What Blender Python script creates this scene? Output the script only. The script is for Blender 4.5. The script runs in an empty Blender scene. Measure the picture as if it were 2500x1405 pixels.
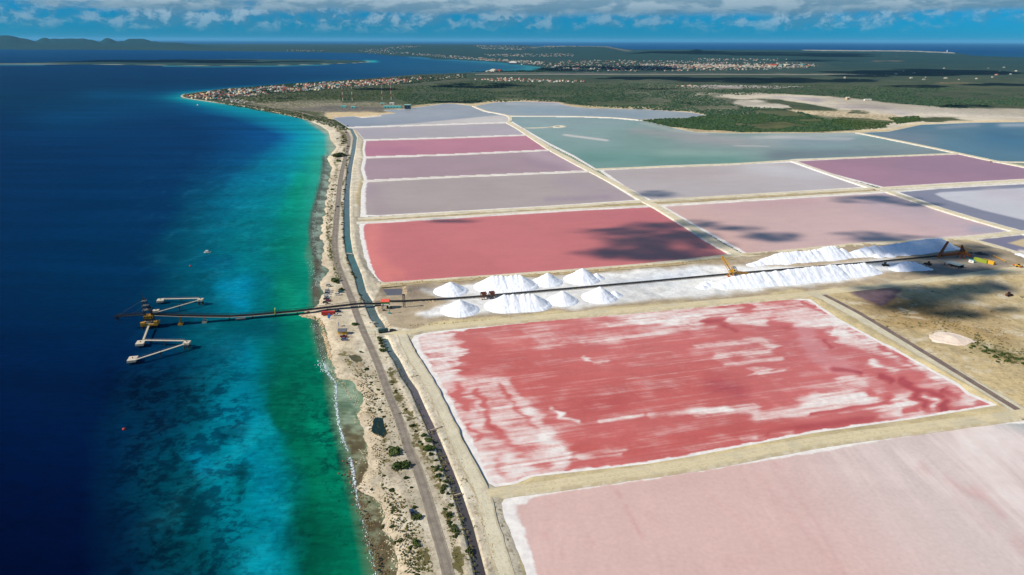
import bpy, bmesh, math, random
import numpy as np
from mathutils import Matrix, Vector

sc = bpy.context.scene
C = sc.collection
rng = np.random.default_rng(7)
random.seed(7)
R = math.radians

# ------------------------------------------------------------------ camera
FPX, CX, CY, CAMZ = 1667.0, 1250.0, 702.5, 200.0
PITCH, ROLL = math.atan(603.0/FPX), 0.003
_fw = np.array([0, math.cos(PITCH), -math.sin(PITCH)])
_up = np.array([0, math.sin(PITCH), math.cos(PITCH)])
_rt = np.array([1.0, 0, 0])
cam = bpy.data.objects.new('camera', bpy.data.cameras.new('camera'))
C.objects.link(cam)
cam.data.sensor_width = 36.0
cam.data.lens = 36.0*FPX/2500.0
cam.data.clip_start = 1.0
cam.data.clip_end = 600000.0
_R = _rt*math.cos(ROLL) + _up*math.sin(ROLL)
_U = _up*math.cos(ROLL) - _rt*math.sin(ROLL)
M = Matrix.Identity(4)
for i in range(3):
    M[i][0], M[i][1], M[i][2] = _R[i], _U[i], -_fw[i]
M[2][3] = CAMZ
cam.matrix_world = M
sc.camera = cam

# ------------------------------------------------------------------ light, sky, exposure
SUN_EL, SUN_AZ = 38.0, 252.0          # azimuth of the sun clockwise from +Y (camera looks along +Y)
EXPOSURE = 0.35
_e, _a = R(SUN_EL), R(SUN_AZ)
SUN_DIR = np.array([math.sin(_a)*math.cos(_e), math.cos(_a)*math.cos(_e), math.sin(_e)])
sun = bpy.data.objects.new('sun', bpy.data.lights.new('sun', 'SUN'))
C.objects.link(sun)
sun.data.energy = 4.3
sun.data.angle = R(0.5)
sun.data.color = (1.0, 0.955, 0.885)
sun.rotation_euler = Vector((-SUN_DIR[0], -SUN_DIR[1], -SUN_DIR[2])).to_track_quat('-Z', 'Y').to_euler()

sc.view_settings.view_transform = 'Standard'
sc.view_settings.look = 'None'
sc.view_settings.gamma = 1.0
sc.view_settings.use_curve_mapping = False
sc.view_settings.exposure = EXPOSURE
sc.cycles.max_bounces = 6
sc.cycles.diffuse_bounces = 2
sc.cycles.glossy_bounces = 3
sc.cycles.transparent_max_bounces = 12
sc.cycles.caustics_reflective = False
sc.cycles.caustics_refractive = False


class NT:
    """short-hand for building node trees"""
    def __init__(self, tree):
        self.t = tree
        self.n = tree.nodes
        self.n.clear()

    def node(self, typ, **kw):
        nd = self.n.new(typ)
        for k, v in kw.items():
            if k == 'i':
                for kk, vv in v.items():
                    self.put(nd.inputs[kk], vv)
            else:
                setattr(nd, k, v)
        return nd

    def put(self, sock, v):
        if isinstance(v, bpy.types.NodeSocket):
            self.t.links.new(v, sock)
        elif isinstance(v, bpy.types.Node):
            self.t.links.new(v.outputs[0], sock)
        else:
            if sock.type == 'RGBA' and hasattr(v, '__len__') and len(v) == 3:
                v = (*v, 1)
            sock.default_value = v

    def math(self, op, a, b=0.0, c=0.0, clamp=False):
        nd = self.n.new('ShaderNodeMath')
        nd.operation = op
        nd.use_clamp = clamp
        self.put(nd.inputs[0], a)
        self.put(nd.inputs[1], b)
        self.put(nd.inputs[2], c)
        return nd.outputs[0]

    def vmath(self, op, a, b=(0, 0, 0), scale=None):
        nd = self.n.new('ShaderNodeVectorMath')
        nd.operation = op
        self.put(nd.inputs[0], a)
        self.put(nd.inputs[1], b)
        if scale is not None:
            self.put(nd.inputs['Scale'], scale)
        return nd.outputs[1] if op in ('LENGTH', 'DOT_PRODUCT', 'DISTANCE') else nd.outputs[0]

    def ramp(self, v, lo, hi, a=0.0, b=1.0, smooth=True):
        nd = self.n.new('ShaderNodeMapRange')
        nd.interpolation_type = 'SMOOTHSTEP' if smooth else 'LINEAR'
        for i, x in enumerate((v, lo, hi, a, b)):
            self.put(nd.inputs[i], x)
        return nd.outputs[0]

    def mix(self, fac, a, b, blend='MIX'):
        nd = self.n.new('ShaderNodeMix')
        nd.data_type = 'RGBA'
        nd.blend_type = blend
        self.put(nd.inputs[0], fac)
        self.put(nd.inputs[6], a)
        self.put(nd.inputs[7], b)
        return nd.outputs[2]

    def noise(self, vec, scale, detail=2.0, rough=0.5, dist=0.0, color=False):
        nd = self.n.new('ShaderNodeTexNoise')
        self.put(nd.inputs['Vector'], vec)
        self.put(nd.inputs['Scale'], scale)
        self.put(nd.inputs['Detail'], detail)
        self.put(nd.inputs['Roughness'], rough)
        self.put(nd.inputs['Distortion'], dist)
        return nd.outputs[1 if color else 0]

    def mapping(self, vec, scale=(1, 1, 1), rotz=0.0, loc=(0, 0, 0)):
        nd = self.n.new('ShaderNodeMapping')
        self.put(nd.inputs['Vector'], vec)
        nd.inputs['Rotation'].default_value = (0, 0, rotz)
        nd.inputs['Scale'].default_value = scale
        nd.inputs['Location'].default_value = loc
        return nd.outputs[0]

    def attr(self, name, out=0):
        nd = self.n.new('ShaderNodeAttribute')
        nd.attribute_name = name
        return nd.outputs[out]


world = bpy.data.worlds.new('World')
sc.world = world
world.use_nodes = True


def build_world():
    t = NT(world.node_tree)
    sky = t.node('ShaderNodeTexSky', sky_type='NISHITA')
    sky.sun_disc = False
    sky.sun_elevation = R(SUN_EL)
    sky.sun_rotation = R(SUN_AZ)
    sky.altitude = 200
    sky.air_density = 1.0
    sky.dust_density = 0.3
    sky.ozone_density = 3.0
    base = t.mix(1.0, sky.outputs[0], SKY_TINT, 'MULTIPLY')
    # clouds: a procedural cloud field over the whole sky, seen as low cumulus rows near the horizon
    d = t.node('ShaderNodeTexCoord').outputs['Generated']
    sep = t.node('ShaderNodeSeparateXYZ', i={0: d})
    flat = t.vmath('NORMALIZE', t.vmath('MULTIPLY', d, (1, 1, 0)))
    z = sep.outputs[2]
    zz = t.math('MAXIMUM', z, 0.0)
    # small cumulus in rows above the horizon, then the underside of a broken deck
    def coords(k):
        return t.vmath('ADD', flat, t.node('ShaderNodeCombineXYZ', i={2: t.math('MULTIPLY', zz, k)}))
    def lit_noise(p, sc_, det, off):
        n = t.noise(p, sc_, det, 0.62, 0.25)
        q = t.vmath('ADD', p, t.node('ShaderNodeCombineXYZ', i={0: -off*0.6, 1: -off*0.2, 2: off}))
        return n, t.noise(q, sc_, 5.0, 0.58, 0.25)
    big = t.math('SUBTRACT', t.noise(coords(1.5), 4.0, 2.0, 0.5), 0.5)
    east = t.ramp(sep.outputs[0], -0.45, -0.08, 0.42, 1.0)
    # puffs
    n, n2 = lit_noise(coords(1.55), 34.0, 7.0, 0.011)
    cov = t.math('ADD', t.math('MULTIPLY', t.ramp(z, 0.006, 0.024), 0.17), t.math('MULTIPLY', big, 0.5))
    cov = t.math('SUBTRACT', cov, t.math('MULTIPLY', t.ramp(z, 0.05, 0.35), 0.16))
    dens = t.math('ADD', n, cov)
    m1 = t.math('MULTIPLY', t.ramp(dens, 0.50, 0.78), t.ramp(z, 0.005, 0.018))
    l1 = t.ramp(t.math('SUBTRACT', n, n2), -0.06, 0.13)
    l1 = t.math('MULTIPLY', l1, t.ramp(big, -0.15, 0.15, 0.65, 1.0))
    c1 = t.mix(l1, CLOUD_DARK, CLOUD_LIGHT)
    a1 = t.math('MULTIPLY', m1, t.ramp(z, 0.008, 0.040, 0.28, 0.72))
    colr = t.mix(a1, base, c1)
    # deck
    n, n2 = lit_noise(coords(3.6), 13.0, 8.0, 0.020)
    cov = t.math('ADD', t.math('MULTIPLY', t.ramp(z, 0.026, 0.042), t.math('MULTIPLY', east, 0.40)), t.math('MULTIPLY', big, 0.30))
    cov = t.math('SUBTRACT', cov, t.ramp(z, 0.10, 0.45, 0.0, 0.30))
    dens = t.math('ADD', n, cov)
    m2 = t.math('MULTIPLY', t.ramp(dens, 0.50, 0.76), t.ramp(z, 0.026, 0.040))
    l2 = t.math('ADD', t.math('MULTIPLY', t.ramp(t.math('SUBTRACT', n, n2), -0.09, 0.10), 0.75), t.math('MULTIPLY', t.ramp(z, 0.040, 0.056), 0.25))
    c2 = t.mix(l2, t.mix(0.18, CLOUD_DARK, CLOUD_LIGHT), t.mix(0.85, CLOUD_DARK, CLOUD_LIGHT))
    c2 = t.mix(t.ramp(z, 0.034, 0.046, 0.55, 0.0), c2, CLOUD_DARK)
    colr = t.mix(t.math('MULTIPLY', m2, 0.93), colr, c2)
    bg = t.node('ShaderNodeBackground', i={0: colr, 1: SKY_STRENGTH})
    out = t.node('ShaderNodeOutputWorld', i={0: bg})


SKY_STRENGTH = 0.079
SKY_TINT = (0.014, 0.405, 0.93)
CLOUD_DARK = (0.9, 2.3, 3.5)
CLOUD_LIGHT = (4.3, 5.5, 6.3)
build_world()

# ------------------------------------------------------------------ projection, painting and noise helpers
def at(px, py, z=0.0):
    """ground point (height z) that the photograph shows at pixel px, py"""
    px = np.asarray(px, float); py = np.asarray(py, float)
    dx, dy = px-CX, py-CY
    c, s = math.cos(ROLL), math.sin(ROLL)
    ex, ey = dx*c+dy*s, dy*c-dx*s
    d = [_fw[i]*FPX + _rt[i]*ex - _up[i]*ey for i in range(3)]
    t = (z-CAMZ)/np.minimum(d[2], -1e-3)
    return np.stack([d[0]*t, d[1]*t, np.full_like(t, 0.0)+z], -1)


def pix(P):
    """pixel of a world point (inverse of at)"""
    P = np.asarray(P, float)-np.array([0, 0, CAMZ])
    dep = P@_fw
    return CX+FPX*(P@_R)/dep, CY-FPX*(P@_U)/dep


def ppm(px, py):
    """pixels per metre across the view at a ground pixel"""
    p = at(px, py)
    return FPX/float((p-np.array([0, 0, CAMZ]))@_fw)


def w2(pts, z=0.0):
    return [tuple(at(x, y, z)[:2]) for x, y in pts]


def inside(px, py, poly):
    res = np.zeros(px.shape, bool)
    n = len(poly)
    for i in range(n):
        x1, y1 = poly[i]; x2, y2 = poly[(i+1) % n]
        if y1 == y2:
            continue
        c = (y1 > py) != (y2 > py)
        res ^= c & (px < (x2-x1)*(py-y1)/(y2-y1)+x1)
    return res


def dist_line(px, py, pts, closed=False):
    best = np.full(px.shape, 1e30)
    n = len(pts)
    if n == 1:
        return np.hypot(px-pts[0][0], py-pts[0][1])
    for i in range(n if closed else n-1):
        x1, y1 = pts[i]; x2, y2 = pts[(i+1) % n]
        vx, vy = x2-x1, y2-y1
        L = vx*vx+vy*vy
        if L < 1e-12:
            continue
        u = np.clip(((px-x1)*vx+(py-y1)*vy)/L, 0, 1)
        d = (px-x1-u*vx)**2+(py-y1-u*vy)**2
        np.minimum(best, d, out=best)
    return np.sqrt(best)


def sdf(px, py, poly):
    d = dist_line(px, py, poly, True)
    return np.where(inside(px, py, poly), d, -d)


def sstep(x, a, b):
    t = np.clip((x-a)/(b-a), 0, 1)
    return t*t*(3-2*t)


def stroke(px, py, pts, w, ky=1.0):
    """soft brush along a line, ky > 1 flattens it vertically"""
    d = dist_line(px, py*ky, [(x, y*ky) for x, y in pts])
    return np.exp(-(d/w)**2)


_lat = rng.random((256, 256))


def vnoise(x, y):
    xi = np.floor(x).astype(int); yi = np.floor(y).astype(int)
    fx, fy = x-xi, y-yi
    fx = fx*fx*(3-2*fx); fy = fy*fy*(3-2*fy)
    a = _lat[xi & 255, yi & 255]; b = _lat[(xi+1) & 255, yi & 255]
    c = _lat[xi & 255, (yi+1) & 255]; d = _lat[(xi+1) & 255, (yi+1) & 255]
    return (a*(1-fx)+b*fx)*(1-fy)+(c*(1-fx)+d*fx)*fy


def fbm(x, y, octv=4):
    s = np.zeros(np.shape(x)); a = 0.5; t = 0
    for i in range(octv):
        s += a*vnoise(x*2**i+17.3*i, y*2**i+5.1*i); t += a; a *= 0.5
    return s/t


# light falling on level ground in this scene, used to turn a photographed colour into a base colour
LIGHT = np.array([1.08, 1.16, 1.38])


def lin(c):
    c = np.asarray(c, float)/255.0
    return np.where(c <= 0.04045, c/12.92, ((c+0.055)/1.055)**2.4)


def alb(*c):
    c = c[0] if len(c) == 1 else c
    return np.clip(lin(c)/LIGHT, 0.0, 0.88)


def A4(*c):
    a = alb(*c)
    return (float(a[0]), float(a[1]), float(a[2]), 1.0)


# ------------------------------------------------------------------ mesh helpers
def link(name, me, mats=(), parent=None):
    o = bpy.data.objects.new(name, me)
    C.objects.link(o)
    if me is not None and mats:
        for m in (mats if isinstance(mats, (list, tuple)) else [mats]):
            me.materials.append(m)
    if parent is not None:
        o.parent = parent
    return o


def np_mesh(name, V, F, smooth=True):
    """V (n,3), F (m,4) or (m,3) arrays"""
    me = bpy.data.meshes.new(name)
    V = np.asarray(V, np.float32); F = np.asarray(F, np.int32)
    k = F.shape[1]
    me.vertices.add(len(V)); me.vertices.foreach_set('co', V.ravel())
    me.loops.add(F.size); me.loops.foreach_set('vertex_index', F.ravel())
    me.polygons.add(len(F))
    me.polygons.foreach_set('loop_start', np.arange(0, F.size, k, dtype=np.int32))
    try:
        me.polygons.foreach_set('loop_total', np.full(len(F), k, np.int32))
    except Exception:
        pass
    me.polygons.foreach_set('use_smooth', np.full(len(F), smooth, bool))
    me.update(calc_edges=True)
    return me


def set_col(me, name, rgb):
    a = me.attributes.new(name, 'FLOAT_COLOR', 'POINT')
    rgba = np.ones((len(rgb), 4), np.float32); rgba[:, :3] = rgb
    a.data.foreach_set('color', rgba.ravel())


def set_val(me, name, v):
    a = me.attributes.new(name, 'FLOAT', 'POINT')
    a.data.foreach_set('value', np.asarray(v, np.float32))


def struct(o, label=None):
    o['kind'] = 'structure'
    if label:
        o['label'] = label
    return o


def tag(o, label, cat, group=None, kind=None):
    o['label'] = label
    o['category'] = cat
    if group:
        o['group'] = group
    if kind:
        o['kind'] = kind
    return o


def grid_faces(nr, nc, keep=None):
    i = np.arange(nr-1)[:, None]*nc+np.arange(nc-1)[None, :]
    F = np.stack([i, i+nc, i+nc+1, i+1], -1).reshape(-1, 4)
    if keep is not None:
        F = F[keep.reshape(-1)]
    return F


def compact(V, F, *arrs):
    used = np.zeros(len(V), bool); used[F.ravel()] = True
    idx = np.cumsum(used)-1
    return (V[used], idx[F])+tuple(a[used] for a in arrs)


def smooth_line(pts, step):
    """Catmull-Rom through world points, resampled at about step metres"""
    P = np.asarray(pts, float)
    if len(P) == 2:
        n = max(2, int(np.hypot(*(P[1]-P[0]))/step)+1)
        t = np.linspace(0, 1, n)[:, None]
        return P[0]*(1-t)+P[1]*t
    P = np.vstack([2*P[0]-P[1], P, 2*P[-1]-P[-2]])
    out = []
    for i in range(1, len(P)-2):
        L = np.hypot(*(P[i+1]-P[i]))
        n = max(2, int(L/step))
        t = np.linspace(0, 1, n, endpoint=False)[:, None]
        a, b, c, d = P[i-1], P[i], P[i+1], P[i+2]
        out.append(0.5*((2*b)+(c-a)*t+(2*a-5*b+4*c-d)*t*t+(3*b-a-3*c+d)*t**3))
    out.append(P[-2][None])
    return np.vstack(out)


def ribbon(name, pts, width, z, mat, step=6.0, profile=None, jit=0.0, seed=1, world=False):
    """a strip along photographed ground points; profile = list of (offset fraction, dz)"""
    L = smooth_line(pts if world else w2(pts, z), step)
    T = np.gradient(L, axis=0); T /= np.linalg.norm(T, axis=1)[:, None]+1e-9
    Nn = np.stack([T[:, 1], -T[:, 0]], 1)
    if callable(width):
        W = width(L)
    elif hasattr(width, '__len__'):
        W = np.interp(np.linspace(0, 1, len(L)), np.linspace(0, 1, len(width)), width)
    else:
        W = np.full(len(L), float(width))
    prof = profile or [(-1, 0), (-0.5, 0.0), (0, 0), (0.5, 0.0), (1, 0)]
    s = np.concatenate([[0], np.cumsum(np.hypot(*np.diff(L, axis=0).T))])
    V = []
    for k, (o, dz) in enumerate(prof):
        j = 1.0+jit*(fbm(s/9.0+seed*31.7+k*3.3, s*0+seed, 4)-0.5)*2
        V.append(np.column_stack([L+Nn*(o*W/2*j)[:, None], np.full(len(L), z+dz)]))
    V = np.stack(V, 1)
    nr, nc = V.shape[:2]
    me = np_mesh(name, V.reshape(-1, 3), grid_faces(nr, nc), False)
    set_val(me, 'across', np.tile([abs(p[0]) for p in prof], nr))
    o = link(name, me, mat)
    return o

# ------------------------------------------------------------------ materials of the setting
def new_mat(name):
    m = bpy.data.materials.new(name)
    m.use_nodes = True
    return m, NT(m.node_tree)


def finish(t, colr, rough=0.9, spec=0.3, bump=None, bump_str=0.3, bump_dist=1.0, metal=0.0):
    p = t.node('ShaderNodeBsdfPrincipled')
    t.put(p.inputs['Base Color'], colr)
    t.put(p.inputs['Roughness'], rough)
    p.inputs['Metallic'].default_value = metal
    t.put(p.inputs['Specular IOR Level'], spec)
    if bump is not None:
        b = t.node('ShaderNodeBump', i={'Strength': bump_str, 'Distance': bump_dist, 'Height': bump})
        t.put(p.inputs['Normal'], b)
    t.node('ShaderNodeOutputMaterial', i={0: p})
    return p


def pos(t):
    return t.node('ShaderNodeTexCoord').outputs['Object']


def ground_material():
    m, t = new_mat('ground')
    P = pos(t)
    c = t.attr('col'); veg = t.attr('veg', 2)
    n0 = t.noise(P, 0.012, 3, 0.55)
    n1 = t.noise(P, 0.09, 4, 0.6, 0.4)
    n2 = t.noise(P, 0.7, 3, 0.65)
    v = t.math('ADD', t.math('MULTIPLY', n0, 0.35), t.math('ADD', t.math('MULTIPLY', n1, 0.75), t.math('MULTIPLY', n2, 0.55)))
    br = t.ramp(v, 0.52, 1.12, 0.58, 1.30, False)
    big = t.noise(P, 0.0016, 5, 0.62, 0.5)
    br = t.math('MULTIPLY', br, t.ramp(big, 0.34, 0.66, 0.72, 1.2))
    base = t.mix(1.0, c, t.node('ShaderNodeCombineXYZ', i={0: br, 1: br, 2: br}), 'MULTIPLY')
    # warm / pale drift of the bare soil
    pale = t.ramp(t.noise(P, 0.05, 5, 0.65, 0.8), 0.52, 0.66)
    base = t.mix(t.math('MULTIPLY', pale, t.math('MULTIPLY', t.attr('pale', 2), 0.6)), base, A4(232, 228, 218))
    # low growth: scattered mats, denser where the painted cover is higher
    g1 = t.noise(P, 0.11, 5, 0.68, 0.3)
    g2 = t.noise(P, 0.45, 3, 0.6)
    gg = t.math('ADD', t.math('MULTIPLY', g1, 0.62), t.math('MULTIPLY', g2, 0.38))
    thr = t.ramp(veg, 0.0, 1.0, 0.665, 0.34, False)
    gm = t.ramp(t.math('SUBTRACT', gg, thr), -0.015, 0.035)
    gcol = t.mix(t.ramp(t.noise(P, 0.033, 3, 0.6), 0.38, 0.62), A4(52, 72, 48), A4(92, 98, 58))
    gcol = t.mix(t.ramp(g2, 0.35, 0.65), t.mix(0.5, gcol, A4(28, 46, 36)), gcol)
    drift = t.ramp(t.noise(P, 0.004, 5, 0.6, 0.8), 0.40, 0.62)
    gcol = t.mix(t.math('MULTIPLY', drift, 0.45), gcol, A4(112, 118, 84))
    gcol = t.mix(t.math('MULTIPLY', t.attr('pale', 2), 0.75), gcol, t.mix(t.ramp(g2, 0.38, 0.6), A4(74, 72, 44), A4(122, 108, 74)))
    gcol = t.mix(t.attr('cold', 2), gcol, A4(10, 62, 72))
    grit = t.ramp(t.noise(P, 0.33, 4, 0.72, 0.3), 0.53, 0.62)
    base = t.mix(t.math('MULTIPLY', grit, t.math('MULTIPLY', t.attr('pale', 2), 0.55)), base, A4(128, 112, 88))
    gm = t.math('MULTIPLY', gm, t.ramp(veg, 0.005, 0.06))
    base = t.mix(gm, base, gcol)
    finish(t, base, 0.95, 0.15, t.math('ADD', n2, t.math('MULTIPLY', n1, 2.0)), 0.35, 0.5)
    return m


def sea_material():
    m, t = new_mat('sea_water')
    P = pos(t)
    c = t.attr('col'); patch = t.attr('patch', 2); streak = t.attr('streak', 2)
    # weed and reef patches on the sea bed
    a = t.noise(t.mapping(P, (1, 0.8, 1)), 0.060, 6, 0.68, 0.6)
    b = t.noise(P, 0.21, 4, 0.65, 0.3)
    k = t.ramp(t.math('ADD', t.math('MULTIPLY', a, 0.55), t.math('MULTIPLY', b, 0.45)), 0.435, 0.545, 1.0, 0.0)
    dark = t.mix(t.math('MULTIPLY', k, t.math('MULTIPLY', patch, 0.85)), c,
                 t.mix(1.0, c, (0.22, 0.26, 0.36), 'MULTIPLY'))
    dt = t.ramp(t.noise(P, 0.28, 4, 0.62, 0.2), 0.60, 0.66)
    dark = t.mix(t.math('MULTIPLY', dt, t.attr('dots', 2)), dark, A4(8, 56, 48))
    # paler sand ripples
    s = t.noise(t.mapping(P, (1, 0.6, 1), 0.3), 0.045, 5, 0.62, 0.6)
    dark = t.mix(t.math('MULTIPLY', t.ramp(s, 0.50, 0.68), t.math('MULTIPLY', streak, 0.55)), dark,
                 t.mix(1.0, t.mix(1.0, dark, (1.5, 1.4, 1.35), 'MULTIPLY'), (0.004, 0.02, 0.02), 'ADD'))
    # wind lanes
    w = t.noise(t.mapping(P, (0.25, 1.6, 1), 0.12), 0.012, 4, 0.6, 0.5)
    br = t.ramp(w, 0.3, 0.7, 0.86, 1.16)
    f = t.noise(t.mapping(P, (0.45, 1.4, 1), 0.25), 0.22, 4, 0.7)
    br = t.math('MULTIPLY', br, t.ramp(f, 0.3, 0.7, 0.74, 1.26, False))  # light and dark of small waves painted into the water colour
    colr = t.mix(1.0, dark, t.node('ShaderNodeCombineXYZ', i={0: br, 1: br, 2: br}), 'MULTIPLY')
    # foam flecks of breaking wavelets along the reef edge
    fo = t.ramp(t.noise(P, 0.5, 5, 0.75), 0.60, 0.68)
    colr = t.mix(t.math('MULTIPLY', fo, t.attr('foam', 2)), colr, (0.8, 0.83, 0.85, 1))
    h = t.math('ADD', t.noise(t.mapping(P, (0.6, 1.3, 1), 0.25), 0.35, 4, 0.6), t.math('MULTIPLY', w, 2.0))
    b = t.node('ShaderNodeBump', i={'Strength': 0.22, 'Distance': 0.6, 'Height': h})
    d = t.node('ShaderNodeBsdfDiffuse', i={'Color': colr, 'Normal': b})
    g = t.node('ShaderNodeBsdfGlossy', i={'Roughness': 0.28, 'Normal': b})
    lw = t.node('ShaderNodeLayerWeight', i={'Blend': 0.5})
    fac = t.math('ADD', t.math('MULTIPLY', t.math('POWER', lw.outputs['Facing'], 5.0), 0.045), 0.010)
    t.node('ShaderNodeOutputMaterial', i={0: t.node('ShaderNodeMixShader', i={0: fac, 1: d, 2: g})})
    return m


def pond_material(name, angle, streak, mottle, grain=1.0, rough=0.35, salt_col=(238, 238, 242), fine=0.0):
    m, t = new_mat(name)
    P = pos(t)
    Q = t.mapping(P, (1, 1, 1), -angle)
    c = t.attr('col'); salt = t.attr('salt', 2); edge = t.attr('edge', 2); rim = t.attr('rim', 2)
    s1 = t.noise(t.mapping(Q, (0.022, 0.20, 1)), 1.0*grain, 6, 0.66, 0.9)
    s2 = t.noise(t.mapping(Q, (0.006, 0.55, 1)), 1.0*grain, 3, 0.6, 0.1)
    b1 = t.noise(P, 0.035*grain, 6, 0.66, 1.0)
    b2 = t.noise(P, 0.5, 3, 0.6)
    v = t.math('ADD', t.math('MULTIPLY', t.math('SUBTRACT', s1, 0.5), streak*1.1),
               t.math('ADD', t.math('MULTIPLY', t.math('SUBTRACT', s2, 0.5), streak*0.7+fine),
                      t.math('MULTIPLY', t.math('SUBTRACT', b1, 0.5), streak*0.9)))
    # salt crust where the painted cover plus the streaks pass the threshold
    s = t.math('ADD', salt, v)
    sm = t.ramp(s, 0.40, 1.12)
    sm = t.math('MULTIPLY', sm, t.ramp(t.noise(P, 0.3, 4, 0.65), 0.3, 0.55, 0.70, 0.96))
    pk = t.ramp(s, 0.12, 0.70)
    # ragged white crust round the rim
    e = t.math('SUBTRACT', edge, t.math('MULTIPLY', t.math('SUBTRACT', t.noise(P, 0.12, 4, 0.6), 0.5), t.math('MULTIPLY', rim, 1.3)))
    em = t.ramp(t.math('DIVIDE', e, t.math('MAXIMUM', rim, 0.05)), 0.75, 1.15, 1.0, 0.0)
    em = t.math('MULTIPLY', em, t.ramp(rim, 0.0, 0.3))
    sm = t.math('MAXIMUM', sm, em)
    b3 = t.noise(P, 0.006*grain, 4, 0.6, 0.8)
    mb = t.math('ADD', t.math('MULTIPLY', b3, 0.45), t.math('ADD', t.math('MULTIPLY', b1, 0.4), t.math('MULTIPLY', s1, 0.35)))
    br = t.ramp(mb, 0.42, 0.78, 1.0-mottle, 1.0+mottle, False)
    br = t.math('MULTIPLY', br, t.ramp(b2, 0.3, 0.7, 0.945, 1.055, False))
    base = t.mix(1.0, c, t.node('ShaderNodeCombineXYZ', i={0: br, 1: br, 2: br}), 'MULTIPLY')
    base = t.mix(t.math('MULTIPLY', pk, 0.85), base, t.mix(0.62, base, A4(236, 222, 224)))
    sc_ = t.mix(t.ramp(t.noise(P, 0.2, 4, 0.6), 0.35, 0.65), A4(222, 220, 226), A4(*salt_col))
    base = t.mix(sm, base, sc_)
    ro = t.ramp(sm, 0, 1, rough, 0.85, False)
    finish(t, base, ro, 0.2, t.math('ADD', t.math('MULTIPLY', b2, 0.3), t.math('MULTIPLY', sm, t.noise(P, 1.2, 3, 0.6))), 0.15, 0.3)
    return m


def sand_material(name, c1, c2, c3, scale=1.0, rough=0.92):
    m, t = new_mat(name)
    P = pos(t)
    n = t.noise(P, 0.10*scale, 5, 0.62, 0.5)
    g = t.noise(P, 1.1*scale, 3, 0.6)
    c = t.mix(t.ramp(n, 0.38, 0.62), A4(*c1), A4(*c2))
    c = t.mix(t.math('MULTIPLY', t.ramp(g, 0.5, 0.72), 0.7), c, A4(*c3))
    finish(t, c, rough, 0.15, g, 0.3, 0.3)
    return m


def dike_material(name, top1, top2, side, side2, band=0.62):
    """dry crown with pale wheel tracks, salt-crusted shoulders"""
    m, t = new_mat(name)
    P = pos(t)
    ac = t.attr('across', 2)
    n = t.noise(P, 0.08, 5, 0.62, 0.5)
    g = t.noise(P, 0.9, 3, 0.62)
    c = t.mix(t.ramp(n, 0.38, 0.62), A4(*top1), A4(*top2))
    c = t.mix(t.math('MULTIPLY', t.ramp(g, 0.48, 0.72), 0.5), c, A4(160, 148, 122))
    rut = t.ramp(t.math('ABSOLUTE', t.math('SUBTRACT', ac, 0.30)), 0.0, 0.12, 1.0, 0.0)
    c = t.mix(t.math('MULTIPLY', rut, t.ramp(n, 0.4, 0.6, 0.15, 0.55)), c, A4(222, 212, 188))
    gr = t.ramp(t.noise(P, 0.035, 5, 0.66, 0.8), 0.50, 0.62)
    c = t.mix(t.math('MULTIPLY', gr, 0.45), c, A4(182, 178, 166))
    s = t.mix(t.ramp(t.noise(P, 0.15, 4, 0.6), 0.4, 0.6), A4(*side), A4(*side2))
    k = t.math('ADD', ac, t.math('MULTIPLY', t.math('SUBTRACT', t.noise(P, 0.22, 4, 0.65), 0.5), 0.55))
    c = t.mix(t.ramp(k, band-0.06, band+0.06), c, s)
    finish(t, c, 0.95, 0.1, g, 0.4, 0.3)
    return m


def asphalt_material():
    m, t = new_mat('asphalt')
    P = pos(t)
    ac = t.attr('across', 2)
    n = t.noise(P, 0.25, 4, 0.6)
    c = t.mix(t.ramp(n, 0.35, 0.65), A4(128, 120, 114), A4(148, 140, 132))
    tr = t.math('ABSOLUTE', t.math('SUBTRACT', ac, 0.48))
    c = t.mix(t.ramp(tr, 0.0, 0.2, 0.45, 0.0), c, A4(112, 106, 102))
    k = t.math('ADD', ac, t.math('MULTIPLY', t.math('SUBTRACT', t.noise(P, 0.4, 4, 0.7), 0.5), 0.35))
    c = t.mix(t.ramp(k, 0.88, 0.99), c, A4(188, 178, 160))
    finish(t, c, 0.85, 0.2, t.noise(P, 3.0, 2), 0.1, 0.05)
    return m


def canal_material(c1, c2, name='canal_water'):
    m, t = new_mat(name)
    P = pos(t)
    n = t.noise(P, 0.05, 4, 0.6, 0.6)
    c = t.mix(t.ramp(n, 0.35, 0.65), t.attr('col'), t.mix(0.5, t.attr('col'), A4(*c2)))
    finish(t, c, 0.25, 0.25, t.noise(P, 0.8, 3), 0.06, 0.2)
    return m


# ------------------------------------------------------------------ outlines traced on the ground
COAST = [(1012, 1760), (990, 1600), (973, 1405), (969, 1364), (957, 1325), (934, 1287), (930, 1236), (890, 1190), (903, 1131), (895, 1100), (891, 1062),
         (872, 1015), (883, 972), (868, 941), (833, 918), (812, 890), (800, 869), (800, 839), (786, 799), (781, 781), (764, 775), (738, 776), (733, 769),
         (757, 760), (776, 749), (780, 724), (788, 692), (796, 660), (786, 638), (785, 620), (791, 610), (783, 579), (788, 530), (797, 496),
         (802, 456), (811, 411), (798, 388), (822, 360), (807, 342), (802, 322), (783, 308), (751, 294), (703, 282), (649, 271), (588, 259), (521, 250),
         (483, 245), (447, 239), (440, 235), (447, 230.5), (508, 222), (555, 216), (619, 212), (714, 204.6), (780, 199.7), (848, 196), (934, 189.6),
         (1025, 181.7), (1140, 178), (1240, 176), (1280, 174), (1310, 171), (1322, 167), (1318, 164), (1300, 162), (1270, 159), (1240, 154.5), (1200, 151.5), (1150, 149),
         (1118, 147), (1057, 145.6), (1041, 141), (980, 138), (948, 136), (900, 131), (852, 130), (700, 127), (440, 124), (320, 122), (0, 121), (-500, 119.5), (-1100, 118)]
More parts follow.
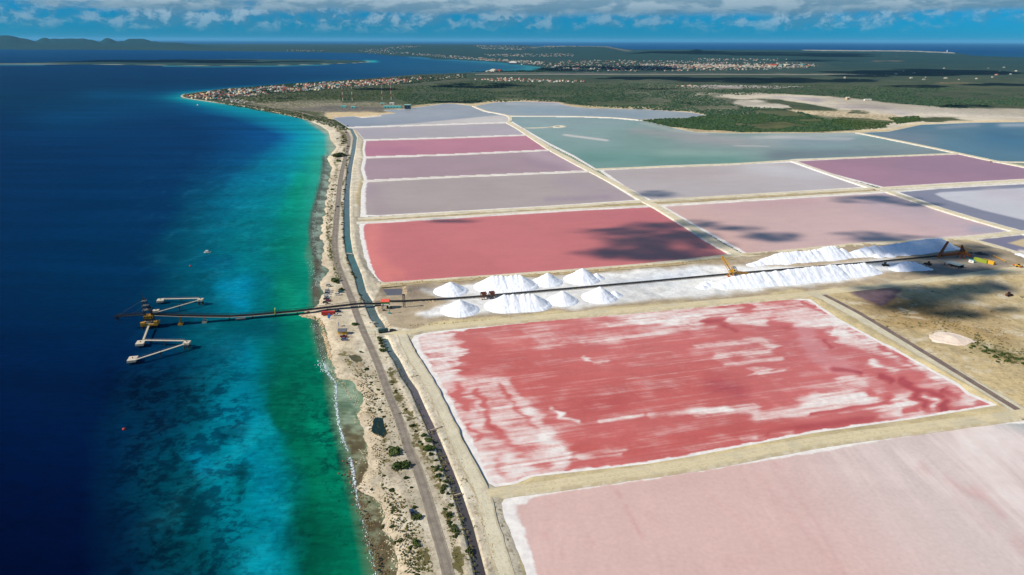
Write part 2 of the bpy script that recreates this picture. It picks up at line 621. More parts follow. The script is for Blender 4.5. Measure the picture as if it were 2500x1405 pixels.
BACK = [(-1100, 108), (0, 107), (700, 108.5), (1100, 111), (1300, 115), (1430, 120), (1600, 121.7), (1974, 122), (2212, 123.5), (2327, 128), (2374, 136), (2500, 140),
        (2900, 147), (4200, 170), (5200, 1760)]
LAND = COAST+BACK
ISLET = [(-260, 161), (0, 157.5), (200, 158), (400, 160.5), (520, 162), (680, 160.5), (800, 157.5), (870, 155), (900, 152.5), (908, 150.5), (880, 148.5), (800, 146.5), (600, 145.5), (400, 146.5),
         (200, 151), (60, 154.5), (-260, 157)]
P1 = [(809, 288), (865, 284), (885, 288.5), (924, 285), (930, 280), (967, 277), (945, 273), (933, 269.5), (989, 267), (1010, 264), (1082, 254), (1111, 254), (1158, 260), (1186, 271),
      (1228, 279), (1242, 284), (1246, 292), (1238, 300), (1000, 307.5), (848, 312)]
P2 = [(848, 312), (1000, 307.5), (1238, 300), (1292, 330), (1100, 337), (888, 342.5), (868, 320)]
P3 = [(888, 342.5), (1100, 337), (1292, 330), (1342, 367), (1100, 378), (887, 384.5), (884, 366)]
P4 = [(887, 384.5), (1100, 378), (1342, 367), (1437, 417), (1100, 432), (888, 442), (880, 413)]
P5 = [(888, 442), (1100, 432), (1440, 418), (1556, 489), (1330, 504), (1100, 517), (882, 529), (880, 500), (881, 466)]
P6 = [(899, 541.5), (1100, 532), (1400, 514), (1578, 504), (1597, 508), (1690, 566), (1788, 621), (1640, 638), (1560, 646), (1358, 662), (1100, 680), (1000, 687), (933, 692), (915, 680), (898, 656),
      (886, 620), (878, 580), (876, 556), (882, 546)]
P7 = [(1248, 283), (1300, 283.5), (1400, 284), (1500, 287.5), (1561, 293), (1600, 302), (1644, 313), (1698, 323.5), (1772, 326), (1900, 326), (2000, 325.5), (2099, 324.5), (2230, 351), (2338, 374), (2100, 383), (1940, 389), (1900, 394),
      (1800, 399), (1620, 405), (1455, 413), (1400, 380), (1340, 350), (1276, 313), (1250, 297)]
P8 = [(1158, 260), (1200, 252), (1220, 250), (1279, 249), (1362, 252), (1388, 260), (1436, 265), (1580, 268), (1692, 276), (1727, 283), (1695, 288.5), (1561, 293), (1500, 287.5), (1400, 284), (1300, 283.5), (1246, 283), (1228, 279), (1186, 271)]
P9 = [(1465, 416), (1620, 408), (1800, 401), (1940, 396), (2030, 426), (2125, 457.5), (1900, 471), (1800, 477), (1586, 490), (1520, 455)]
P10 = [(1942, 394), (2100, 386), (2344, 376), (2420, 392), (2500, 409), (2700, 452), (2700, 424), (2500, 438), (2300, 449), (2156, 458), (2030, 425)]
P10 = [(1942, 394), (2100, 386), (2344, 376), (2420, 392), (2500, 409), (2620, 430), (2500, 438), (2300, 449), (2156, 458), (2030, 425)]
P11 = [(2099, 324.5), (2168, 322), (2215, 312), (2248, 305), (2380, 300), (2500, 298.5), (2900, 300), (2900, 394), (2500, 396), (2440, 394), (2342, 374), (2230, 351)]
P12 = [(1612, 502), (1800, 491), (2100, 473), (2165, 469), (2300, 513), (2390, 538), (2483, 565), (2345, 580), (2100, 595), (1950, 610), (1822, 621), (1700, 553)]
P13 = [(2186, 468), (2300, 459), (2500, 449), (2750, 430), (2750, 560), (2500, 566), (2484, 562), (2390, 536), (2300, 509)]
P14 = [(2376, 586), (2420, 580), (2500, 573), (2800, 550), (2800, 610), (2560, 624), (2500, 619), (2440, 604)]
P15 = [(1001, 835), (1010, 819), (1030, 811), (1065, 806), (1168, 797), (1300, 783), (1549, 763), (1780, 742), (1913, 729), (1978, 731), (2056, 784), (2198, 859), (2290, 910), (2345, 940), (2370, 962), (2442, 992),
       (2234, 1026), (1985, 1061), (1700, 1116), (1585, 1136), (1300, 1168), (1260, 1186), (1208, 1193), (1190, 1183), (1172, 1157), (1119, 1056), (1051, 928), (1023, 878)]
P16 = [(1221, 1232), (1228, 1220), (1245, 1211), (1279, 1204), (1400, 1184), (1500, 1171), (1720, 1136), (2000, 1092), (2240, 1048), (2400, 1028), (2500, 1026), (2800, 990), (3300, 1000), (3600, 1760), (1420, 1760), (1283, 1405), (1252, 1325),
       (1229, 1271)]
P17 = [(934, 707), (986, 704.6), (983, 722), (943, 724)]
PONDS = [P1, P2, P3, P4, P5, P6, P7, P8, P9, P10, P11, P12, P13, P14, P15, P16, P17]
# ground that lies lower than its surroundings, as whole blocks (the dikes between are built on top)
BLOCK = [(809, 288), (865, 284), (885, 288.5), (924, 285), (930, 280), (967, 277), (945, 273), (933, 269.5), (989, 267), (1010, 264), (1082, 254), (1111, 254), (1158, 260), (1200, 252), (1220, 250), (1279, 249),
         (1362, 252), (1388, 260), (1436, 265), (1580, 268), (1692, 276), (1727, 283), (1695, 288.5), (1561, 293), (1600, 302), (1644, 313), (1698, 323.5), (1772, 326), (1900, 326), (2000, 325.5), (2099, 324.5),
         (2168, 322), (2215, 312), (2248, 305), (2380, 300), (2500, 298.5), (2900, 300), (2900, 560), (2484, 565), (2345, 580), (2100, 595), (1950, 610), (1822, 621), (1788, 621), (1640, 638), (1560, 646), (1358, 662), (1100, 680),
         (1000, 687), (933, 692), (915, 680), (898, 656), (886, 620), (878, 580), (876, 556), (880, 520), (880, 500), (881, 466), (888, 442), (880, 413), (887, 384.5), (884, 366), (888, 342.5), (868, 320), (848, 312)]

ROAD = [(1122, 1600), (1094, 1405), (1062, 1287), (1027, 1170), (996, 1093), (973, 1023), (949.5, 965), (926, 899), (910, 860), (887, 809), (869, 763.5), (859.5, 733.6), (843.5, 695.7), (827.5, 656), (821, 635), (817, 596), (819.6, 553),
        (825, 496), (831, 439), (842, 388), (851, 354), (850, 331), (837, 314), (808, 297), (757, 281), (714, 271), (627, 258), (584, 252), (560, 240.6), (585, 236), (640, 230)]
CANAL_S = [(1220, 1600), (1173, 1405), (1143, 1287), (1112, 1194), (1081, 1116), (1050, 1042), (1030, 1000), (1011.6, 957), (990, 926), (969, 883), (953, 860), (946, 843), (939, 829)]
CANAL_N = [(930, 801), (924, 790), (915, 779), (905, 755.5), (899, 737.6), (885, 715.7), (875, 676), (859.5, 636), (853.5, 620), (848, 581.6), (847, 524.7), (848, 468), (855, 411), (863.7, 368), (868, 337), (859.4, 319.7), (849.5, 313)]
SURF = [(950, 1600), (920, 1405), (915, 1364), (899, 1325), (891, 1271), (876, 1232), (868, 1182), (860, 1124), (835, 1062), (823, 996), (821, 938), (798, 905), (790, 880), (778, 840), (770, 800), (768, 780)]
SURF_N = [(768, 745), (765, 700), (775, 640), (760, 600), (757, 560), (762, 520), (775, 480), (785, 440), (790, 400), (790, 385)]

GZ = 1.5


# ------------------------------------------------------------------ the land, one sheet to the horizon
def column_steps(fine=1.6, wide=4.5):
    xs = []
    x = -1500.0
    while x < 4300:
        xs.append(x)
        if 770 <= x <= 1290:
            x += fine
        elif -60 <= x <= 2560:
            x += wide
        else:
            x += 25
    return np.array(xs)


def row_steps():
    ys = []
    y = 107.4
    while y < 1760:
        ys.append(y)
        y += 0.8 if y < 135 else (1.3 if y < 330 else (2.4 if y < 700 else (2.7 if y < 1420 else 12)))
    return np.array(ys)


def land_colour(px, py):
    n = px.size
    W0 = at(px, py)
    r0 = np.hypot(W0[:, 0], W0[:, 1])
    k0 = np.clip(r0/14.0, 22, 400)          # ragged borders between kinds of ground, finer near the camera
    fine = sstep(r0, 900, 500)
    wx = (fbm(W0[:, 0]/26, W0[:, 1]/26, 4)-.5)*fine+(fbm(W0[:, 0]/120+7, W0[:, 1]/120, 4)-.5)*(1-fine)
    wy = (fbm(W0[:, 0]/26+40, W0[:, 1]/26+11, 4)-.5)*fine+(fbm(W0[:, 0]/120+3, W0[:, 1]/120+9, 4)-.5)*(1-fine)
    px = px+wx*(34*fine+46*(1-fine))
    py = py+wy*np.where(py > 420, 26.0, np.clip((py-100)*0.075, 0.3, 14))
    c = np.empty((n, 3)); c[:] = alb(78, 96, 74)
    veg = np.full(n, 0.92); pale = np.full(n, 0.25); cold = np.zeros(n)

    def zone(poly, col, v=None, p=None, soft=2.0, k=1.0, cd=None):
        w = sstep(sdf(px, py, poly), -soft, soft)*k
        if col is not None:
            c[:] = c*(1-w[:, None])+alb(col)*w[:, None]
        for arr, val in ((veg, v), (pale, p), (cold, cd)):
            if val is not None:
                arr[:] = arr*(1-w)+val*w

    def dab(pts, w, col, k=1.0, v=None, ky=1.0):
        a0 = stroke(px, py, pts, w, ky)
        a = np.clip(a0*k, 0, 1)
        if col is not None:
            c[:] = c*(1-a[:, None])+alb(col)*a[:, None]
        if v is not None:
            a = np.clip(a0*max(k, 0.9), 0, 1)
            veg[:] = veg*(1-a)+v*a
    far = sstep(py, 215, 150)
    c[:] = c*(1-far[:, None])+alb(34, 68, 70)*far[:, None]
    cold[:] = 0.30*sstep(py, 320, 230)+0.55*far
    # speckled paler scrub and bare limestone east of the lagoons
    dab([(1600, 225), (1800, 265)], 90, (150, 148, 140), 0.8, 0.55, 2.2)
    dab([(1640, 250), (1780, 300)], 60, (140, 140, 128), 0.7, 0.62, 2.2)
    dab([(1500, 222), (1700, 225)], 60, (140, 138, 128), 0.6, 0.7, 6)
    # white salt flats and their sandy margins
    flat = [(1740, 236), (1809, 228), (1920, 231), (2069, 241), (2189, 252), (2308, 265), (2500, 268), (2900, 275), (2900, 300), (2500, 299), (2380, 300), (2260, 303), (2215, 312), (2168, 322), (2099, 325), (2080, 318), (2200, 300), (2120, 282), (2040, 272), (1990, 262), (1900, 246), (1800, 242)]
    zone(flat, (206, 198, 186), 0.0, 0.3, 2.5)
    zone([(1790, 247), (1840, 246), (1943, 262), (1935, 267), (1860, 268), (1815, 262)], (192, 186, 178), 0.03, 0.2, 2)
    zone([(1920, 270), (2030, 272), (2180, 280), (2230, 292), (2180, 300), (2100, 296), (1960, 284)], (202, 186, 160), 0.38, 0.3, 3)
    zone([(1985, 275), (2250, 285), (2210, 300), (2080, 318), (2010, 300)], None, 0.45, None, 5)
    for poly in ([(2040, 290), (2180, 300), (2160, 315), (2090, 320), (2040, 312)], [(2170, 290), (2240, 285), (2250, 297), (2190, 305)], [(2240, 286), (2330, 288), (2375, 296), (2260, 298)],
                 [(1865, 254), (1960, 254), (2040, 268), (1990, 271), (1940, 266), (1930, 258)], [(2070, 275), (2120, 277), (2115, 279), (2068, 278)]):
        zone(poly, (60, 82, 56), 0.9, 0.1, 3)
    dab([(1890, 240), (1990, 246)], 14, (168, 160, 178), 0.7, 0, 5)
    dab([(2060, 260), (2150, 266), (2210, 278)], 22, (172, 164, 178), 0.7, 0, 4)
    dab([(2180, 270), (2480, 284)], 20, (222, 216, 208), 0.7, 0, 3)
    # ring of sand round the lagoons
    lag = np.minimum(dist_line(px, py*1.6, [(x, y*1.6) for x, y in BLOCK[:42]]), 1e9)
    a = np.exp(-(lag/7.0)**2)*0.9
    c[:] = c*(1-a[:, None])+alb(212, 194, 160)*a[:, None]; veg[:] = veg*(1-a)
    # point with the village
    zone([(440, 236), (520, 222), (700, 206), (860, 196), (980, 188), (1140, 182), (1140, 200), (980, 215), (860, 222), (800, 232), (640, 235), (570, 242)], (120, 118, 104), 0.72, 0.5, 3, cd=0.4)
    zone([(560, 240), (640, 232), (760, 236), (840, 240), (830, 258), (700, 262), (600, 252)], (150, 146, 124), 0.62, 0.4, 4)
    zone([(590, 250), (700, 248), (800, 250), (930, 252), (1010, 258), (1010, 266), (930, 272), (800, 284), (740, 276), (660, 263)], (172, 164, 146), 0.58, 0.6, 4)
    zone([(705, 265), (790, 258), (930, 262), (950, 270), (900, 277), (800, 280), (740, 275)], (100, 96, 100), 0.35, 0.1, 4, 0.8)
    zone([(790, 280), (880, 275), (965, 274), (968, 277), (925, 285), (880, 289), (812, 290)], (206, 186, 152), 0.08, 0.3, 2)
    zone([(520, 250), (600, 256), (700, 272), (800, 292), (850, 316), (838, 322), (770, 300), (700, 284), (560, 258)], (140, 132, 112), 0.58, 0.4, 3)
    zone([(870, 286), (924, 284), (890, 289)], (225, 215, 205), 0, 0, 1)
    # pink flat at the top of the lagoon and the sandy spit
    zone([(1205, 252), (1279, 249), (1365, 252), (1390, 260), (1330, 258), (1240, 256)], (196, 168, 170), 0, 0, 1.5)
    # sandy ground under and between the ponds
    a = sstep(sdf(px, py, [(848, 308), (1240, 296), (1460, 408), (1940, 386), (2340, 370), (2500, 396), (3200, 420), (3400, 1760), (1200, 1760), (1215, 1300), (1170, 1190), (1000, 850), (960, 720), (880, 640), (872, 400)]), -3, 3)
    c[:] = c*(1-a[:, None])+alb(206, 192, 156)*a[:, None]; veg[:] = veg*(1-a)
    # coast strip: beach, road verges, canal banks
    strip = [(700, 284), (800, 300), (850, 316), (870, 330), (886, 345), (884, 400), (878, 480), (876, 556), (886, 620), (905, 665), (930, 692), (1000, 690), (1010, 810), (1000, 832), (1023, 880), (1119, 1058), (1172, 1160), (1215, 1195),
             (1222, 1235), (1252, 1326), (1283, 1405), (1330, 1760), (980, 1760), (965, 1405), (925, 1240), (885, 1190), (890, 1060), (865, 1015), (862, 945), (795, 870), (795, 840), (775, 790), (725, 775), (770, 750), (780, 690), (780, 600), (780, 530), (795, 450), (790, 390), (800, 340), (770, 305)]
    zone(strip, (214, 206, 190), 0.20, 0.85, 2)
    for q, w, v in (([(838, 330), (812, 420), (800, 540), (808, 620), (822, 690)], 10, 0.50), ([(850, 360), (838, 480), (836, 560), (850, 640), (876, 700), (893, 740)], 5, 0.62),
                    ([(835, 870), (880, 960), (925, 1060), (950, 1160), (1000, 1290), (1040, 1405), (1070, 1600)], 26, 0.42), ([(945, 890), (985, 990), (1040, 1110), (1090, 1240), (1130, 1405), (1170, 1600)], 15, 0.46),
                    ([(905, 1215), (950, 1330), (990, 1405), (1030, 1600)], 28, 0.46), ([(870, 300), (830, 318), (838, 345)], 6, 0.7), ([(880, 960), (905, 990), (920, 1040)], 14, 0.62), ([(910, 1100), (905, 1130)], 12, 0.6)):
        dab(q, w, (168, 156, 134), 0.5, min(0.75, v+0.10))
    dab([(900, 1025), (903, 1060), (915, 1070)], 9, (206, 204, 202), 0.9, 0.0)
    dab([(862, 868), (880, 890)], 9, (150, 130, 96), 0.7, 0.2)
    dab([(960, 1195), (965, 1240), (960, 1290)], 34, (224, 214, 198), 0.9, 0.05)
    dab([(800, 700), (830, 730), (800, 740), (820, 800), (850, 830)], 26, (190, 176, 154), 0.8, 0.02)
    dab([(790, 620), (797, 660), (790, 700), (782, 745)], 5, (226, 206, 178), 0.9, 0.0)
    dab([(880, 400), (872, 480), (868, 556), (880, 640)], 5, (214, 206, 190), 0.8, 0.02)
    dab([(905, 905), (940, 980), (1005, 1100), (1062, 1290), (1100, 1405)], 9, (190, 178, 152), 0.4, None)
    # stockpile yard
    yard = [(935, 700), (1000, 690), (1100, 684), (1360, 667), (1560, 651), (1790, 628), (2100, 604), (2340, 588), (2440, 600), (2560, 640), (2460, 658), (2200, 690), (2000, 712), (1780, 732), (1549, 752), (1300, 772), (1065, 797), (1000, 808), (950, 800), (920, 760)]
    zone(yard, (176, 162, 142), 0.04, 0.35, 2)
    zone([(1030, 716), (1200, 690), (1400, 676), (1790, 650), (2000, 652), (2150, 640), (2250, 650), (2160, 672), (1960, 704), (1560, 742), (1200, 772), (1040, 782), (1010, 772), (1100, 745)], (234, 238, 246), 0.0, 0.3, 7)
    dab([(1500, 700), (1600, 690), (1690, 672)], 22, (206, 218, 238), 0.7, 0, 2)
    dab([(1010, 718), (1050, 712), (1075, 720)], 16, (120, 112, 112), 0.6, 0, 1.5)
    dab([(1210, 680), (1400, 664), (1600, 647)], 5, (150, 140, 112), 0.7, 0.25, 1.5)
    zone([(2230, 650), (2300, 626), (2420, 610), (2470, 650), (2400, 664), (2260, 676)], (150, 142, 134), 0.03, 0.1, 6)
    # sandy ground right of the big pan
    right = [(2020, 712), (2200, 694), (2480, 656), (3000, 610), (3000, 1000), (2480, 1000), (2450, 985), (2300, 900), (2100, 780)]
    zone(right, (204, 186, 148), 0.18, 0.7, 2)
    dab([(2140, 740), (2260, 770)], 46, (152, 122, 76), 0.8, 0.3, 2)
    dab([(2200, 790), (2330, 800), (2440, 830)], 40, (178, 148, 100), 0.6, 0.34, 2)
    dab([(2150, 745), (2300, 760), (2420, 770)], 40, (150, 122, 80), 0.6, 0.3, 2)
    zone([(2075, 718), (2170, 705), (2200, 712), (2180, 735), (2150, 754), (2110, 742)], (96, 80, 106), 0.0, 0.0, 4, 0.85)
    dab([(2410, 690), (2470, 720)], 16, (120, 128, 140), 0.5, 0.0, 2)
    dab([(2380, 845), (2450, 870), (2500, 880)], 24, (140, 140, 90), 0.5, 0.62, 1.5)
    # town, suburbs on the ridge, far plain
    zone([(1318, 150), (1500, 148), (2000, 152), (2050, 166), (1900, 178), (1600, 180), (1420, 182), (1335, 178)], (92, 104, 112), 0.78, 0.4, 5, cd=0.7)
    dab([(1300, 122), (1380, 118), (1450, 122), (1530, 126)], 14, (146, 146, 134), 0.9, 0.45, 4)
    dab([(1150, 178), (1400, 181), (2115, 182.5)], 5, (112, 110, 108), 0.7, 0.3, 2)
    zone([(1660, 215), (1720, 209), (1850, 208), (1980, 213), (1900, 217), (1760, 218)], (178, 170, 172), 0.02, 0.1, 2)
    dab([(2300, 203), (2350, 204)], 12, (182, 140, 100), 0.8, 0.1, 5)
    dab([(2140, 150), (2200, 150)], 14, (150, 120, 100), 0.5, 0.4, 8)
    dab([(1960, 123.5), (2212, 125), (2330, 130)], 5, (190, 186, 176), 0.8, 0.1, 3)
    dab([(1760, 229), (1700, 232)], 8, (195, 188, 175), 0.6, 0.3, 3)
    for q, w in (([(2100, 180), (2250, 176), (2480, 178)], 7), ([(2000, 196), (2200, 200), (2500, 205)], 7), ([(1900, 152), (2300, 158), (2500, 160)], 8), ([(2120, 138), (2500, 148)], 6)):
        dab(q, w, (124, 130, 112), 0.5, 0.7, 3)
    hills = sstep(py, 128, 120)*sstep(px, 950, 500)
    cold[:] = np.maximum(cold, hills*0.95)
    return c, np.clip(veg, 0, 1), pale, cold


# height of far high ground: (line, half width px, metres)
HILLS = [([(-400, 115), (-150, 115), (20, 115)], 55, 250), ([(20, 116), (60, 116)], 40, 150), ([(112, 115)], 26, 190), ([(145, 115), (200, 115)], 34, 190), ([(178, 115)], 20, 70), ([(225, 115.5)], 26, 150), ([(267, 115)], 24, 215), ([(300, 115.5)], 24, 120), ([(322, 115), (350, 115)], 26, 190),
         ([(380, 115.5)], 20, 90), ([(-100, 117), (300, 117), (420, 117)], 60, 85)]
RIDGE = [([(420, 118), (700, 117), (960, 117.5)], 60, 40), ([(1000, 118), (1150, 118), (1260, 119)], 70, 68), ([(1340, 123), (1420, 123), (1470, 125)], 46, 78), ([(1600, 132), (1700, 131), (1760, 133)], 44, 34), ([(1700, 131)], 22, 64), ([(1800, 131), (1900, 134)], 70, 16)]


def land_height(W, px, py):
    d = W[:, 0], W[:, 1]
    coast = w2(LAND)
    sd = sdf(d[0], d[1], coast)
    r0 = np.hypot(*d)
    sd = sd+(fbm(d[0]/14.0, d[1]/14.0, 4)-0.5)*11.0*sstep(r0, 1500, 900)
    isl = sdf(d[0], d[1], w2(ISLET))
    sd = np.maximum(sd, isl)
    r = np.hypot(*d)
    slope = np.where(r < 900, 0.14, 0.10)
    z = np.clip(sd*slope, -5.0, GZ)
    dry = sstep(sd, 4, 16)
    # rough ground near the camera
    rel = (fbm(d[0]/9.0, d[1]/9.0, 4)-0.5)*1.5+(fbm(d[0]/2.6+9, d[1]/2.6, 3)-0.5)*0.5
    keep = np.ones(len(W))
    for L, w in ((ROAD, 5.0), (CANAL_N, 1.0), (CANAL_S, 1.0)):
        keep *= sstep(dist_line(d[0], d[1], w2(L)), w, w+5)
    for L in FLAT_LINES:
        keep *= sstep(dist_line(d[0], d[1], w2(L[0])), L[1]*0.5+1, L[1]*0.5+6)
    keep *= sstep(r, 1300, 600)
    for q, rad in FLAT_SPOTS:
        c = at(*q)
        keep *= sstep(np.hypot(d[0]-c[0], d[1]-c[1]), rad*0.6, rad*1.3)
    z += rel*dry*keep
    # spoil heaps along the canal banks
    for L, off, amp in ((CANAL_S, 5.5, 1.0), (CANAL_N, 7.0, 0.9)):
        q = dist_line(d[0], d[1], w2(L))
        z += amp*np.exp(-((q-off)/2.0)**2)*fbm(d[0]/5+3, d[1]/5+1, 3)*keep
    # canals and basins
    for L, hw in ((CANAL_S, 1.75), (CANAL_N, 2.9)):
        q = dist_line(d[0], d[1], w2(L))
        z -= 2.2*sstep(q, hw+1.3, hw-0.9)
    for poly in (BLOCK, P14, P15, P16, P17):
        s = sdf(d[0], d[1], w2(poly))
        wd = np.clip(r*r/333000.0*0.8, 5.0, 20)
        z = np.where(s > -3*wd, z-(z+0.35)*sstep(s, -wd, wd), z)
    # far high ground
    hz = np.zeros(len(W))
    for pts, w, h in HILLS:
        hz = np.maximum(hz, h*stroke(px, py, pts, w, 14.0))+0.25*np.minimum(hz, h*stroke(px, py, pts, w, 14.0))
    hz2 = np.zeros(len(W))
    for pts, w, h in RIDGE:
        hz2 = np.maximum(hz2, h*stroke(px, py, pts, w, 6.0))
    rough = 0.82+0.36*fbm(d[0]/700, d[1]/700, 4)
    z += (hz+hz2)*rough*sstep(sd, 0, 500)
    z += 3.5*sstep(isl, 20, 120)+1.5*(fbm(d[0]/60, d[1]/60, 3))*sstep(isl, 20, 120)
    return z, sd, isl


FLAT_LINES = []       # (polyline, width) of tracks and belts that need level ground
FLAT_SPOTS = []       # ((px, py), radius) of levelled places


def build_land():
    xs, ys = column_steps(), row_steps()
    gx, gy = np.meshgrid(xs, ys)
    px, py = gx.ravel(), gy.ravel()
    W = at(px, py)
    z, sd, isl = land_height(W, px, py)
    W[:, 2] = z
    nr, nc = gx.shape
    zz = z.reshape(nr, nc)
    keep = np.maximum.reduce([zz[:-1, :-1], zz[1:, :-1], zz[:-1, 1:], zz[1:, 1:]]) > -1.2
    F = grid_faces(nr, nc, keep)
    c, veg, pale, cold = land_colour(px, py)
    # wet beach and islet shore
    a = sstep(sd, 9, 2)*sstep(py, 150, 260)
    c = c*(1-a[:, None])+alb(226, 212, 190)*a[:, None]; veg *= 1-a
    a = sstep(isl, 60, 20)*(isl > -40)
    c = c*(1-a[:, None])+alb(128, 140, 132)*a[:, None]; veg *= 1-a
    a = sstep(isl, 40, 90)
    c = c*(1-a[:, None])+alb(70, 86, 66)*a[:, None]
    V, F, c, veg, pale, cold = compact(W, F, c, veg, pale, cold)
    me = np_mesh('ground', V, F)
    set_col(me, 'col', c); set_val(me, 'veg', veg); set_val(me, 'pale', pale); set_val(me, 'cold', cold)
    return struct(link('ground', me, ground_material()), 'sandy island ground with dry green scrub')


# ------------------------------------------------------------------ the sea
SEA_ROWS = {  # deep stops darken towards the near left: weaker sky reflection painted into the colour
    1760: ([-300, 150, 330, 540, 620, 720, 790, 900, 960], [(0, 4, 42), (0, 9, 50), (0, 38, 76), (0, 76, 96), (0, 124, 150), (0, 118, 138), (0, 90, 74), (0, 115, 95), (110, 130, 105)]),
    1405: ([-300, 180, 330, 520, 600, 690, 770, 880, 930], [(0, 6, 48), (0, 12, 56), (0, 42, 80), (0, 80, 100), (0, 128, 155), (0, 122, 142), (0, 96, 78), (0, 122, 98), (110, 130, 105)]),
    1200: ([-300, 200, 330, 470, 560, 680, 740, 845, 880], [(0, 12, 58), (0, 18, 65), (0, 45, 84), (0, 88, 110), (0, 130, 158), (0, 126, 146), (0, 102, 82), (0, 132, 106), (120, 140, 115)]),
    1000: ([-300, 250, 380, 490, 550, 650, 700, 795, 825], [(0, 22, 70), (0, 28, 75), (0, 55, 92), (0, 92, 122), (0, 130, 162), (0, 124, 146), (0, 106, 90), (0, 132, 108), (130, 160, 140)]),
    850: ([-300, 300, 430, 530, 580, 630, 680, 760, 800], [(0, 28, 78), (0, 36, 84), (0, 58, 98), (0, 88, 120), (0, 118, 145), (0, 116, 128), (0, 110, 102), (0, 134, 110), (110, 140, 115)]),
    720: ([-300, 330, 430, 515, 570, 640, 680, 750, 780], [(0, 32, 82), (0, 50, 96), (0, 76, 110), (0, 100, 130), (0, 126, 154), (0, 114, 134), (0, 122, 118), (0, 136, 122), (100, 130, 110)]),
    600: ([-300, 360, 440, 515, 575, 640, 690, 745, 775], [(0, 38, 88), (0, 54, 104), (0, 80, 116), (0, 102, 132), (0, 114, 136), (0, 120, 134), (0, 128, 122), (5, 142, 126), (110, 130, 120)]),
    480: ([-300, 410, 505, 560, 620, 680, 720, 765, 800], [(0, 42, 92), (0, 56, 110), (0, 86, 126), (0, 106, 144), (0, 120, 150), (0, 128, 148), (0, 136, 134), (30, 150, 140), (120, 140, 130)]),
    400: ([-300, 450, 590, 650, 690, 720, 750, 790, 815], [(0, 45, 95), (0, 55, 110), (0, 80, 134), (0, 112, 154), (0, 132, 168), (0, 142, 162), (10, 152, 150), (40, 160, 150), (130, 150, 140)]),
    330: ([-300, 500, 680, 715, 735, 750, 770, 790, 805], [(0, 50, 100), (0, 58, 116), (0, 78, 145), (0, 120, 174), (0, 142, 178), (0, 148, 180), (20, 156, 176), (40, 165, 175), (150, 170, 165)]),
    290: ([-300, 400, 560, 620, 660, 690, 715, 735, 745], [(0, 55, 105), (0, 60, 118), (0, 72, 134), (0, 118, 166), (0, 138, 178), (0, 144, 182), (0, 148, 184), (30, 160, 180), (150, 170, 165)]),
    262: ([-300, 330, 400, 460, 500, 530, 560, 590, 602], [(0, 58, 105), (0, 63, 114), (0, 72, 126), (0, 80, 135), (0, 110, 155), (0, 138, 174), (0, 144, 178), (30, 160, 180), (150, 175, 170)]),
    240: ([-300, 300, 350, 385, 405, 420, 430, 440, 448], [(0, 60, 105), (0, 62, 110), (0, 74, 122), (0, 104, 145), (0, 130, 168), (0, 144, 176), (20, 158, 178), (30, 160, 180), (140, 170, 165)]),
    226: ([-300, 320, 380, 420, 440, 455, 470, 480, 495], [(0, 60, 108), (0, 62, 112), (0, 68, 120), (0, 86, 134), (0, 108, 152), (0, 122, 160), (10, 130, 162), (20, 135, 160), (60, 140, 160)]),
    205: ([-300, 200, 400, 600, 650, 690, 705, 720, 740], [(0, 61, 110), (0, 61, 111), (0, 62, 114), (0, 64, 118), (0, 70, 124), (0, 80, 132), (0, 84, 136), (0, 84, 136), (0, 84, 136)]),
    185: ([-300, 200, 400, 600, 800, 900, 980, 1020, 1100], [(0, 62, 114), (0, 62, 115), (0, 62, 116), (0, 64, 120), (8, 72, 126), (14, 78, 130), (18, 82, 132), (20, 84, 134), (20, 84, 134)]),
    165: ([-300, 200, 400, 600, 800, 1000, 1200, 1290, 1325], [(0, 62, 116), (0, 62, 117), (0, 62, 118), (0, 66, 124), (10, 78, 134), (26, 90, 140), (34, 96, 142), (40, 110, 150), (50, 140, 165)]),
    145: ([-300, 200, 400, 600, 800, 900, 960, 1020, 1100], [(0, 66, 122), (0, 68, 124), (0, 70, 128), (0, 74, 132), (0, 78, 136), (8, 84, 140), (14, 88, 142), (20, 92, 145), (24, 96, 145)]),
    125: ([-300, 200, 400, 600, 700, 800, 1500, 2300, 3000], [(0, 72, 130), (0, 72, 130), (0, 74, 134), (0, 76, 138), (0, 78, 138), (0, 78, 138), (0, 76, 140), (0, 74, 138), (0, 70, 132)]),
    100: ([-300, 200, 400, 600, 700, 800, 1500, 2300, 3000], [(0, 82, 142), (0, 82, 142), (0, 84, 148), (0, 88, 152), (0, 88, 152), (0, 88, 152), (0, 88, 154), (0, 84, 150), (0, 80, 144)])}


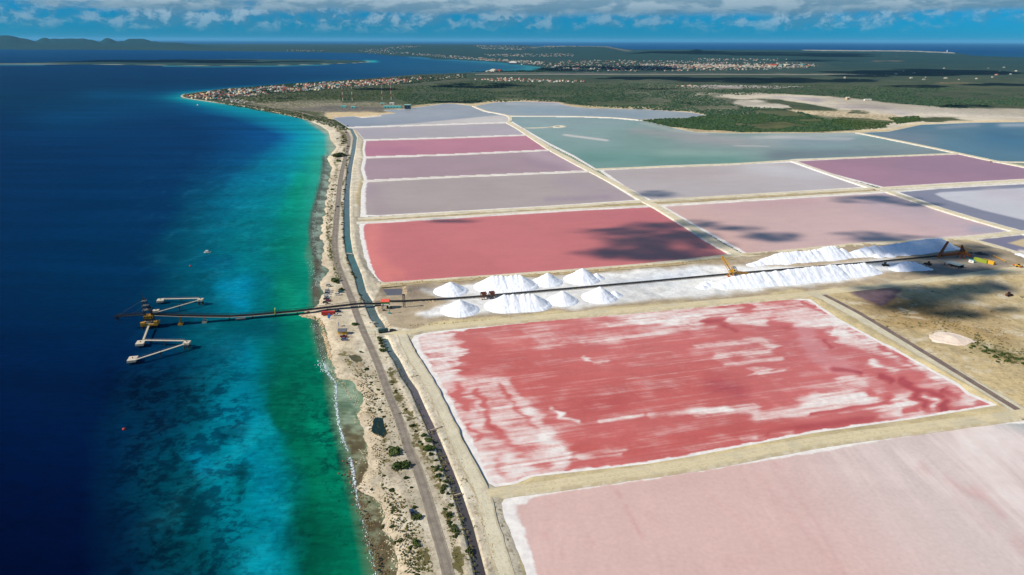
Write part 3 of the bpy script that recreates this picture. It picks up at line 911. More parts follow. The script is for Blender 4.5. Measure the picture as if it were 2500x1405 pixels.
def build_sea():
    xs = np.concatenate([np.arange(-2500, -60, 60), np.arange(-60, 1000, 5.0), np.arange(1000, 2600, 16.0), np.arange(2600, 5200, 60)])
    ys = np.concatenate([[101.6, 101.9, 102.3], np.arange(103, 140, 1.2), np.arange(140, 340, 2.0), np.arange(340, 1420, 4.0), np.arange(1420, 1770, 15)])
    gx, gy = np.meshgrid(xs, ys)
    # the horizon tilts with the roll of the camera: keep rows level on the ground
    gy2 = gy+0.003*(gx-CX)*np.clip(1-(gy-100)/60.0, 0, 1)
    px, py = gx.ravel(), gy2.ravel()
    W = at(px, py)
    keys = sorted(SEA_ROWS)
    Y = np.array(keys, float)
    X = np.array([SEA_ROWS[k][0] for k in keys], float)
    K = np.array([[alb(c) for c in SEA_ROWS[k][1]] for k in keys])
    pyq = np.clip(gy.ravel(), Y[0], Y[-1])
    wobs = [(fbm(W[:, 0]/70+13*i, W[:, 1]/70+5*i, 5)-0.5)*2+0.9*(fbm(W[:, 0]/22+7*i, W[:, 1]/22, 4)-0.5) for i in range(9)]
    wk = np.clip((py-200)*0.085, 0, 72)*sstep(px, 900, 740)
    sx = np.stack([np.interp(pyq, Y, X[:, i]) for i in range(9)], 1)
    q = px
    sx = sx+np.stack([w*wk*(0.4 if i > 6 else 1.0) for i, w in enumerate(wobs)], 1)
    sx = np.maximum.accumulate(sx, axis=1)+np.arange(9)*0.01
    col = np.stack([np.interp(pyq, Y, K[:, 0, k]) for k in range(3)], 1)
    for i in range(8):
        c0 = np.stack([np.interp(pyq, Y, K[:, i, k]) for k in range(3)], 1)
        c1 = np.stack([np.interp(pyq, Y, K[:, i+1, k]) for k in range(3)], 1)
        t = np.clip((q-sx[:, i])/(sx[:, i+1]-sx[:, i]), 0, 1)[:, None]
        m = (q >= sx[:, i])[:, None]
        col = np.where(m, c0*(1-t)+c1*t, col)

    def dab(pts, w, c, k=1.0, ky=1.0):
        a = np.clip(stroke(px, py, pts, w, ky)*k, 0, 1)[:, None]
        col[:] = col*(1-a)+alb(c)*a
    # deep water and weed-green shallows swallow more light than the bright sand shelf
    col *= (0.80+0.20*sstep(col[:, 2], 0.11, 0.19))[:, None]*np.where(py < 320, 0.84, 1.0)[:, None]*np.array([1.0, 0.97, 0.90])
    # sand tongues and weed beds that break up the bands
    for pts, w, c, k in (([(600, 860), (610, 920), (600, 960)], 32, (0, 122, 152), 0.8), ([(560, 1000), (620, 1020)], 30, (0, 130, 160), 0.7), ([(550, 1060), (590, 1050)], 20, (0, 66, 88), 0.85),
                         ([(480, 1110), (500, 1140)], 26, (0, 122, 155), 0.8), ([(610, 1120), (650, 1160), (640, 1240)], 30, (0, 126, 155), 0.7), ([(590, 1150), (585, 1200)], 20, (0, 88, 96), 0.8),
                         ([(680, 1230), (670, 1290)], 26, (0, 128, 150), 0.8), ([(720, 1200), (740, 1290)], 26, (0, 88, 66), 0.6), ([(650, 1300), (640, 1405), (650, 1500)], 34, (0, 134, 162), 0.6),
                         ([(545, 700), (600, 690), (570, 730), (590, 745)], 22, (0, 132, 174), 0.8), ([(500, 640), (560, 640)], 18, (0, 84, 120), 0.6), ([(600, 560), (620, 610)], 20, (0, 108, 130), 0.5),
                         ([(640, 930), (660, 960)], 26, (0, 98, 88), 0.5), ([(700, 960), (720, 1060)], 40, (0, 102, 82), 0.6), ([(730, 1120), (790, 1200)], 34, (0, 118, 92), 0.5), ([(760, 1000), (790, 1090)], 20, (0, 140, 112), 0.5),
                         ([(700, 700), (720, 760)], 26, (10, 142, 116), 0.6), ([(660, 800), (600, 790), (540, 800)], 26, (0, 88, 100), 0.7), ([(600, 430), (690, 438)], 12, (0, 98, 135), 0.5), ([(650, 400), (740, 410)], 10, (0, 120, 150), 0.4),
                         ([(720, 470), (740, 440)], 18, (0, 136, 116), 0.7), ([(700, 520), (730, 500)], 24, (0, 138, 118), 0.6)):
        dab(pts, w, c, k)
    dab([(470, 830), (560, 815), (650, 806)], 34, (0, 80, 98), 0.75)
    dab([(520, 880), (570, 850)], 30, (0, 82, 106), 0.6)
    # reef flat between the breakers and the beach
    flat = SURF[1:]+[(781, 781)]+[p for p in reversed(COAST[2:20])]
    a = sstep(sdf(px, py, flat)+(fbm(W[:, 0]/7, W[:, 1]/7, 3)-.5)*22, -9, 7)[:, None]
    rf = fbm(W[:, 0]/9, W[:, 1]/9, 4)[:, None]
    kk = sstep(py+(fbm(W[:, 0]/16, W[:, 1]/16, 3)-.5)*160, 960, 1110)[:, None]
    rf2 = fbm(W[:, 0]/3.2+5, W[:, 1]/3.2, 4)[:, None]
    mxf = sstep(rf*.6+rf2*.4, 0.40, 0.60)
    rc = (alb(92, 80, 60)*(1-mxf)+alb(132, 138, 116)*mxf)*kk+(alb(104, 136, 116)*(1-mxf)+alb(152, 178, 160)*mxf)*(1-kk)
    col[:] = col*(1-a*0.92)+rc*a*0.92
    flatn = [(768, 748), (764, 700), (774, 640), (759, 600), (756, 560), (761, 520), (774, 480), (784, 440), (790, 385), (800, 372), (811, 411), (802, 456), (797, 496), (788, 530), (783, 579), (791, 610), (786, 638), (796, 660), (788, 692), (780, 724)]
    a = sstep(sdf(px, py, flatn), -3, 3)[:, None]
    rc = alb(92, 96, 92)*(1-sstep(rf, 0.4, 0.62))+alb(138, 156, 150)*sstep(rf, 0.4, 0.62)
    col[:] = col*(1-a*0.85)+rc*a*0.85
    for pts in (SURF_N, [(768, 780), (778, 840), (790, 880)]):
        dab(pts, 4.5, (70, 68, 66), 0.75)
    for pts in ([(770, 640), (782, 660)], [(770, 700), (780, 740)], [(772, 790), (786, 830), (796, 862)]):
        dab(pts, 7, (88, 78, 66), 0.7)
    # turquoise shoals round the islet and in the bay
    dab([(896, 150.2), (912, 150.6)], 10, (40, 165, 175), 0.9, 4)
    dab([(400, 162.0), (520, 163.2), (690, 161.7), (800, 158.6)], 3.0, (60, 140, 150), 0.7, 2.5)
    dab([(-50, 158.6), (100, 158.6)], 8, (70, 140, 160), 0.5, 4)
    dab([(1290, 166), (1322, 168)], 14, (50, 130, 150), 0.6, 2)
    dab([(1000, 140), (1118, 148), (1200, 152.5)], 4, (50, 130, 165), 0.6, 2)
    # mid-water brightening off the point
    dab([(250, 232), (360, 236)], 60, (0, 78, 122), 0.5, 5)
    dab([(150, 290), (330, 262)], 90, (0, 66, 112), 0.6, 3)
    patch = np.clip(0.30*sstep(px, 690, 740)*sstep(px, 900, 850)*sstep(py, 700, 850)+sstep(px, 200, 340)*sstep(px, 640, 540)*sstep(py, 780, 960)+0.45*sstep(px, 540, 600)*sstep(px, 800, 690)*sstep(py, 800, 1000)+0.35*sstep(px, 400, 520)*sstep(px, 760, 640)*sstep(py, 260, 420)*sstep(py, 900, 700)
                    + 0.8*stroke(px, py, [(780, 1020), (820, 1180)], 26)*sstep(py, 980, 1040)+0.35*stroke(px, py, [(780, 900), (800, 1000), (850, 1180), (890, 1330)], 16), 0, 1)
    streak = np.clip(sstep(px, 250, 420)*sstep(px, 800, 700)*sstep(py, 300, 500), 0, 1)
    foam = np.clip(1.0*stroke(px, py, SURF, 5)*sstep(py, 880, 920)+0.55*stroke(px, py, SURF_N, 5)+0.3*stroke(px, py, [(768, 780), (790, 880)], 6)+0.25*a[:, 0], 0, 1)
    F = grid_faces(len(ys), len(xs))
    me = np_mesh('sea', W, F)
    set_col(me, 'col', col); set_val(me, 'patch', patch); set_val(me, 'streak', streak); set_val(me, 'foam', foam)
    set_val(me, 'dots', np.clip(stroke(px, py, [(775, 990), (800, 1080), (815, 1180), (850, 1300)], 34)+0.5*stroke(px, py, [(690, 1200), (620, 1290)], 60), 0, 0.85))
    return struct(link('sea', me, sea_material()), 'deep blue sea turning turquoise over the reef shelf')


# ------------------------------------------------------------------ ponds
def sheet(name, poly, z, mat, col, step=(4, 2.5), rim=2.0, paint=None, grow=1.0, fade=None, label=None, xmax=2650, ymax=1500):
    X = [p[0] for p in poly]; Yv = [p[1] for p in poly]
    xs = np.arange(min(X)-6, min(max(X), 2760)+6, step[0]); ys = np.arange(min(Yv)-4, min(max(Yv), 1720)+4, step[1])
    gx, gy = np.meshgrid(xs, ys)
    px, py = gx.ravel(), gy.ravel()
    s = sdf(px, py, poly).reshape(gx.shape)
    sc4 = np.maximum.reduce([s[:-1, :-1], s[1:, :-1], s[:-1, 1:], s[1:, 1:]])
    F = grid_faces(*gx.shape, sc4 > -grow)
    W = at(px, py, z)
    W, F, px, py, s = compact(W, F, px, py, s.ravel())
    edge = np.abs(dist_line(W[:, 0], W[:, 1], w2(poly, z), True))*np.sign(s)
    n = len(W)
    c = np.tile(alb(col), (n, 1)); salt = np.zeros(n); rimv = np.full(n, float(rim))
    env = dict(px=px, py=py, W=W, edge=edge, c=c, salt=salt, rim=rimv)
    if paint:
        paint(env)
    me = np_mesh(name, W, F)
    set_col(me, 'col', np.clip(env['c'], 0, 1)); set_val(me, 'salt', env['salt']); set_val(me, 'edge', edge); set_val(me, 'rim', env['rim'])
    return struct(link(name, me, mat), label)


def dabber(e):
    px, py, c = e['px'], e['py'], e['c']

    def col(pts, w, rgb, k=1.0, ky=1.0):
        a = np.clip(stroke(px, py, pts, w, ky)*k, 0, 1)[:, None]
        c[:] = c*(1-a)+alb(rgb)*a

    def area(poly, rgb, soft=6, k=1.0):
        a = (sstep(sdf(px, py, poly), -soft, soft)*k)[:, None]
        c[:] = c*(1-a)+alb(rgb)*a

    def salt(pts, w, k, ky=1.0):
        e['salt'] += k*stroke(px, py, pts, w, ky)

    def salta(poly, k, soft=12):
        e['salt'] += k*sstep(sdf(px, py, poly), -soft, soft)
    return col, area, salt, salta

# tracks that must be level (filled before the land is built)
TOP15 = [(955, 812), (1000, 811), (1065, 799), (1300, 776), (1549, 755), (1780, 734), (1960, 719), (2020, 712), (2200, 693), (2480, 657), (2700, 632)]
D1516 = [(1190, 1204), (1270, 1193), (1300, 1189), (1500, 1160), (1720, 1127), (1985, 1078), (2240, 1043), (2460, 1014), (2600, 996)]
EAST_TRACK = [(1262, 1500), (1236, 1405), (1205, 1310), (1178, 1208), (1150, 1150), (1128, 1110), (1089, 1020), (1048, 937), (1010, 875), (992, 845), (985, 825), (975, 812), (940, 806), (900, 806)]
TRACK15R = [(1985, 716), (2030, 738), (2110, 782), (2300, 892), (2440, 972), (2520, 1022)]
DITCH15R = [(2012, 720), (2100, 766), (2250, 856), (2380, 936), (2490, 1004), (2560, 1046)]
YARD_N = [(930, 700), (1000, 693.5), (1100, 686), (1360, 669), (1560, 653), (1650, 645), (1790, 630)]
BELT = [(940, 742), (990, 741.5), (1134, 733), (1313, 717.5), (1560, 695.5), (1640, 688), (1774, 675.5), (1890, 665.6), (2120, 646.5), (2194, 639.5), (2320, 628), (2372, 623.5)]
FLAT_LINES += [(TOP15, 16), (D1516, 14), (EAST_TRACK, 7), (TRACK15R, 8), (DITCH15R, 6), (YARD_N, 9), (BELT, 8)]
FLAT_SPOTS += [((820, 710), 28), ((835, 775), 38), ((840, 815), 22), ((950, 745), 26), ((955, 780), 28), ((1005, 1254), 9)]
FLAT_SPOTS += [((925, 1042), 12), ((868, 877), 9)]
FLAT_SPOTS += [((x, y), 24) for x, y in ((1101, 715), (1225, 704), (1260, 703), (1336, 693), (1421, 686), (1123, 762), (1240, 750), (1290, 749), (1340, 747), (1373, 738), (1463, 730))]

ground = build_land()
sea = build_sea()

# ------------------------------------------------------------------ ponds, each its own sheet of brine
def ang(a, b):
    p, q = at(*a), at(*b)
    return math.atan2(q[1]-p[1], q[0]-p[0])


A15 = ang((1300, 1168), (1985, 1061))
A16 = ang((1892, 1132), (2053, 1397))
AUP = ang((1000, 507), (1500, 478))
m_still = pond_material('brine_still', AUP, 0.10, 0.11, 0.5)
m_lagoon = pond_material('lagoon_water', AUP, 0.26, 0.19, 0.35)
m_red = pond_material('brine_red', AUP, 0.12, 0.10, 0.8)
m_pan = pond_material('crystallizing_pan', A15, 0.58, 0.16, 1.0, fine=0.30)
m_pale = pond_material('pale_pan', A16, 0.75, 0.09, 0.6)


def p1(e):
    col, area, salt, salta = dabber(e)
    col([(830, 300), (900, 296)], 40, (126, 136, 158), 0.7, 3)
    col([(960, 285), (1120, 270)], 60, (160, 164, 180), 0.6, 3)
    col([(860, 304), (1000, 297), (1120, 290)], 30, (146, 152, 172), 0.5, 4)
    area([(848, 312), (1000, 303), (1120, 291), (1228, 281), (1246, 290), (1240, 300), (1000, 308)], (206, 200, 202), 1.5, 0.95)
    salt([(1120, 296), (1230, 288)], 30, 0.35, 4)
    salt([(900, 286), (930, 284)], 10, 0.4, 4)


sheet('salt_pond', P1, 0.40, m_lagoon, (148, 156, 168), (4, 1.2), 3, p1, 2.0, label='grey lavender lagoon at the head of the ponds below the village')


def lpond(dark, leftw=10):
    def f(e):
        col, area, salt, salta = dabber(e)
        e['rim'][:] = 1.6+leftw*0.42*sstep(e['px'], 925, 895)
        for q in dark:
            col(*q)
    return f


sheet('salt_pond', P2, 0.42, m_still, (178, 170, 178), (4, 1.2), 3, lpond([([(1150, 315), (1280, 325)], 40, (184, 172, 186), 0.6, 3), ([(900, 325), (1000, 320)], 40, (172, 160, 178), 0.5, 3)], 2), label='pale lavender pond north of the rose pond')
sheet('salt_pond', P3, 0.44, m_still, (186, 122, 142), (4, 1.2), 3, lpond([([(1000, 352), (1250, 342)], 50, (194, 124, 148), 0.6, 4), ([(900, 370), (980, 366)], 40, (176, 110, 140), 0.6, 4)], 9), label='rose pink pond between two lavender ponds')
sheet('salt_pond', P4, 0.46, m_still, (168, 142, 153), (4, 1.5), 3, lpond([([(1300, 372), (1420, 412)], 16, (186, 160, 176), 0.8, 1), ([(1290, 395), (1360, 410)], 25, (158, 130, 152), 0.5, 2), ([(920, 410), (1050, 405)], 60, (172, 142, 158), 0.5, 3)], 11), label='mauve pond below the rose pink pond')
sheet('salt_pond', P5, 0.48, m_still, (174, 160, 162), (4, 1.6), 4, lpond([([(900, 460), (930, 500)], 24, (164, 142, 156), 0.6, 1), ([(960, 490), (1100, 480)], 60, (180, 166, 168), 0.6, 3), ([(1380, 440), (1520, 480)], 30, (168, 150, 164), 0.6, 1.5), ([(1340, 488), (1480, 482)], 14, (150, 130, 156), 0.5, 2)], 12), label='greyish mauve pond north of the red pond')


def p6(e):
    col, area, salt, salta = dabber(e)
    e['rim'][:] = 2.0+3.2*sstep(e['px'], 930, 900)
    col([(910, 560), (900, 620), (940, 680)], 26, (224, 132, 128), 0.7)
    col([(1100, 560), (1300, 620)], 80, (204, 118, 122), 0.6, 2)
    col([(1500, 520), (1600, 540)], 60, (190, 104, 116), 0.5, 2)
    col([(920, 640), (980, 670)], 12, (216, 128, 122), 0.6)


sheet('salt_pond', P6, 0.40, m_red, (198, 113, 117), (4, 2), 3, p6, label='big coral red pond in front of the salt stockpiles')


def p7(e):
    col, area, salt, salta = dabber(e)
    col([(1300, 310), (1450, 330)], 60, (140, 164, 166), 0.8, 2)
    col([(1280, 295), (1500, 300)], 50, (142, 162, 170), 0.7, 4)
    col([(1450, 385), (1640, 392), (1780, 385)], 50, (98, 144, 136), 0.9, 2.5)
    col([(1640, 372), (1850, 375)], 40, (138, 168, 164), 0.8, 4)
    col([(1700, 340), (1880, 350)], 60, (152, 160, 166), 0.85, 3)
    col([(1560, 320), (1700, 335), (1800, 345)], 30, (158, 156, 160), 0.7, 3)
    col([(1900, 380), (2100, 372), (2280, 370)], 40, (112, 122, 132), 0.9, 3)
    col([(1960, 345), (2060, 345)], 50, (132, 146, 160), 0.8, 3)
    col([(2120, 350), (2260, 364)], 36, (128, 142, 146), 0.7, 2)
    col([(1890, 333), (2090, 328)], 24, (178, 182, 184), 0.7, 5)
    salt([(1380, 330), (1480, 343)], 9, 0.62, 2.5)
    salt([(1850, 336), (1960, 338), (2070, 340)], 26, 0.42, 4)
    salt([(1570, 300), (1640, 318), (1720, 328)], 18, 0.36, 2.5)
    salt([(1800, 356), (1870, 358)], 14, 0.45, 5)
    e['rim'][:] = 1.0


sheet('lagoon', P7, 0.40, m_lagoon, (120, 152, 148), (5, 1.5), 1, p7, 2.0, label='wide green grey brine lagoon beyond the ponds')


def p8(e):
    col, area, salt, salta = dabber(e)
    col([(1300, 270), (1560, 282)], 40, (134, 154, 170), 0.8, 4)
    salt([(1240, 254), (1380, 256)], 20, 0.35, 5)


sheet('lagoon', P8, 0.43, m_lagoon, (150, 160, 172), (5, 1.2), 1, p8, 2.0, label='blue grey upper lagoon under the green scrub')


def p9(e):
    col, area, salt, salta = dabber(e)
    col([(1850, 410), (1980, 425)], 50, (204, 204, 214), 0.7, 3)
    col([(1500, 425), (1700, 420)], 60, (180, 168, 172), 0.6, 3)
    col([(1650, 465), (2000, 455)], 60, (186, 182, 190), 0.5, 3)


sheet('salt_pond', P9, 0.42, m_still, (186, 176, 182), (4, 1.5), 4, p9, label='pale grey lavender pond right of the cross dike')


def p10(e):
    col, area, salt, salta = dabber(e)
    col([(2000, 405), (2120, 420)], 40, (172, 122, 146), 0.6, 2)
    col([(2250, 400), (2450, 415)], 70, (154, 118, 146), 0.5, 2)


sheet('salt_pond', P10, 0.44, m_still, (164, 122, 144), (4, 1.5), 3, p10, label='plum purple pond beside the blue lagoon')


def p11(e):
    col, area, salt, salta = dabber(e)
    col([(2180, 335), (2240, 345)], 50, (112, 124, 138), 0.8, 2)
    col([(2440, 335), (2500, 345), (2700, 345)], 70, (34, 98, 138), 0.8, 2.5)
    col([(2450, 306), (2700, 304)], 14, (164, 176, 190), 0.8, 3)
    col([(2300, 312), (2380, 306)], 14, (140, 150, 166), 0.6, 3)


sheet('lagoon', P11, 0.43, m_lagoon, (78, 116, 138), (5, 1.5), 1, p11, 2.0, label='deep blue lagoon on the right edge')


def p12(e):
    col, area, salt, salta = dabber(e)
    e['rim'][:] = 3
    col([(1680, 530), (1800, 600)], 50, (214, 176, 172), 0.7, 1.5)
    col([(1760, 500), (1950, 490)], 50, (196, 160, 168), 0.6, 3)
    col([(2150, 500), (2380, 560)], 60, (188, 168, 182), 0.7, 2)
    col([(2150, 478), (2260, 510)], 20, (176, 160, 172), 0.7, 1.5)
    col([(2380, 560), (2470, 564)], 20, (160, 158, 178), 0.8, 2)
    salt([(2250, 584), (2345, 578)], 10, 0.55, 2)


sheet('salt_pond', P12, 0.46, m_still, (206, 176, 178), (4, 1.7), 3, p12, label='pale pink pond behind the long stockpiles')


def p13(e):
    col, area, salt, salta = dabber(e)
    area([(2282, 474), (2296, 470), (2500, 459), (2760, 445), (2760, 590), (2500, 538), (2400, 514), (2310, 488)], (200, 200, 214), 2.2, 1.0)
    col([(2420, 470), (2500, 480)], 24, (196, 184, 198), 0.6, 2)


sheet('salt_pond', P13, 0.48, m_still, (130, 130, 154), (4, 1.7), 3, p13, label='slate pond with a pale salt sheet in its middle')


def p14(e):
    col, area, salt, salta = dabber(e)
    area([(2462, 594), (2500, 583), (2640, 575), (2640, 610), (2500, 604)], (206, 186, 146), 1.5)
    salt([(2490, 617), (2560, 622)], 8, 0.9)


sheet('salt_pond', P14, 0.41, m_still, (122, 118, 146), (4, 2), 1.5, p14, label='small slate pond at the right behind the plant')


def p15(e):
    X, Y = e['W'][:, 0], e['W'][:, 1]
    ca, sa = math.cos(A15), math.sin(A15)
    U, V = X*ca+Y*sa, -X*sa+Y*ca
    # ragged, raked edges: warp along the furrows more than across
    e['px'] = e['px']+46*(fbm(U/60, V/6, 5)-.5)+26*(fbm(U/14+9, V/9, 4)-.5)
    e['py'] = e['py']+16*(fbm(U/30+4, V/16+8, 4)-.5)
    col, area, salt, salta = dabber(e)
    px, py = e['px'], e['py']
    e['rim'][:] = 3.2+2.6*sstep(px, 1230, 1120)
    e['salt'] += 0.16
    col([(1250, 900), (1400, 960), (1700, 950)], 150, (194, 98, 96), 0.75, 1.8)
    col([(1400, 1100), (1700, 1080), (1900, 1030)], 50, (192, 94, 92), 0.8, 1.5)
    col([(1440, 995), (1500, 990)], 50, (178, 80, 82), 0.6, 1.5)
    col([(1753, 940), (1803, 956)], 30, (170, 76, 86), 0.7, 1.3)
    col([(1560, 880), (1650, 860)], 60, (202, 112, 112), 0.6, 2)
    col([(1100, 830), (1250, 830)], 50, (204, 120, 118), 0.6, 2)
    area([(1931, 775), (1965, 778), (2020, 860), (2110, 905), (2060, 925), (1960, 860)], (206, 140, 146), 10, 0.8)
    left = [(995, 832), (1060, 800), (1112, 812), (1136, 850), (1134, 884), (1116, 916), (1150, 926), (1250, 925), (1270, 960), (1318, 1013), (1354, 1074), (1392, 1110), (1371, 1160), (1208, 1197), (1110, 1056), (1045, 928)]
    salta(left, 0.38, 8)
    salta([(995, 832), (1060, 800), (1112, 812), (1136, 850), (1134, 884), (1116, 916), (1090, 940), (1040, 920)], 0.12, 8)
    salt([(1050, 850), (1110, 870), (1120, 900)], 30, 0.16)
    salt([(1180, 1150), (1300, 1150), (1370, 1110)], 34, 0.30)
    salt([(1340, 1060), (1385, 1105)], 20, 0.25)
    salt([(1290, 1010), (1330, 1080)], 16, 0.25)
    for q, w, k in (([(1115, 942), (1140, 1002)], 10, -0.45), ([(1172, 960), (1186, 1000), (1204, 1046)], 8, -0.45), ([(1225, 945), (1262, 1000), (1304, 1048)], 7, -0.35), ([(1200, 1052), (1240, 1080), (1284, 1115)], 13, -0.5),
                    ([(1222, 1120), (1230, 1160)], 12, -0.4), ([(1150, 1040), (1165, 1075)], 8, -0.35), ([(1310, 1142), (1335, 1140)], 9, -0.5), ([(1120, 830), (1180, 850)], 18, -0.25), ([(1115, 890), (1135, 905)], 10, -0.4), ([(1130, 960), (1170, 1010)], 6, -0.2),
                    ([(1260, 1176), (1280, 1172)], 8, -0.5), ([(1400, 1100), (1520, 1100)], 24, -0.15), ([(1395, 1145), (1450, 1150)], 14, -0.2)):
        salt(q, w, k)
    # pale bands towards the far edge
    salta([(1282, 800), (1440, 785), (1585, 770), (1720, 765), (1720, 800), (1600, 822), (1440, 850), (1310, 850)], 0.17, 8)
    salta([(1478, 772), (1780, 742), (1978, 728), (2060, 784), (2090, 830), (1990, 806), (1960, 800), (1880, 800), (1800, 790), (1700, 800), (1560, 796)], 0.46, 7)
    salt([(1540, 790), (1700, 776), (1780, 775)], 9, 0.2)
    salt([(1380, 832), (1480, 830), (1560, 818), (1750, 800)], 5, 0.3)
    salt([(1480, 795), (1560, 786)], 5, 0.25)
    salta([(2020, 785), (2060, 780), (2200, 858), (2350, 938), (2290, 934), (2180, 882), (2100, 852), (2050, 842)], 0.42, 9)
    salta([(2180, 960), (2250, 930), (2440, 990), (2250, 1020), (2120, 1020)], 0.22, 10)
    salt([(2000, 760), (2100, 815), (2200, 868), (2320, 935)], 16, 0.22)
    for q, w, k in (([(1700, 846), (1790, 838), (1850, 833), (1890, 850)], 6, 0.36), ([(1750, 872), (1800, 865), (1876, 858)], 9, 0.42), ([(1771, 890), (1830, 884), (1913, 876)], 5, 0.4), ([(1838, 906), (1878, 900)], 7, 0.45), ([(1860, 914), (1920, 904)], 4, 0.35),
                    ([(1585, 1018), (1690, 1008), (1780, 1000)], 8, 0.42), ([(1700, 1012), (1770, 1002), (1848, 996)], 9, 0.4), ([(1464, 1031), (1567, 1018)], 4, 0.42), ([(1990, 962), (2080, 958), (2150, 962)], 17, 0.42), ([(1960, 985), (2060, 976), (2150, 968)], 11, 0.36),
                    ([(1850, 1020), (1960, 1004), (2100, 990), (2210, 985)], 12, 0.42), ([(2050, 925), (2105, 930)], 12, 0.36), ([(2120, 880), (2180, 905)], 5, 0.55), ([(2200, 985), (2240, 1000)], 18, 0.34), ([(2250, 960), (2290, 990)], 9, 0.5), ([(2330, 960), (2380, 985)], 10, 0.3),
                    ([(1407, 1112), (1460, 1100), (1520, 1098)], 7, 0.3), ([(1420, 1120), (1510, 1110)], 4, 0.4), ([(1810, 1075), (1842, 1070)], 5, 0.5), ([(1885, 1060), (1935, 1054)], 7, 0.45), ([(1350, 1010), (1372, 1022), (1410, 1028)], 4, 0.55), ([(1340, 1000), (1365, 1020)], 5, 0.4),
                    ([(1425, 872), (1440, 885), (1480, 882)], 4, 0.4), ([(1400, 1145), (1430, 1142)], 5, 0.5), ([(1452, 1145), (1478, 1140)], 4, 0.45),
                    ([(1728, 785), (1764, 783)], 12, -0.7), ([(2130, 962), (2165, 972)], 12, -0.6), ([(2040, 900), (2100, 912)], 9, -0.5), ([(2150, 918), (2170, 930)], 9, -0.55), ([(2195, 928), (2230, 945), (2290, 962)], 9, -0.6), ([(2235, 965), (2262, 990)], 13, -0.65),
                    ([(2300, 985), (2310, 1005)], 15, -0.7), ([(2215, 1003), (2240, 1000)], 9, -0.55), ([(2300, 950), (2340, 968)], 9, -0.5), ([(1980, 1010), (2120, 990), (2210, 978)], 4, -0.55), ([(1880, 1060), (1960, 1040), (2140, 1022)], 12, -0.35), ([(1960, 738), (2010, 762)], 6, -0.5), ([(2160, 850), (2230, 892)], 7, -0.4),
                    ([(1880, 785), (1920, 800)], 10, -0.4), ([(1815, 752), (1830, 750)], 7, -0.5), ([(2010, 830), (2030, 850)], 5, -0.3), ([(1770, 800), (1800, 815)], 6, -0.3)):
        salt(q, w*(1.0 if k < 0 else 1.15), k*(1.5 if k < 0 else 1.15))
    feather = -0.10+2.1*fbm(U/17.0, V/1.7, 5)+0.5*(fbm(U/5.0, V/4.0, 4)-0.5)
    e['salt'] = np.where(e['salt'] > 0.16, 0.16+(e['salt']-0.16)*feather, e['salt'])
    dk = np.clip(-(e['salt']-0.05)/0.5, 0, 1)[:, None]
    e['c'][:] = e['c']*(1-dk*0.8)+alb(164, 62, 70)*dk*0.8
    e['salt'] += 0.50*(fbm(U/45.0, V/5.0, 5)-0.5)+0.42*(fbm(U/10+3, V/10, 5)-0.5)


sheet('salt_pan', P15, 0.40, m_pan, (198, 110, 111), (3, 2.2), 5, p15, label='large red crystallizing pan streaked with white salt')


def p16(e):
    col, area, salt, salta = dabber(e)
    px, py = e['px'], e['py']
    e['rim'][:] = 4.2+3.8*sstep(px, 1330, 1260)
    e['salt'] += 0.02
    a = sstep(px-0.9*(py-1030), 1650, 2150)[:, None]
    e['c'][:] = e['c']*(1-a)+alb(210, 196, 199)*a
    for q, w, k in (([(1500, 1196), (1515, 1212)], 6, 0.5), ([(1527, 1235), (1545, 1270), (1566, 1310)], 6, 0.6), ([(1345, 1225), (1350, 1232)], 9, 0.25), ([(1330, 1305), (1334, 1308)], 9, 0.4), ([(1370, 1350), (1374, 1362)], 7, 0.35), ([(1440, 1315), (1445, 1330)], 9, 0.25), ([(1580, 1250), (1600, 1275)], 9, 0.2),
                    ([(1770, 1378), (1830, 1370)], 14, 0.25), ([(1890, 1132), (1905, 1142)], 7, 0.4), ([(1900, 1160), (1990, 1270), (2060, 1400)], 7, 0.22), ([(1720, 1200), (1830, 1290), (1890, 1350)], 7, 0.2), ([(1850, 1160), (1960, 1290), (2060, 1410)], 9, 0.2), ([(2245, 1140), (2262, 1155)], 12, 0.6),
                    ([(2310, 1170), (2350, 1195), (2410, 1220), (2450, 1260)], 10, 0.5), ([(2380, 1195), (2400, 1205)], 13, 0.6), ([(2480, 1320), (2500, 1340)], 18, 0.4), ([(2330, 1210), (2420, 1290)], 10, 0.2)):
        col(q, w, (198, 148, 152), k*0.62)
    salt([(2300, 1080), (2400, 1150), (2520, 1250), (2600, 1330)], 60, 0.50)
    salt([(2400, 1050), (2520, 1110)], 60, 0.55)
    salt([(2200, 1100), (2350, 1240), (2480, 1370)], 20, 0.36)
    salt([(2050, 1100), (2200, 1180)], 80, 0.24)
    col([(2440, 1030), (2520, 1045)], 22, (150, 170, 178), 0.7)


sheet('salt_pan', P16, 0.42, m_pale, (212, 182, 182), (4, 2.6), 3, p16, 2.0, label='pale pink salt pan filling the bottom right corner')
sheet('settling_pond', P17, 0.38, m_still, (98, 100, 112), (2, 1.2), 0.05, None, 1.0, label='small dark square pond behind the striped transfer house')

m_pool = canal_material((0, 0, 0), (24, 44, 40), 'tide_pool_water')


def pool(poly, col, label):
    def f(e):
        e['c'][:] = e['c']*(0.7+0.7*fbm(e['W'][:, 0]/1.5, e['W'][:, 1]/1.5, 4))[:, None]
    return sheet('tide_pool', poly, GZ+0.16, m_pool, col, (0.8, 0.6), 0, f, 0.2, label=label)


pool([(913, 1024), (918, 1020), (926, 1020), (933, 1022), (935, 1030), (936, 1040), (940, 1050), (942, 1060), (938, 1065), (929, 1064), (922, 1060), (914, 1059), (909, 1055), (908, 1047), (911, 1038), (911, 1030)], (26, 46, 42), 'dark tide pool in the pale sand west of the road')
pool([(852, 870), (866, 867), (878, 870), (884, 880), (878, 887), (868, 884), (858, 878)], (104, 98, 62), 'shallow olive brown hollow west of the road')

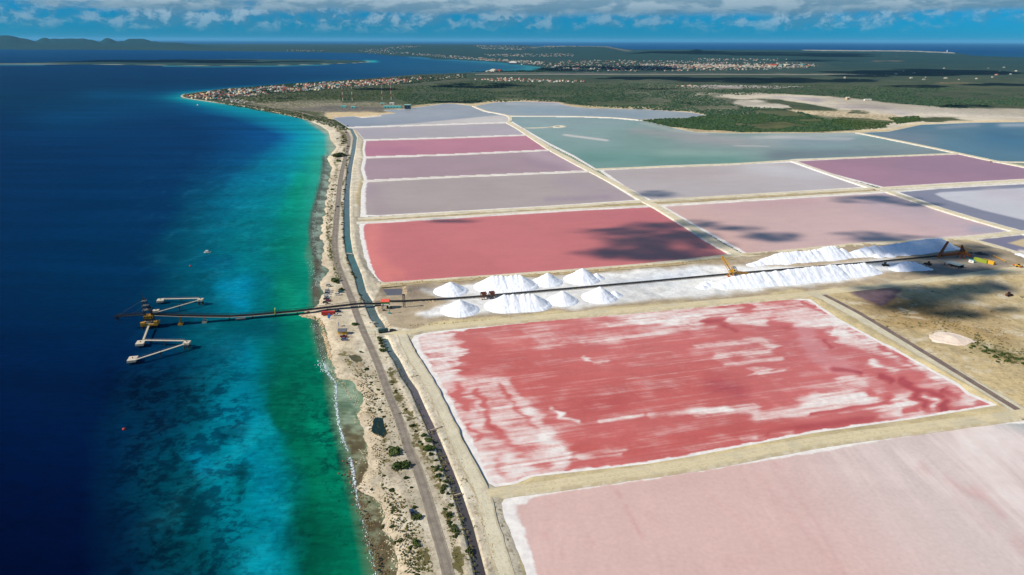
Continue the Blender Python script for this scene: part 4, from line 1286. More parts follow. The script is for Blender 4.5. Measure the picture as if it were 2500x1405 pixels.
# ------------------------------------------------------------------ dikes and tracks
m_dsalt = dike_material('salt_dike', (214, 208, 196), (228, 224, 216), (238, 238, 240), (226, 226, 230), 0.55)
m_dsand = dike_material('sand_dike', (212, 204, 182), (222, 215, 196), (232, 230, 228), (212, 206, 196), 0.80)
m_road_sand = dike_material('sand_track', (216, 205, 176), (206, 196, 168), (196, 184, 156), (214, 206, 186), 0.78)
m_track = dike_material('dirt_track', (214, 209, 192), (204, 199, 182), (192, 186, 168), (180, 170, 150), 0.75)
m_bank = dike_material('stony_bank', (166, 150, 118), (190, 176, 142), (150, 136, 106), (176, 160, 128), 0.6)
DIKE = [(-1.0, -1.2), (-0.72, 0.0), (-0.35, 0.03), (0, 0.06), (0.35, 0.03), (0.72, 0.0), (1.0, -1.2)]


def dike(pts, w, mat, z=1.55, seed=1, jit=0.22, name='dike', label=None, step=7.0):
    o = ribbon(name, pts, w+2.0, z, mat, step, DIKE, jit, seed)
    return struct(o, label)


dike([(842, 313), (1000, 307.5), (1239, 300)], 6, m_dsalt, seed=1)
dike([(886, 343), (1100, 337), (1294, 330)], 6, m_dsalt, seed=2)
dike([(882, 385.5), (1100, 378), (1343, 367)], 7, m_dsalt, seed=3)
dike([(882, 443), (1100, 432), (1442, 418)], 8, m_dsalt, seed=4)
dike([(874, 534), (1100, 519.8), (1330, 506.5), (1564, 491)], 9, m_dsand, seed=5)
dike([(870, 544), (1100, 530), (1400, 511.5), (1580, 502.5)], 8, m_dsalt, seed=6)
struct(ribbon('ditch', [(868, 539.5), (1100, 525.5), (1400, 508.5), (1572, 497.5)], 16, 0.72, m_bank, 7.0, None, 0.2, 7))
dike([(1156, 259.5), (1186, 271), (1228, 279), (1242, 284), (1247, 292), (1240, 300)], 9, m_dsand, seed=8)
dike([(1240, 299), (1268, 314), (1294, 331), (1345, 364), (1400, 394), (1442, 416)], 15, m_dsand, seed=9, jit=0.12)
dike([(1442, 416), (1516, 455), (1575, 490), (1604, 504)], 13, m_dsand, seed=10, jit=0.12, z=1.58)
dike([(1590, 496), (1640, 526), (1690, 556), (1740, 588), (1806, 624)], 13, m_dsand, seed=11, jit=0.12, z=1.61)
dike([(1448, 413.5), (1620, 406.5), (1800, 399.8), (1940, 391), (2100, 384), (2345, 374.5)], 11, m_dsand, seed=12)
dike([(1938, 394), (2030, 426), (2135, 461)], 12, m_dsalt, seed=13, jit=0.15)
dike([(1580, 491), (1800, 477.5), (2100, 461), (2140, 460)], 10, m_dsand, seed=14)
dike([(1600, 501.5), (1800, 489.5), (2100, 471), (2170, 467)], 10, m_dsalt, seed=15)
struct(ribbon('ditch', [(1592, 496.5), (1800, 483.5), (2100, 466), (2150, 463.5)], 17, 0.74, m_bank, 7.0, None, 0.2, 16))
dike([(2130, 461.5), (2300, 451.5), (2500, 440), (2700, 428)], 14, m_dsand, seed=17, z=1.58)
dike([(2160, 468), (2300, 457.5), (2500, 446), (2700, 434)], 10, m_dsalt, seed=18)
dike([(2094, 324), (2230, 351), (2340, 374), (2424, 392), (2500, 407), (2650, 438)], 13, m_dsand, seed=19, jit=0.15, z=1.60)
dike([(2420, 394.5), (2500, 396), (2700, 397)], 9, m_dsand, seed=20)
dike([(2160, 464.5), (2300, 511), (2390, 538), (2482, 564), (2540, 578)], 13, m_dsand, seed=21, jit=0.15, z=1.62)
dike([(1800, 622.5), (1830, 621.5), (1950, 611), (2100, 597), (2345, 582), (2490, 567), (2650, 550)], 12, m_dsand, seed=22)
dike([(920, 696), (1000, 690), (1100, 682.5), (1358, 664.5), (1560, 648.5), (1640, 640.5), (1800, 624)], 11, m_dsand, seed=23)
dike([(1244, 283), (1300, 283.5), (1400, 284), (1500, 287.5), (1561, 293)], 8, m_dsand, seed=24)
dike([(1276, 313), (1335, 311), (1352, 309)], 7, m_dsand, seed=25)
dike([(1352, 309), (1358, 307.5), (1368, 307), (1377, 308), (1378, 309.5), (1368, 310.6), (1356, 310.4), (1350, 309)], 9, m_dsand, seed=26)
dike([(2366, 583), (2420, 598), (2480, 616), (2560, 640)], 10, m_dsand, seed=27, z=1.64)
struct(ribbon('sand_road', TOP15, [9, 11, 12, 12, 12, 13, 14, 14, 15, 15], 1.66, m_road_sand, 6.0, DIKE, 0.10, 31), 'yellow sand road along the far side of the striped pan')
struct(ribbon('sand_road', D1516, [8, 9, 10, 10, 10, 10, 10, 11], 1.70, m_road_sand, 5.0, DIKE, 0.12, 32), 'yellow sand road between the striped pan and the pale pan')
struct(ribbon('dirt_track', EAST_TRACK, 7.5, 1.60, m_track, 4.0, None, 0.25, 33), 'sandy track between the canal and the pans')
struct(ribbon('dirt_track', TRACK15R, [12, 12, 11, 11, 12], 1.58, m_track, 5.0, None, 0.18, 34), 'sandy track along the right edge of the striped pan')
struct(ribbon('dirt_track', [(960, 812), (925, 813), (895, 812)], 7, 1.63, m_track, 3.0, None, 0.1, 35), 'short sand track from the road to the gate')
ditch_col = sand_material('ditch_mud', (118, 104, 104), (132, 118, 112), (98, 86, 88))
struct(ribbon('ditch', DITCH15R, 4.4, 1.62, ditch_col, 4.0, None, 0.15, 36), 'purple brown drain beside the sandy track')
struct(ribbon('gravel_verge', YARD_N, [6, 6, 7, 7, 7], 1.60, m_bank, 5.0, None, 0.3, 37))
struct(ribbon('road', ROAD, lambda L: np.interp(np.hypot(L[:, 0], L[:, 1]), [200, 450, 700, 3000], [5.0, 5.0, 6.6, 7.5]), 1.66, asphalt_material(), 3.0), 'narrow grey asphalt road along the shore')
m_canal = canal_material((0, 0, 0), (70, 78, 84))
for L, w, stops in ((CANAL_S, [4.4, 4.2, 3.8, 3.6, 4.2, 4.4, 4.8], [(72, 66, 70), (70, 66, 70), (82, 76, 80), (96, 88, 94), (104, 94, 104), (92, 104, 106), (104, 128, 132)]), (CANAL_N, [6, 7.0, 7.8, 7.2, 6.8, 7.2, 8, 8], [(98, 116, 118), (52, 112, 112), (82, 104, 112), (98, 110, 116), (96, 112, 116), (90, 116, 118), (78, 106, 108)])):
    o = ribbon('canal', L, w, 0.55, m_canal, 3.0, [(-1.3, 0), (-0.5, 0), (0, 0), (0.5, 0), (1.3, 0)])
    me = o.data
    n = len(me.vertices)
    k = np.linspace(0, 1, n)
    set_col(me, 'col', np.stack([np.interp(k, np.linspace(0, 1, len(stops)), [alb(s)[j] for s in stops]) for j in range(3)], 1))
    struct(o, 'still canal water between the road and the pans')
struct(ribbon('runway', [(1160, 182.3), (1500, 182.4), (2115, 183)], 60, GZ+0.6, sand_material('runway_concrete', (150, 150, 146), (160, 158, 152), (140, 140, 138)), 60.0, world=False), 'long pale runway beyond the scrub')

# ------------------------------------------------------------------ builder for made things
class MB:
    """collects boxes, bars, prisms and fans; build() links them as one mesh object"""
    def __init__(self):
        self.v, self.f = [], []

    def add(self, V, F):
        o = len(self.v)
        self.v += [tuple(map(float, p)) for p in V]
        self.f += [[i+o for i in f] for f in F]
        return self

    def box(self, c, s, rz=0.0, taper=1.0, shear=0.0):
        cx, cy, cz = c; x, y, z = s[0]/2, s[1]/2, s[2]/2
        V = []
        for k, zz in ((1.0, -z), (taper, z)):
            for a, b in ((-x, -y), (x, -y), (x, y), (-x, y)):
                a2, b2 = a*k+shear*(zz+z), b*k
                V.append((cx+a2*math.cos(rz)-b2*math.sin(rz), cy+a2*math.sin(rz)+b2*math.cos(rz), cz+zz))
        return self.add(V, [(3, 2, 1, 0), (4, 5, 6, 7), (0, 1, 5, 4), (1, 2, 6, 5), (2, 3, 7, 6), (3, 0, 4, 7)])

    def bar(self, p, q, r, n=5, r2=None):
        p, q = np.array(p, float), np.array(q, float)
        d = q-p; L = np.linalg.norm(d); d /= L
        u = np.cross(d, (0, 0, 1) if abs(d[2]) < 0.9 else (1, 0, 0)); u /= np.linalg.norm(u); w = np.cross(d, u)
        r2 = r if r2 is None else r2
        V = []
        for c, rr in ((p, r), (q, r2)):
            for i in range(n):
                a = 6.28318*(i+0.5)/n
                V.append(c+rr*(u*math.cos(a)+w*math.sin(a)))
        F = [(i, (i+1) % n, n+(i+1) % n, n+i) for i in range(n)]+[tuple(range(n-1, -1, -1)), tuple(range(n, 2*n))]
        return self.add(V, F)

    def gable(self, c, s, rise, rz=0.0, over=0.3):
        """ridge along local x, sits on z = c[2]"""
        x, y = s[0]/2+over, s[1]/2+over
        P = [(-x, -y, 0), (x, -y, 0), (x, y, 0), (-x, y, 0), (-x, 0, rise), (x, 0, rise)]
        V = [(c[0]+a*math.cos(rz)-b*math.sin(rz), c[1]+a*math.sin(rz)+b*math.cos(rz), c[2]+h) for a, b, h in P]
        return self.add(V, [(0, 1, 5, 4), (2, 3, 4, 5), (0, 4, 3), (1, 2, 5), (3, 2, 1, 0)])

    def hip(self, c, s, rise, rz=0.0, over=0.4):
        x, y = s[0]/2+over, s[1]/2+over; k = max(x-y, 0.2)
        P = [(-x, -y, 0), (x, -y, 0), (x, y, 0), (-x, y, 0), (-k, 0, rise), (k, 0, rise)]
        V = [(c[0]+a*math.cos(rz)-b*math.sin(rz), c[1]+a*math.sin(rz)+b*math.cos(rz), c[2]+h) for a, b, h in P]
        return self.add(V, [(0, 1, 5, 4), (2, 3, 4, 5), (0, 4, 3), (1, 2, 5), (3, 2, 1, 0)])

    def mesh(self, name, smooth=False):
        me = bpy.data.meshes.new(name)
        me.from_pydata(self.v, [], self.f); me.update()
        if smooth:
            me.polygons.foreach_set('use_smooth', np.ones(len(me.polygons), bool))
        return me

    def build(self, name, mat, parent=None, smooth=False):
        return link(name, self.mesh(name, smooth), mat, parent)


def thing(name, label, cat, loc=(0, 0, 0), rz=0.0, group=None):
    o = bpy.data.objects.new(name, None)
    C.objects.link(o)
    o.empty_display_size = 0.5
    o.location = loc; o.rotation_euler = (0, 0, rz)
    return tag(o, label, cat, group)


KIDS = {}


def copy_tree(o, parent=None):
    c = o.copy(); C.objects.link(c)
    if parent is not None:
        c.parent = parent
    for ch in o.children:
        copy_tree(ch, c)
    return c


_pm = {}


def paint(name, rgb, rough=0.6, dirt=0.25, metal=0.0, spec=0.35, scale=0.5):
    if name in _pm:
        return _pm[name]
    m, t = new_mat(name)
    P = pos(t)
    n = t.noise(P, scale, 5, 0.65, 0.4)
    c = t.mix(t.math('MULTIPLY', t.ramp(n, 0.42, 0.72), dirt), A4(*rgb), t.mix(0.5, A4(*rgb), A4(96, 82, 66)))
    finish(t, c, rough, spec, n, 0.08, 0.05, metal)
    _pm[name] = m
    return m


STEEL_D = paint('weathered_dark_steel', (40, 40, 44), 0.7, 0.4)
STEEL_G = paint('grey_steel', (128, 132, 136), 0.6, 0.3)
CONC = paint('pale_concrete', (204, 196, 182), 0.85, 0.35)
CONC_D = paint('grey_concrete', (158, 152, 142), 0.85, 0.4)
YEL = paint('yellow_paint', (196, 146, 40), 0.55, 0.4)
YEL_B = paint('bright_yellow_paint', (226, 178, 52), 0.5, 0.3)
ORANGE = paint('rusty_orange_paint', (176, 96, 36), 0.6, 0.5)
RUST = paint('rust', (104, 62, 44), 0.8, 0.4)
RED = paint('red_paint', (178, 52, 46), 0.55, 0.25)
SALMON = paint('salmon_red_roof', (232, 96, 84), 0.6, 0.15)
GREEN = paint('green_paint', (44, 128, 52), 0.6, 0.15)
WHITE = paint('white_paint', (236, 236, 234), 0.5, 0.12)
BLUE = paint('blue_paint', (36, 118, 206), 0.5, 0.15)
TEAL = paint('teal_paint', (66, 156, 160), 0.5, 0.25)
GLASS = paint('dark_glass', (24, 28, 34), 0.12, 0.0, 0.0, 0.6)
TYRE = paint('black_rubber', (26, 26, 28), 0.85, 0.1)
BELT_M = paint('black_belt', (34, 33, 35), 0.8, 0.3)
WOOD = paint('grey_timber', (176, 160, 138), 0.85, 0.4)
LIME = paint('lime_paint', (176, 190, 60), 0.5, 0.3)


def salt_material():
    m, t = new_mat('heaped_salt')
    P = pos(t)
    n = t.noise(P, 0.25, 5, 0.62, 0.4)
    c = t.mix(t.ramp(n, 0.4, 0.68), (0.86, 0.86, 0.86, 1), (0.76, 0.77, 0.79, 1))
    c = t.mix(t.math('MULTIPLY', t.ramp(t.noise(t.mapping(P, (1, 1, .25)), 0.7, 5, .7), .5, .68), .5), c, (0.66, 0.67, 0.69, 1))
    finish(t, c, 0.7, 0.2, t.noise(P, 1.6, 4, 0.65), 0.25, 0.25)
    return m


SALT = salt_material()


def pile(name, cones, label, ribs=0.5, cell=0.5, group='salt stockpiles', mat=None, z0=1.45, seed=1, scale=1.0):
    """heap of poured cones: cones = (px, py of the base centre, radius px, height/radius)"""
    P = np.array([at(c[0], c[1])[:2] for c in cones])
    Rm = np.array([c[2]/ppm(c[0], c[1]) for c in cones])*scale
    Hm = Rm*np.array([c[3] for c in cones])
    ctr = P.mean(0)
    lo = (P-Rm[:, None]).min(0)-2.5; hi = (P+Rm[:, None]).max(0)+2.5
    nx, ny = int((hi[0]-lo[0])/cell)+2, int((hi[1]-lo[1])/cell)+2
    gx, gy = np.meshgrid(np.linspace(lo[0], hi[0], nx), np.linspace(lo[1], hi[1], ny))
    x, y = gx.ravel(), gy.ravel()
    z = np.full(x.shape, -0.6)
    for i in range(len(P)):
        dx, dy = x-P[i, 0], y-P[i, 1]
        d = np.hypot(dx, dy); th = np.arctan2(dy, dx)
        g = (fbm(th*Rm[i]*0.9+31*seed+7*i+200, d*0.06+i, 4)-0.5)*ribs*np.clip(d/Rm[i], 0.0, 1.1)*1.5
        soft = np.sqrt(d*d+(0.035*Rm[i])**2)
        foot = 0.10*Rm[i]*np.exp(-((d-Rm[i])/(0.16*Rm[i]))**2)*0.35
        z = np.maximum(z, Hm[i]*(1-soft/Rm[i])+g+foot*(d > Rm[i]*0.85))
    z += ((fbm(x*0.9+seed, y*0.9, 3)-0.5)*0.35+(fbm(x*0.2+seed, y*0.2, 3)-0.5)*1.3)*np.clip(z/3.0, 0, 1)
    V = np.column_stack([x-ctr[0], y-ctr[1], z])
    Z = z.reshape(ny, nx)
    keep = np.maximum.reduce([Z[:-1, :-1], Z[1:, :-1], Z[:-1, 1:], Z[1:, 1:]]) > -0.55
    V, F = compact(V, grid_faces(ny, nx, keep))
    o = link(name, np_mesh(name, V, F), mat or SALT)
    o.location = (ctr[0], ctr[1], z0)
    return tag(o, label, 'salt pile', group)


def line(a, b, n):
    return [(a[0]+(b[0]-a[0])*i/(n-1), a[1]+(b[1]-a[1])*i/(n-1)) for i in range(n)]


pile('salt_pile', [(1101, 715, 41, 0.60)], 'lone white salt cone behind the belt nearest the canal', seed=1)
pile('salt_pile', [(1204, 704, 46, .64), (1213, 704, 45.5, .64), (1224, 703.5, 46, .63), (1236, 703, 44, .61), (1249, 702.8, 46, .63), (1260, 702.3, 46, .64), (1270, 702, 45, .64)], 'ribbed white salt ridge behind the belt and its rail hoppers', 0.5, seed=2)
pile('salt_pile', [(1336, 693.5, 37, .68)], 'pointed white salt cone behind the belt between ribbed ridge and taller cone', seed=3)
pile('salt_pile', [(1421, 686, 43, .68)], 'tall pointed white salt cone behind the belt, small heap at its foot', seed=4)
pile('salt_pile', [(1456, 683.5, 20, .66)], 'small white salt heap at the right foot of the tall cone behind the belt', 0.3, seed=5)
pile('salt_pile', [(1123, 762, 46, .62)], 'lone white salt cone in front of the belt nearest the canal', seed=6)
pile('salt_pile', [(1231, 752, 47, .66), (1240, 751.5, 46, .64), (1252, 751, 47.5, .65), (1264, 750, 45, .62), (1278, 749.5, 47, .65), (1290, 749, 47, .66), (1300, 748.5, 46, .66)], 'ribbed white salt ridge in front of the belt beside the sand road', 0.5, seed=7)
pile('salt_pile', [(1373, 739, 38, .70)], 'pointed white salt cone before the belt between ribbed ridge and taller cone', seed=8)
pile('salt_pile', [(1463, 730.5, 42.5, .68)], 'tall pointed white salt cone before the belt, small heap at its foot', seed=9)
pile('salt_pile', [(1500, 726, 20, .64)], 'small white salt heap at the foot of the tall cone before the belt', 0.3, seed=10)
_c = [(x, y, 30+2.0*((i*7) % 5)/4, .66) for i, (x, y) in enumerate(line((1893, 641), (1972, 634), 13))]
_c += [(1986, 632.5, 32, .70), (1994, 632, 29, .62), (2010, 630, 36, .70), (2017, 629.5, 37, .70), (2026, 628.5, 36.5, .70), (2034, 628, 36, .70), (2052, 627, 30, .62)]
pile('salt_pile', _c+[(1868, 645, 19, .55), (1852, 648, 16, .5), (1836, 651, 13, .45), (1878, 643, 24, .6)], 'long white salt ridge behind the belt right of the yellow stacker', 0.6, 0.7, seed=11)
_c = [(1759, 704, 20, .55), (1775, 700, 27, .62), (1790, 697, 33, .64), (1803, 696, 34, .64), (1815, 695, 36, .64), (1827, 694, 37, .64), (1836, 693, 38, .65), (1850, 692, 37, .62), (1863, 690.5, 39, .65), (1876, 689.5, 36, .60), (1892, 688, 40, .64), (1904, 687, 37, .62)]
_c += [(x, y, 38+2.2*((i*5) % 7)/6, .66) for i, (x, y) in enumerate(line((1916, 685.5), (2034, 674), 21))]
_c += [(x, y, 33+2.5*((i*3) % 5)/4, .66) for i, (x, y) in enumerate(line((2048, 671.5), (2106, 667), 9))]+[(2122, 667, 27, .62), (2130, 668, 22, .6)]
pile('salt_pile', _c, 'longest white salt ridge in front of the belt with many ribs', 0.6, 0.7, seed=12)
pile('salt_pile', [(1714, 706, 14, .5), (1722, 700, 15, .55), (1736, 697, 14, .5), (1748, 700, 14, .5)], 'low horseshoe of dug white salt at the left end of the longest ridge', 0.5, 0.5, seed=13)
pile('salt_pile', [(2190, 662, 19, .55), (2200, 660, 24, .64), (2208, 659, 27, .70), (2218, 658, 26, .66), (2230, 658, 25, .66), (2244, 658.5, 20, .55), (2262, 661, 13, .4)], 'separate white salt mound in front of the belt near the plant', 0.6, 0.6, seed=14)
_c = [(2082, 630, 14, .5), (2096, 626, 24, .6), (2112, 623, 29, .64), (2132, 621, 31, .66), (2150, 620, 29, .60), (2168, 618.5, 33, .60), (2186, 617.5, 34, .62), (2200, 616.5, 35, .60), (2170, 628, 15, .5), (2140, 630, 14, .5), (2205, 625, 16, .5)]
_c += [(x, y, 36, .66) for x, y in line((2214, 614.5), (2290, 606.5), 13)]+[(2302, 606, 28, .62), (2318, 607.5, 19, .6), (2330, 610, 13, .5)]
pile('salt_pile', _c, 'shaded bluish salt ridge behind the belt beside the orange reclaimer', 0.7, 0.7, seed=15)
m_pink = sand_material('pinkish_salt', (236, 222, 212), (226, 208, 198), (240, 230, 224))
pile('salt_pile', [(2300, 832, 26, .16), (2322, 832, 38, .20), (2345, 834, 24, .14)], 'low pinkish salt heap on the sandy ground right of the striped pan', 0.3, 0.6, mat=m_pink, seed=16)
pile('salt_pile', [(2490, 626, 12, .3), (2520, 632, 22, .3)], 'white salt heap at the right edge below the slate pond', 0.3, 0.6, seed=17)


# ------------------------------------------------------------------ the conveyor along the stockpiles
def up(p, z):
    return np.array([p[0], p[1], z])


def sweep(mb, L, off, z, w, h):
    """box section swept along world line L at sideways offset, top height z"""
    T = np.gradient(L, axis=0); T /= np.linalg.norm(T, axis=1)[:, None]
    Nn = np.stack([T[:, 1], -T[:, 0]], 1)
    zz = z if hasattr(z, '__len__') else np.full(len(L), float(z))
    V = []
    for i in range(len(L)):
        for o, dz in ((off-w/2, -h), (off+w/2, -h), (off+w/2, 0), (off-w/2, 0)):
            q = L[i]+Nn[i]*o
            V.append((q[0], q[1], zz[i]+dz))
    F = []
    for i in range(len(L)-1):
        a, b = 4*i, 4*i+4
        for k in range(4):
            F.append((a+k, a+(k+1) % 4, b+(k+1) % 4, b+k))
    F += [(3, 2, 1, 0), tuple(4*(len(L)-1)+k for k in range(4))]
    mb.add(V, F)
    return mb


def local(mb, o):
    mb.v = [(x-o[0], y-o[1], z-o[2]) for x, y, z in mb.v]
    return mb


bl = smooth_line(w2(BELT), 8.0)
o0 = up(bl[len(bl)//2], GZ)
root = thing('belt_conveyor', 'long black belt conveyor running between the two rows of salt piles', 'conveyor', tuple(o0))
local(sweep(MB(), bl, 0, GZ+1.3, 1.5, 0.12), o0).build('belt', BELT_M, root)
for s in (-1, 1):
    local(sweep(MB(), bl, s*1.0, GZ+1.2, 0.25, 0.4), o0).build('side_girder', STEEL_D, root)
    local(sweep(MB(), bl, s*2.3, GZ+0.35, 0.35, 0.3), o0).build('rail_sleeper', CONC, root)
mb = MB()
T = np.gradient(bl, axis=0); T /= np.linalg.norm(T, axis=1)[:, None]
for i in range(len(bl)):
    n = np.array([T[i, 1], -T[i, 0]])
    for s in (-1, 1):
        q = bl[i]+n*s*1.0
        mb.bar((q[0], q[1], GZ-0.2), (q[0], q[1], GZ+0.9), 0.12, 4)
o = local(mb, o0).build('leg', STEEL_D, root); o['kind'] = 'stuff'

# twin rail hoppers straddling the belt
BA = ang((1134, 733), (1313, 717.5))


def rail_hopper(px, py, label):
    p = at(px, py, GZ)
    r = thing('rail_hopper', label, 'hopper', tuple(p), BA, 'rail hoppers over the belt')
    mb = MB()
    for sx in (-2.1, 2.1):
        for sy in (-2.9, 2.9):
            mb.bar((sx, sy, 0), (sx, sy, 4.0), 0.22, 4)
        mb.bar((sx, -2.9, 3.9), (sx, 2.9, 3.9), 0.2, 4)
        mb.bar((sx, -2.9, 2.2), (sx, 2.9, 2.2), 0.15, 4)
    for sy in (-2.9, 2.9):
        mb.bar((-2.1, sy, 3.9), (2.1, sy, 3.9), 0.2, 4)
        mb.bar((-2.1, sy, 0.3), (2.1, sy, 0.3), 0.25, 4)
        mb.bar((-2.1, sy, 0.4), (2.1, sy, 3.8), 0.12, 4)
    mb.build('frame', RUST, r)
    hb = MB()
    V = [(x, y, 5.2) for x, y in ((-2.4, -2.4), (2.4, -2.4), (2.4, 2.4), (-2.4, 2.4))]+[(x, y, 2.6) for x, y in ((-.7, -.7), (.7, -.7), (.7, .7), (-.7, .7))]
    hb.add(V, [(0, 1, 5, 4), (1, 2, 6, 5), (2, 3, 7, 6), (3, 0, 4, 7), (7, 6, 5, 4)])
    hb.build('funnel', RUST, r)
    for sy in (-2.9, 2.9):
        for sx in (-1.8, 1.8):
            MB().bar((sx, sy-0.15, 0.35), (sx, sy+0.15, 0.35), 0.35, 8).build('wheel', STEEL_D, r)
    return r


rail_hopper(1181, 729.5, 'rusty brown rail hopper over the belt, the one nearer the canal')
rail_hopper(1201, 727.8, 'rusty brown rail hopper over the belt, the one nearer the ribbed salt ridges')


# ------------------------------------------------------------------ conveyor bridge out to the ship loader
def zfoot(px, pyf, pyt):
    """height of a point seen at pyt standing over the foot pixel (px, pyf)"""
    g = at(px, pyf)
    lo, hi = 0.0, 60.0
    for _ in range(40):
        m = (lo+hi)/2
        y = pix(np.array([g[0], g[1], m]))[1]
        lo, hi = (lo, m) if y < pyt else (m, hi)
    return (lo+hi)/2


BR = [(383, 797.6, 768), (441.6, 792.5, 770.5), (500, 787.4, 771.8), (561, 782, 772.4), (617, 777.1, 769.4), (673, 772.2, 764.3), (726, 767.6, 759.8), (800, 761.1, 750.9), (879, 754.2, 741.8), (933, 749.4, 747.3)]
bp = np.array([at(x, f)[:2] for x, f, t_ in BR]); bz = np.array([zfoot(*q) for q in BR])
bz = np.maximum(bz, 2.6)
o0 = up(bp[4], 0)
root = thing('conveyor_bridge', 'long dark conveyor bridge on legs from the shore road out over the sea', 'conveyor bridge', tuple(o0))
s = np.concatenate([[0], np.cumsum(np.hypot(*np.diff(bp, axis=0).T))])
nS = int(s[-1]/2.2)
sq = np.linspace(0, s[-1], nS)
bl2 = np.stack([np.interp(sq, s, bp[:, k]) for k in range(2)], 1); bzz = np.interp(sq, s, bz)
local(sweep(MB(), bl2, 0, bzz+0.45, 1.3, 0.15), o0).build('belt', BELT_M, root)
local(sweep(MB(), bl2, 0.0, bzz-0.2, 3.0, 0.18), o0).build('deck', STEEL_D, root)
local(sweep(MB(), bl2, 2.0, bzz-0.1, 0.8, 0.10), o0).build('walkway', CONC_D, root)
Tt = (bp[-1]-bp[0])/np.linalg.norm(bp[-1]-bp[0]); Nn = np.array([Tt[1], -Tt[0]])
for sd_ in (-1.55, 1.55):
    mb = MB()
    sweep(mb, bl2, sd_, bzz, 0.22, 0.3); sweep(mb, bl2, sd_, bzz+1.6, 0.2, 0.22)
    for i in range(0, nS-1):
        a = up(bl2[i]+Nn*sd_, bzz[i]); b = up(bl2[i+1]+Nn*sd_, bzz[i+1])
        mb.bar(a, a+(0, 0, 1.5), 0.07, 3)
        mb.bar(a if i % 2 else a+(0, 0, 1.5), b+(0, 0, 1.5) if i % 2 else b, 0.06, 3)
    local(mb, o0).build('truss', STEEL_D, root)
for k in range(1, 9):
    x, f, t_ = BR[k]
    g = bp[k]; h = bz[k]-0.4
    base = -3.0 if x < 740 else 1.0
    mb = MB()
    for sd_ in (-1.5, 1.5):
        mb.bar(up(g+Nn*sd_*1.25, base), up(g+Nn*sd_, h), 0.36 if x < 520 else 0.26, 6)
    mb.bar(up(g-Nn*1.9, h-0.15), up(g+Nn*1.9, h-0.15), 0.3, 4)
    mb.bar(up(g-Nn*1.8, base+ (4.0 if x < 740 else 1.0)), up(g+Nn*1.6, h-0.6), 0.12, 4)
    if x < 520:
        mb.box((g[0], g[1], 0.5), (3.2, 4.6, 1.4), math.atan2(Tt[1], Tt[0]))
    local(mb, o0).build('leg_frame', YEL if x < 450 else (CONC if x < 520 else STEEL_D), root)
# service gate on the bridge
g = bp[5]; h = bz[5]
mb = MB()
for sd_ in (-1.9, 1.9):
    mb.bar(up(g+Nn*sd_, h-0.5), up(g+Nn*sd_, h+3.2), 0.3, 4)
mb.bar(up(g-Nn*2.1, h+3.2), up(g+Nn*2.1, h+3.2), 0.35, 4)
local(mb, o0).build('gate_frame', LIME, root)
g = (bp[3]+bp[4])/2; h = (bz[3]+bz[4])/2
mb = MB(); mb.box((g[0]+Nn[0]*2.6, g[1]+Nn[1]*2.6, h-1.4), (7, 1.6, 0.9), math.atan2(Tt[1], Tt[0]))
local(mb, o0).build('service_platform', STEEL_G, root)


# ------------------------------------------------------------------ ship loader
def lattice(mb, base, top, w0, w1, bays, r, brace=True):
    base, top = np.array(base, float), np.array(top, float)
    for i in range(bays):
        for k in range(4):
            pts = []
            for j in (i, i+1):
                t_ = j/bays; w = (w0*(1-t_)+w1*t_)/2
                c = base*(1-t_)+top*t_
                pts.append([c+(sx*w, sy*w, 0) for sx, sy in ((-1, -1), (1, -1), (1, 1), (-1, 1))])
            mb.bar(pts[0][k], pts[1][k], r, 4)
            mb.bar(pts[1][k], pts[1][(k+1) % 4], r*0.7, 3)
            if brace:
                mb.bar(pts[0][k], pts[1][(k+1) % 4], r*0.55, 3)
    return mb


LP = at(369, 799)
root = thing('ship_loader', 'black and yellow ship loader tower at the sea end of the conveyor bridge', 'ship loader', (LP[0], LP[1], 0), math.atan2(Tt[1], Tt[0]))
mb = MB(); mb.box((0, 0, 3.0), (11.5, 8.0, 1.3)); mb.build('platform', YEL, root)
mb = MB(); mb.box((0, 0, 3.75), (9.5, 6.4, 0.2)); mb.build('platform_deck', CONC_D, root)
for sx in (-4.6, 0, 4.6):
    for sy in (-3, 3):
        MB().bar((sx, sy, -4), (sx, sy, 2.4), 0.55, 8).build('pile', STEEL_D, root)
MB().box((-4.2, -3.0, 4.5), (3.0, 2.2, 1.7)).build('fender_block', YEL, root)
MB().box((4.4, -2.6, 4.6), (2.4, 2.6, 1.8)).build('fender_block', YEL, root)
mb = MB(); lattice(mb, (-0.6, 0.8, 3.8), (-0.6, 0.8, 9.2), 6.0, 5.6, 2, 0.26); mb.build('lower_frame', STEEL_D, root)
mb = MB(); mb.box((-0.3, 0.2, 8.6), (6.2, 4.6, 2.2)); hs = mb.build('machine_house', YEL, root)
for i in range(4):
    MB().box((-2.4+1.5*i, -2.13, 8.7), (0.8, 0.06, 0.8)).build('window', GLASS, hs)
mb = MB(); mb.box((0.2, -0.8, 6.6), (4.5, 3.6, 1.6)); mb.build('drive_house', STEEL_D, root)
mb = MB(); lattice(mb, (-0.4, 1.0, 9.6), (-1.9, 1.6, 22), 5.4, 1.9, 6, 0.2); mb.build('lattice_tower', STEEL_D, root)
for z_, w_ in ((13.5, 5.6), (17.0, 4.4), (20.5, 3.4)):
    mb = MB(); mb.box((-0.4-1.5*(z_-9.6)/12.4, 1.2, z_), (w_, w_*0.8, 0.25)); mb.bar((-0.4-w_/2, 1.2-w_*.4, z_+1.0), (-0.4+w_/2-1, 1.2-w_*.4, z_+1.0), 0.06, 3); mb.build('tower_landing', STEEL_G, root)
mb = MB(); mb.bar((-1.9, 1.6, 22), (-2.3, 1.7, 28.5), 0.22, 5, 0.06); mb.build('mast', STEEL_D, root)
boom = MB()
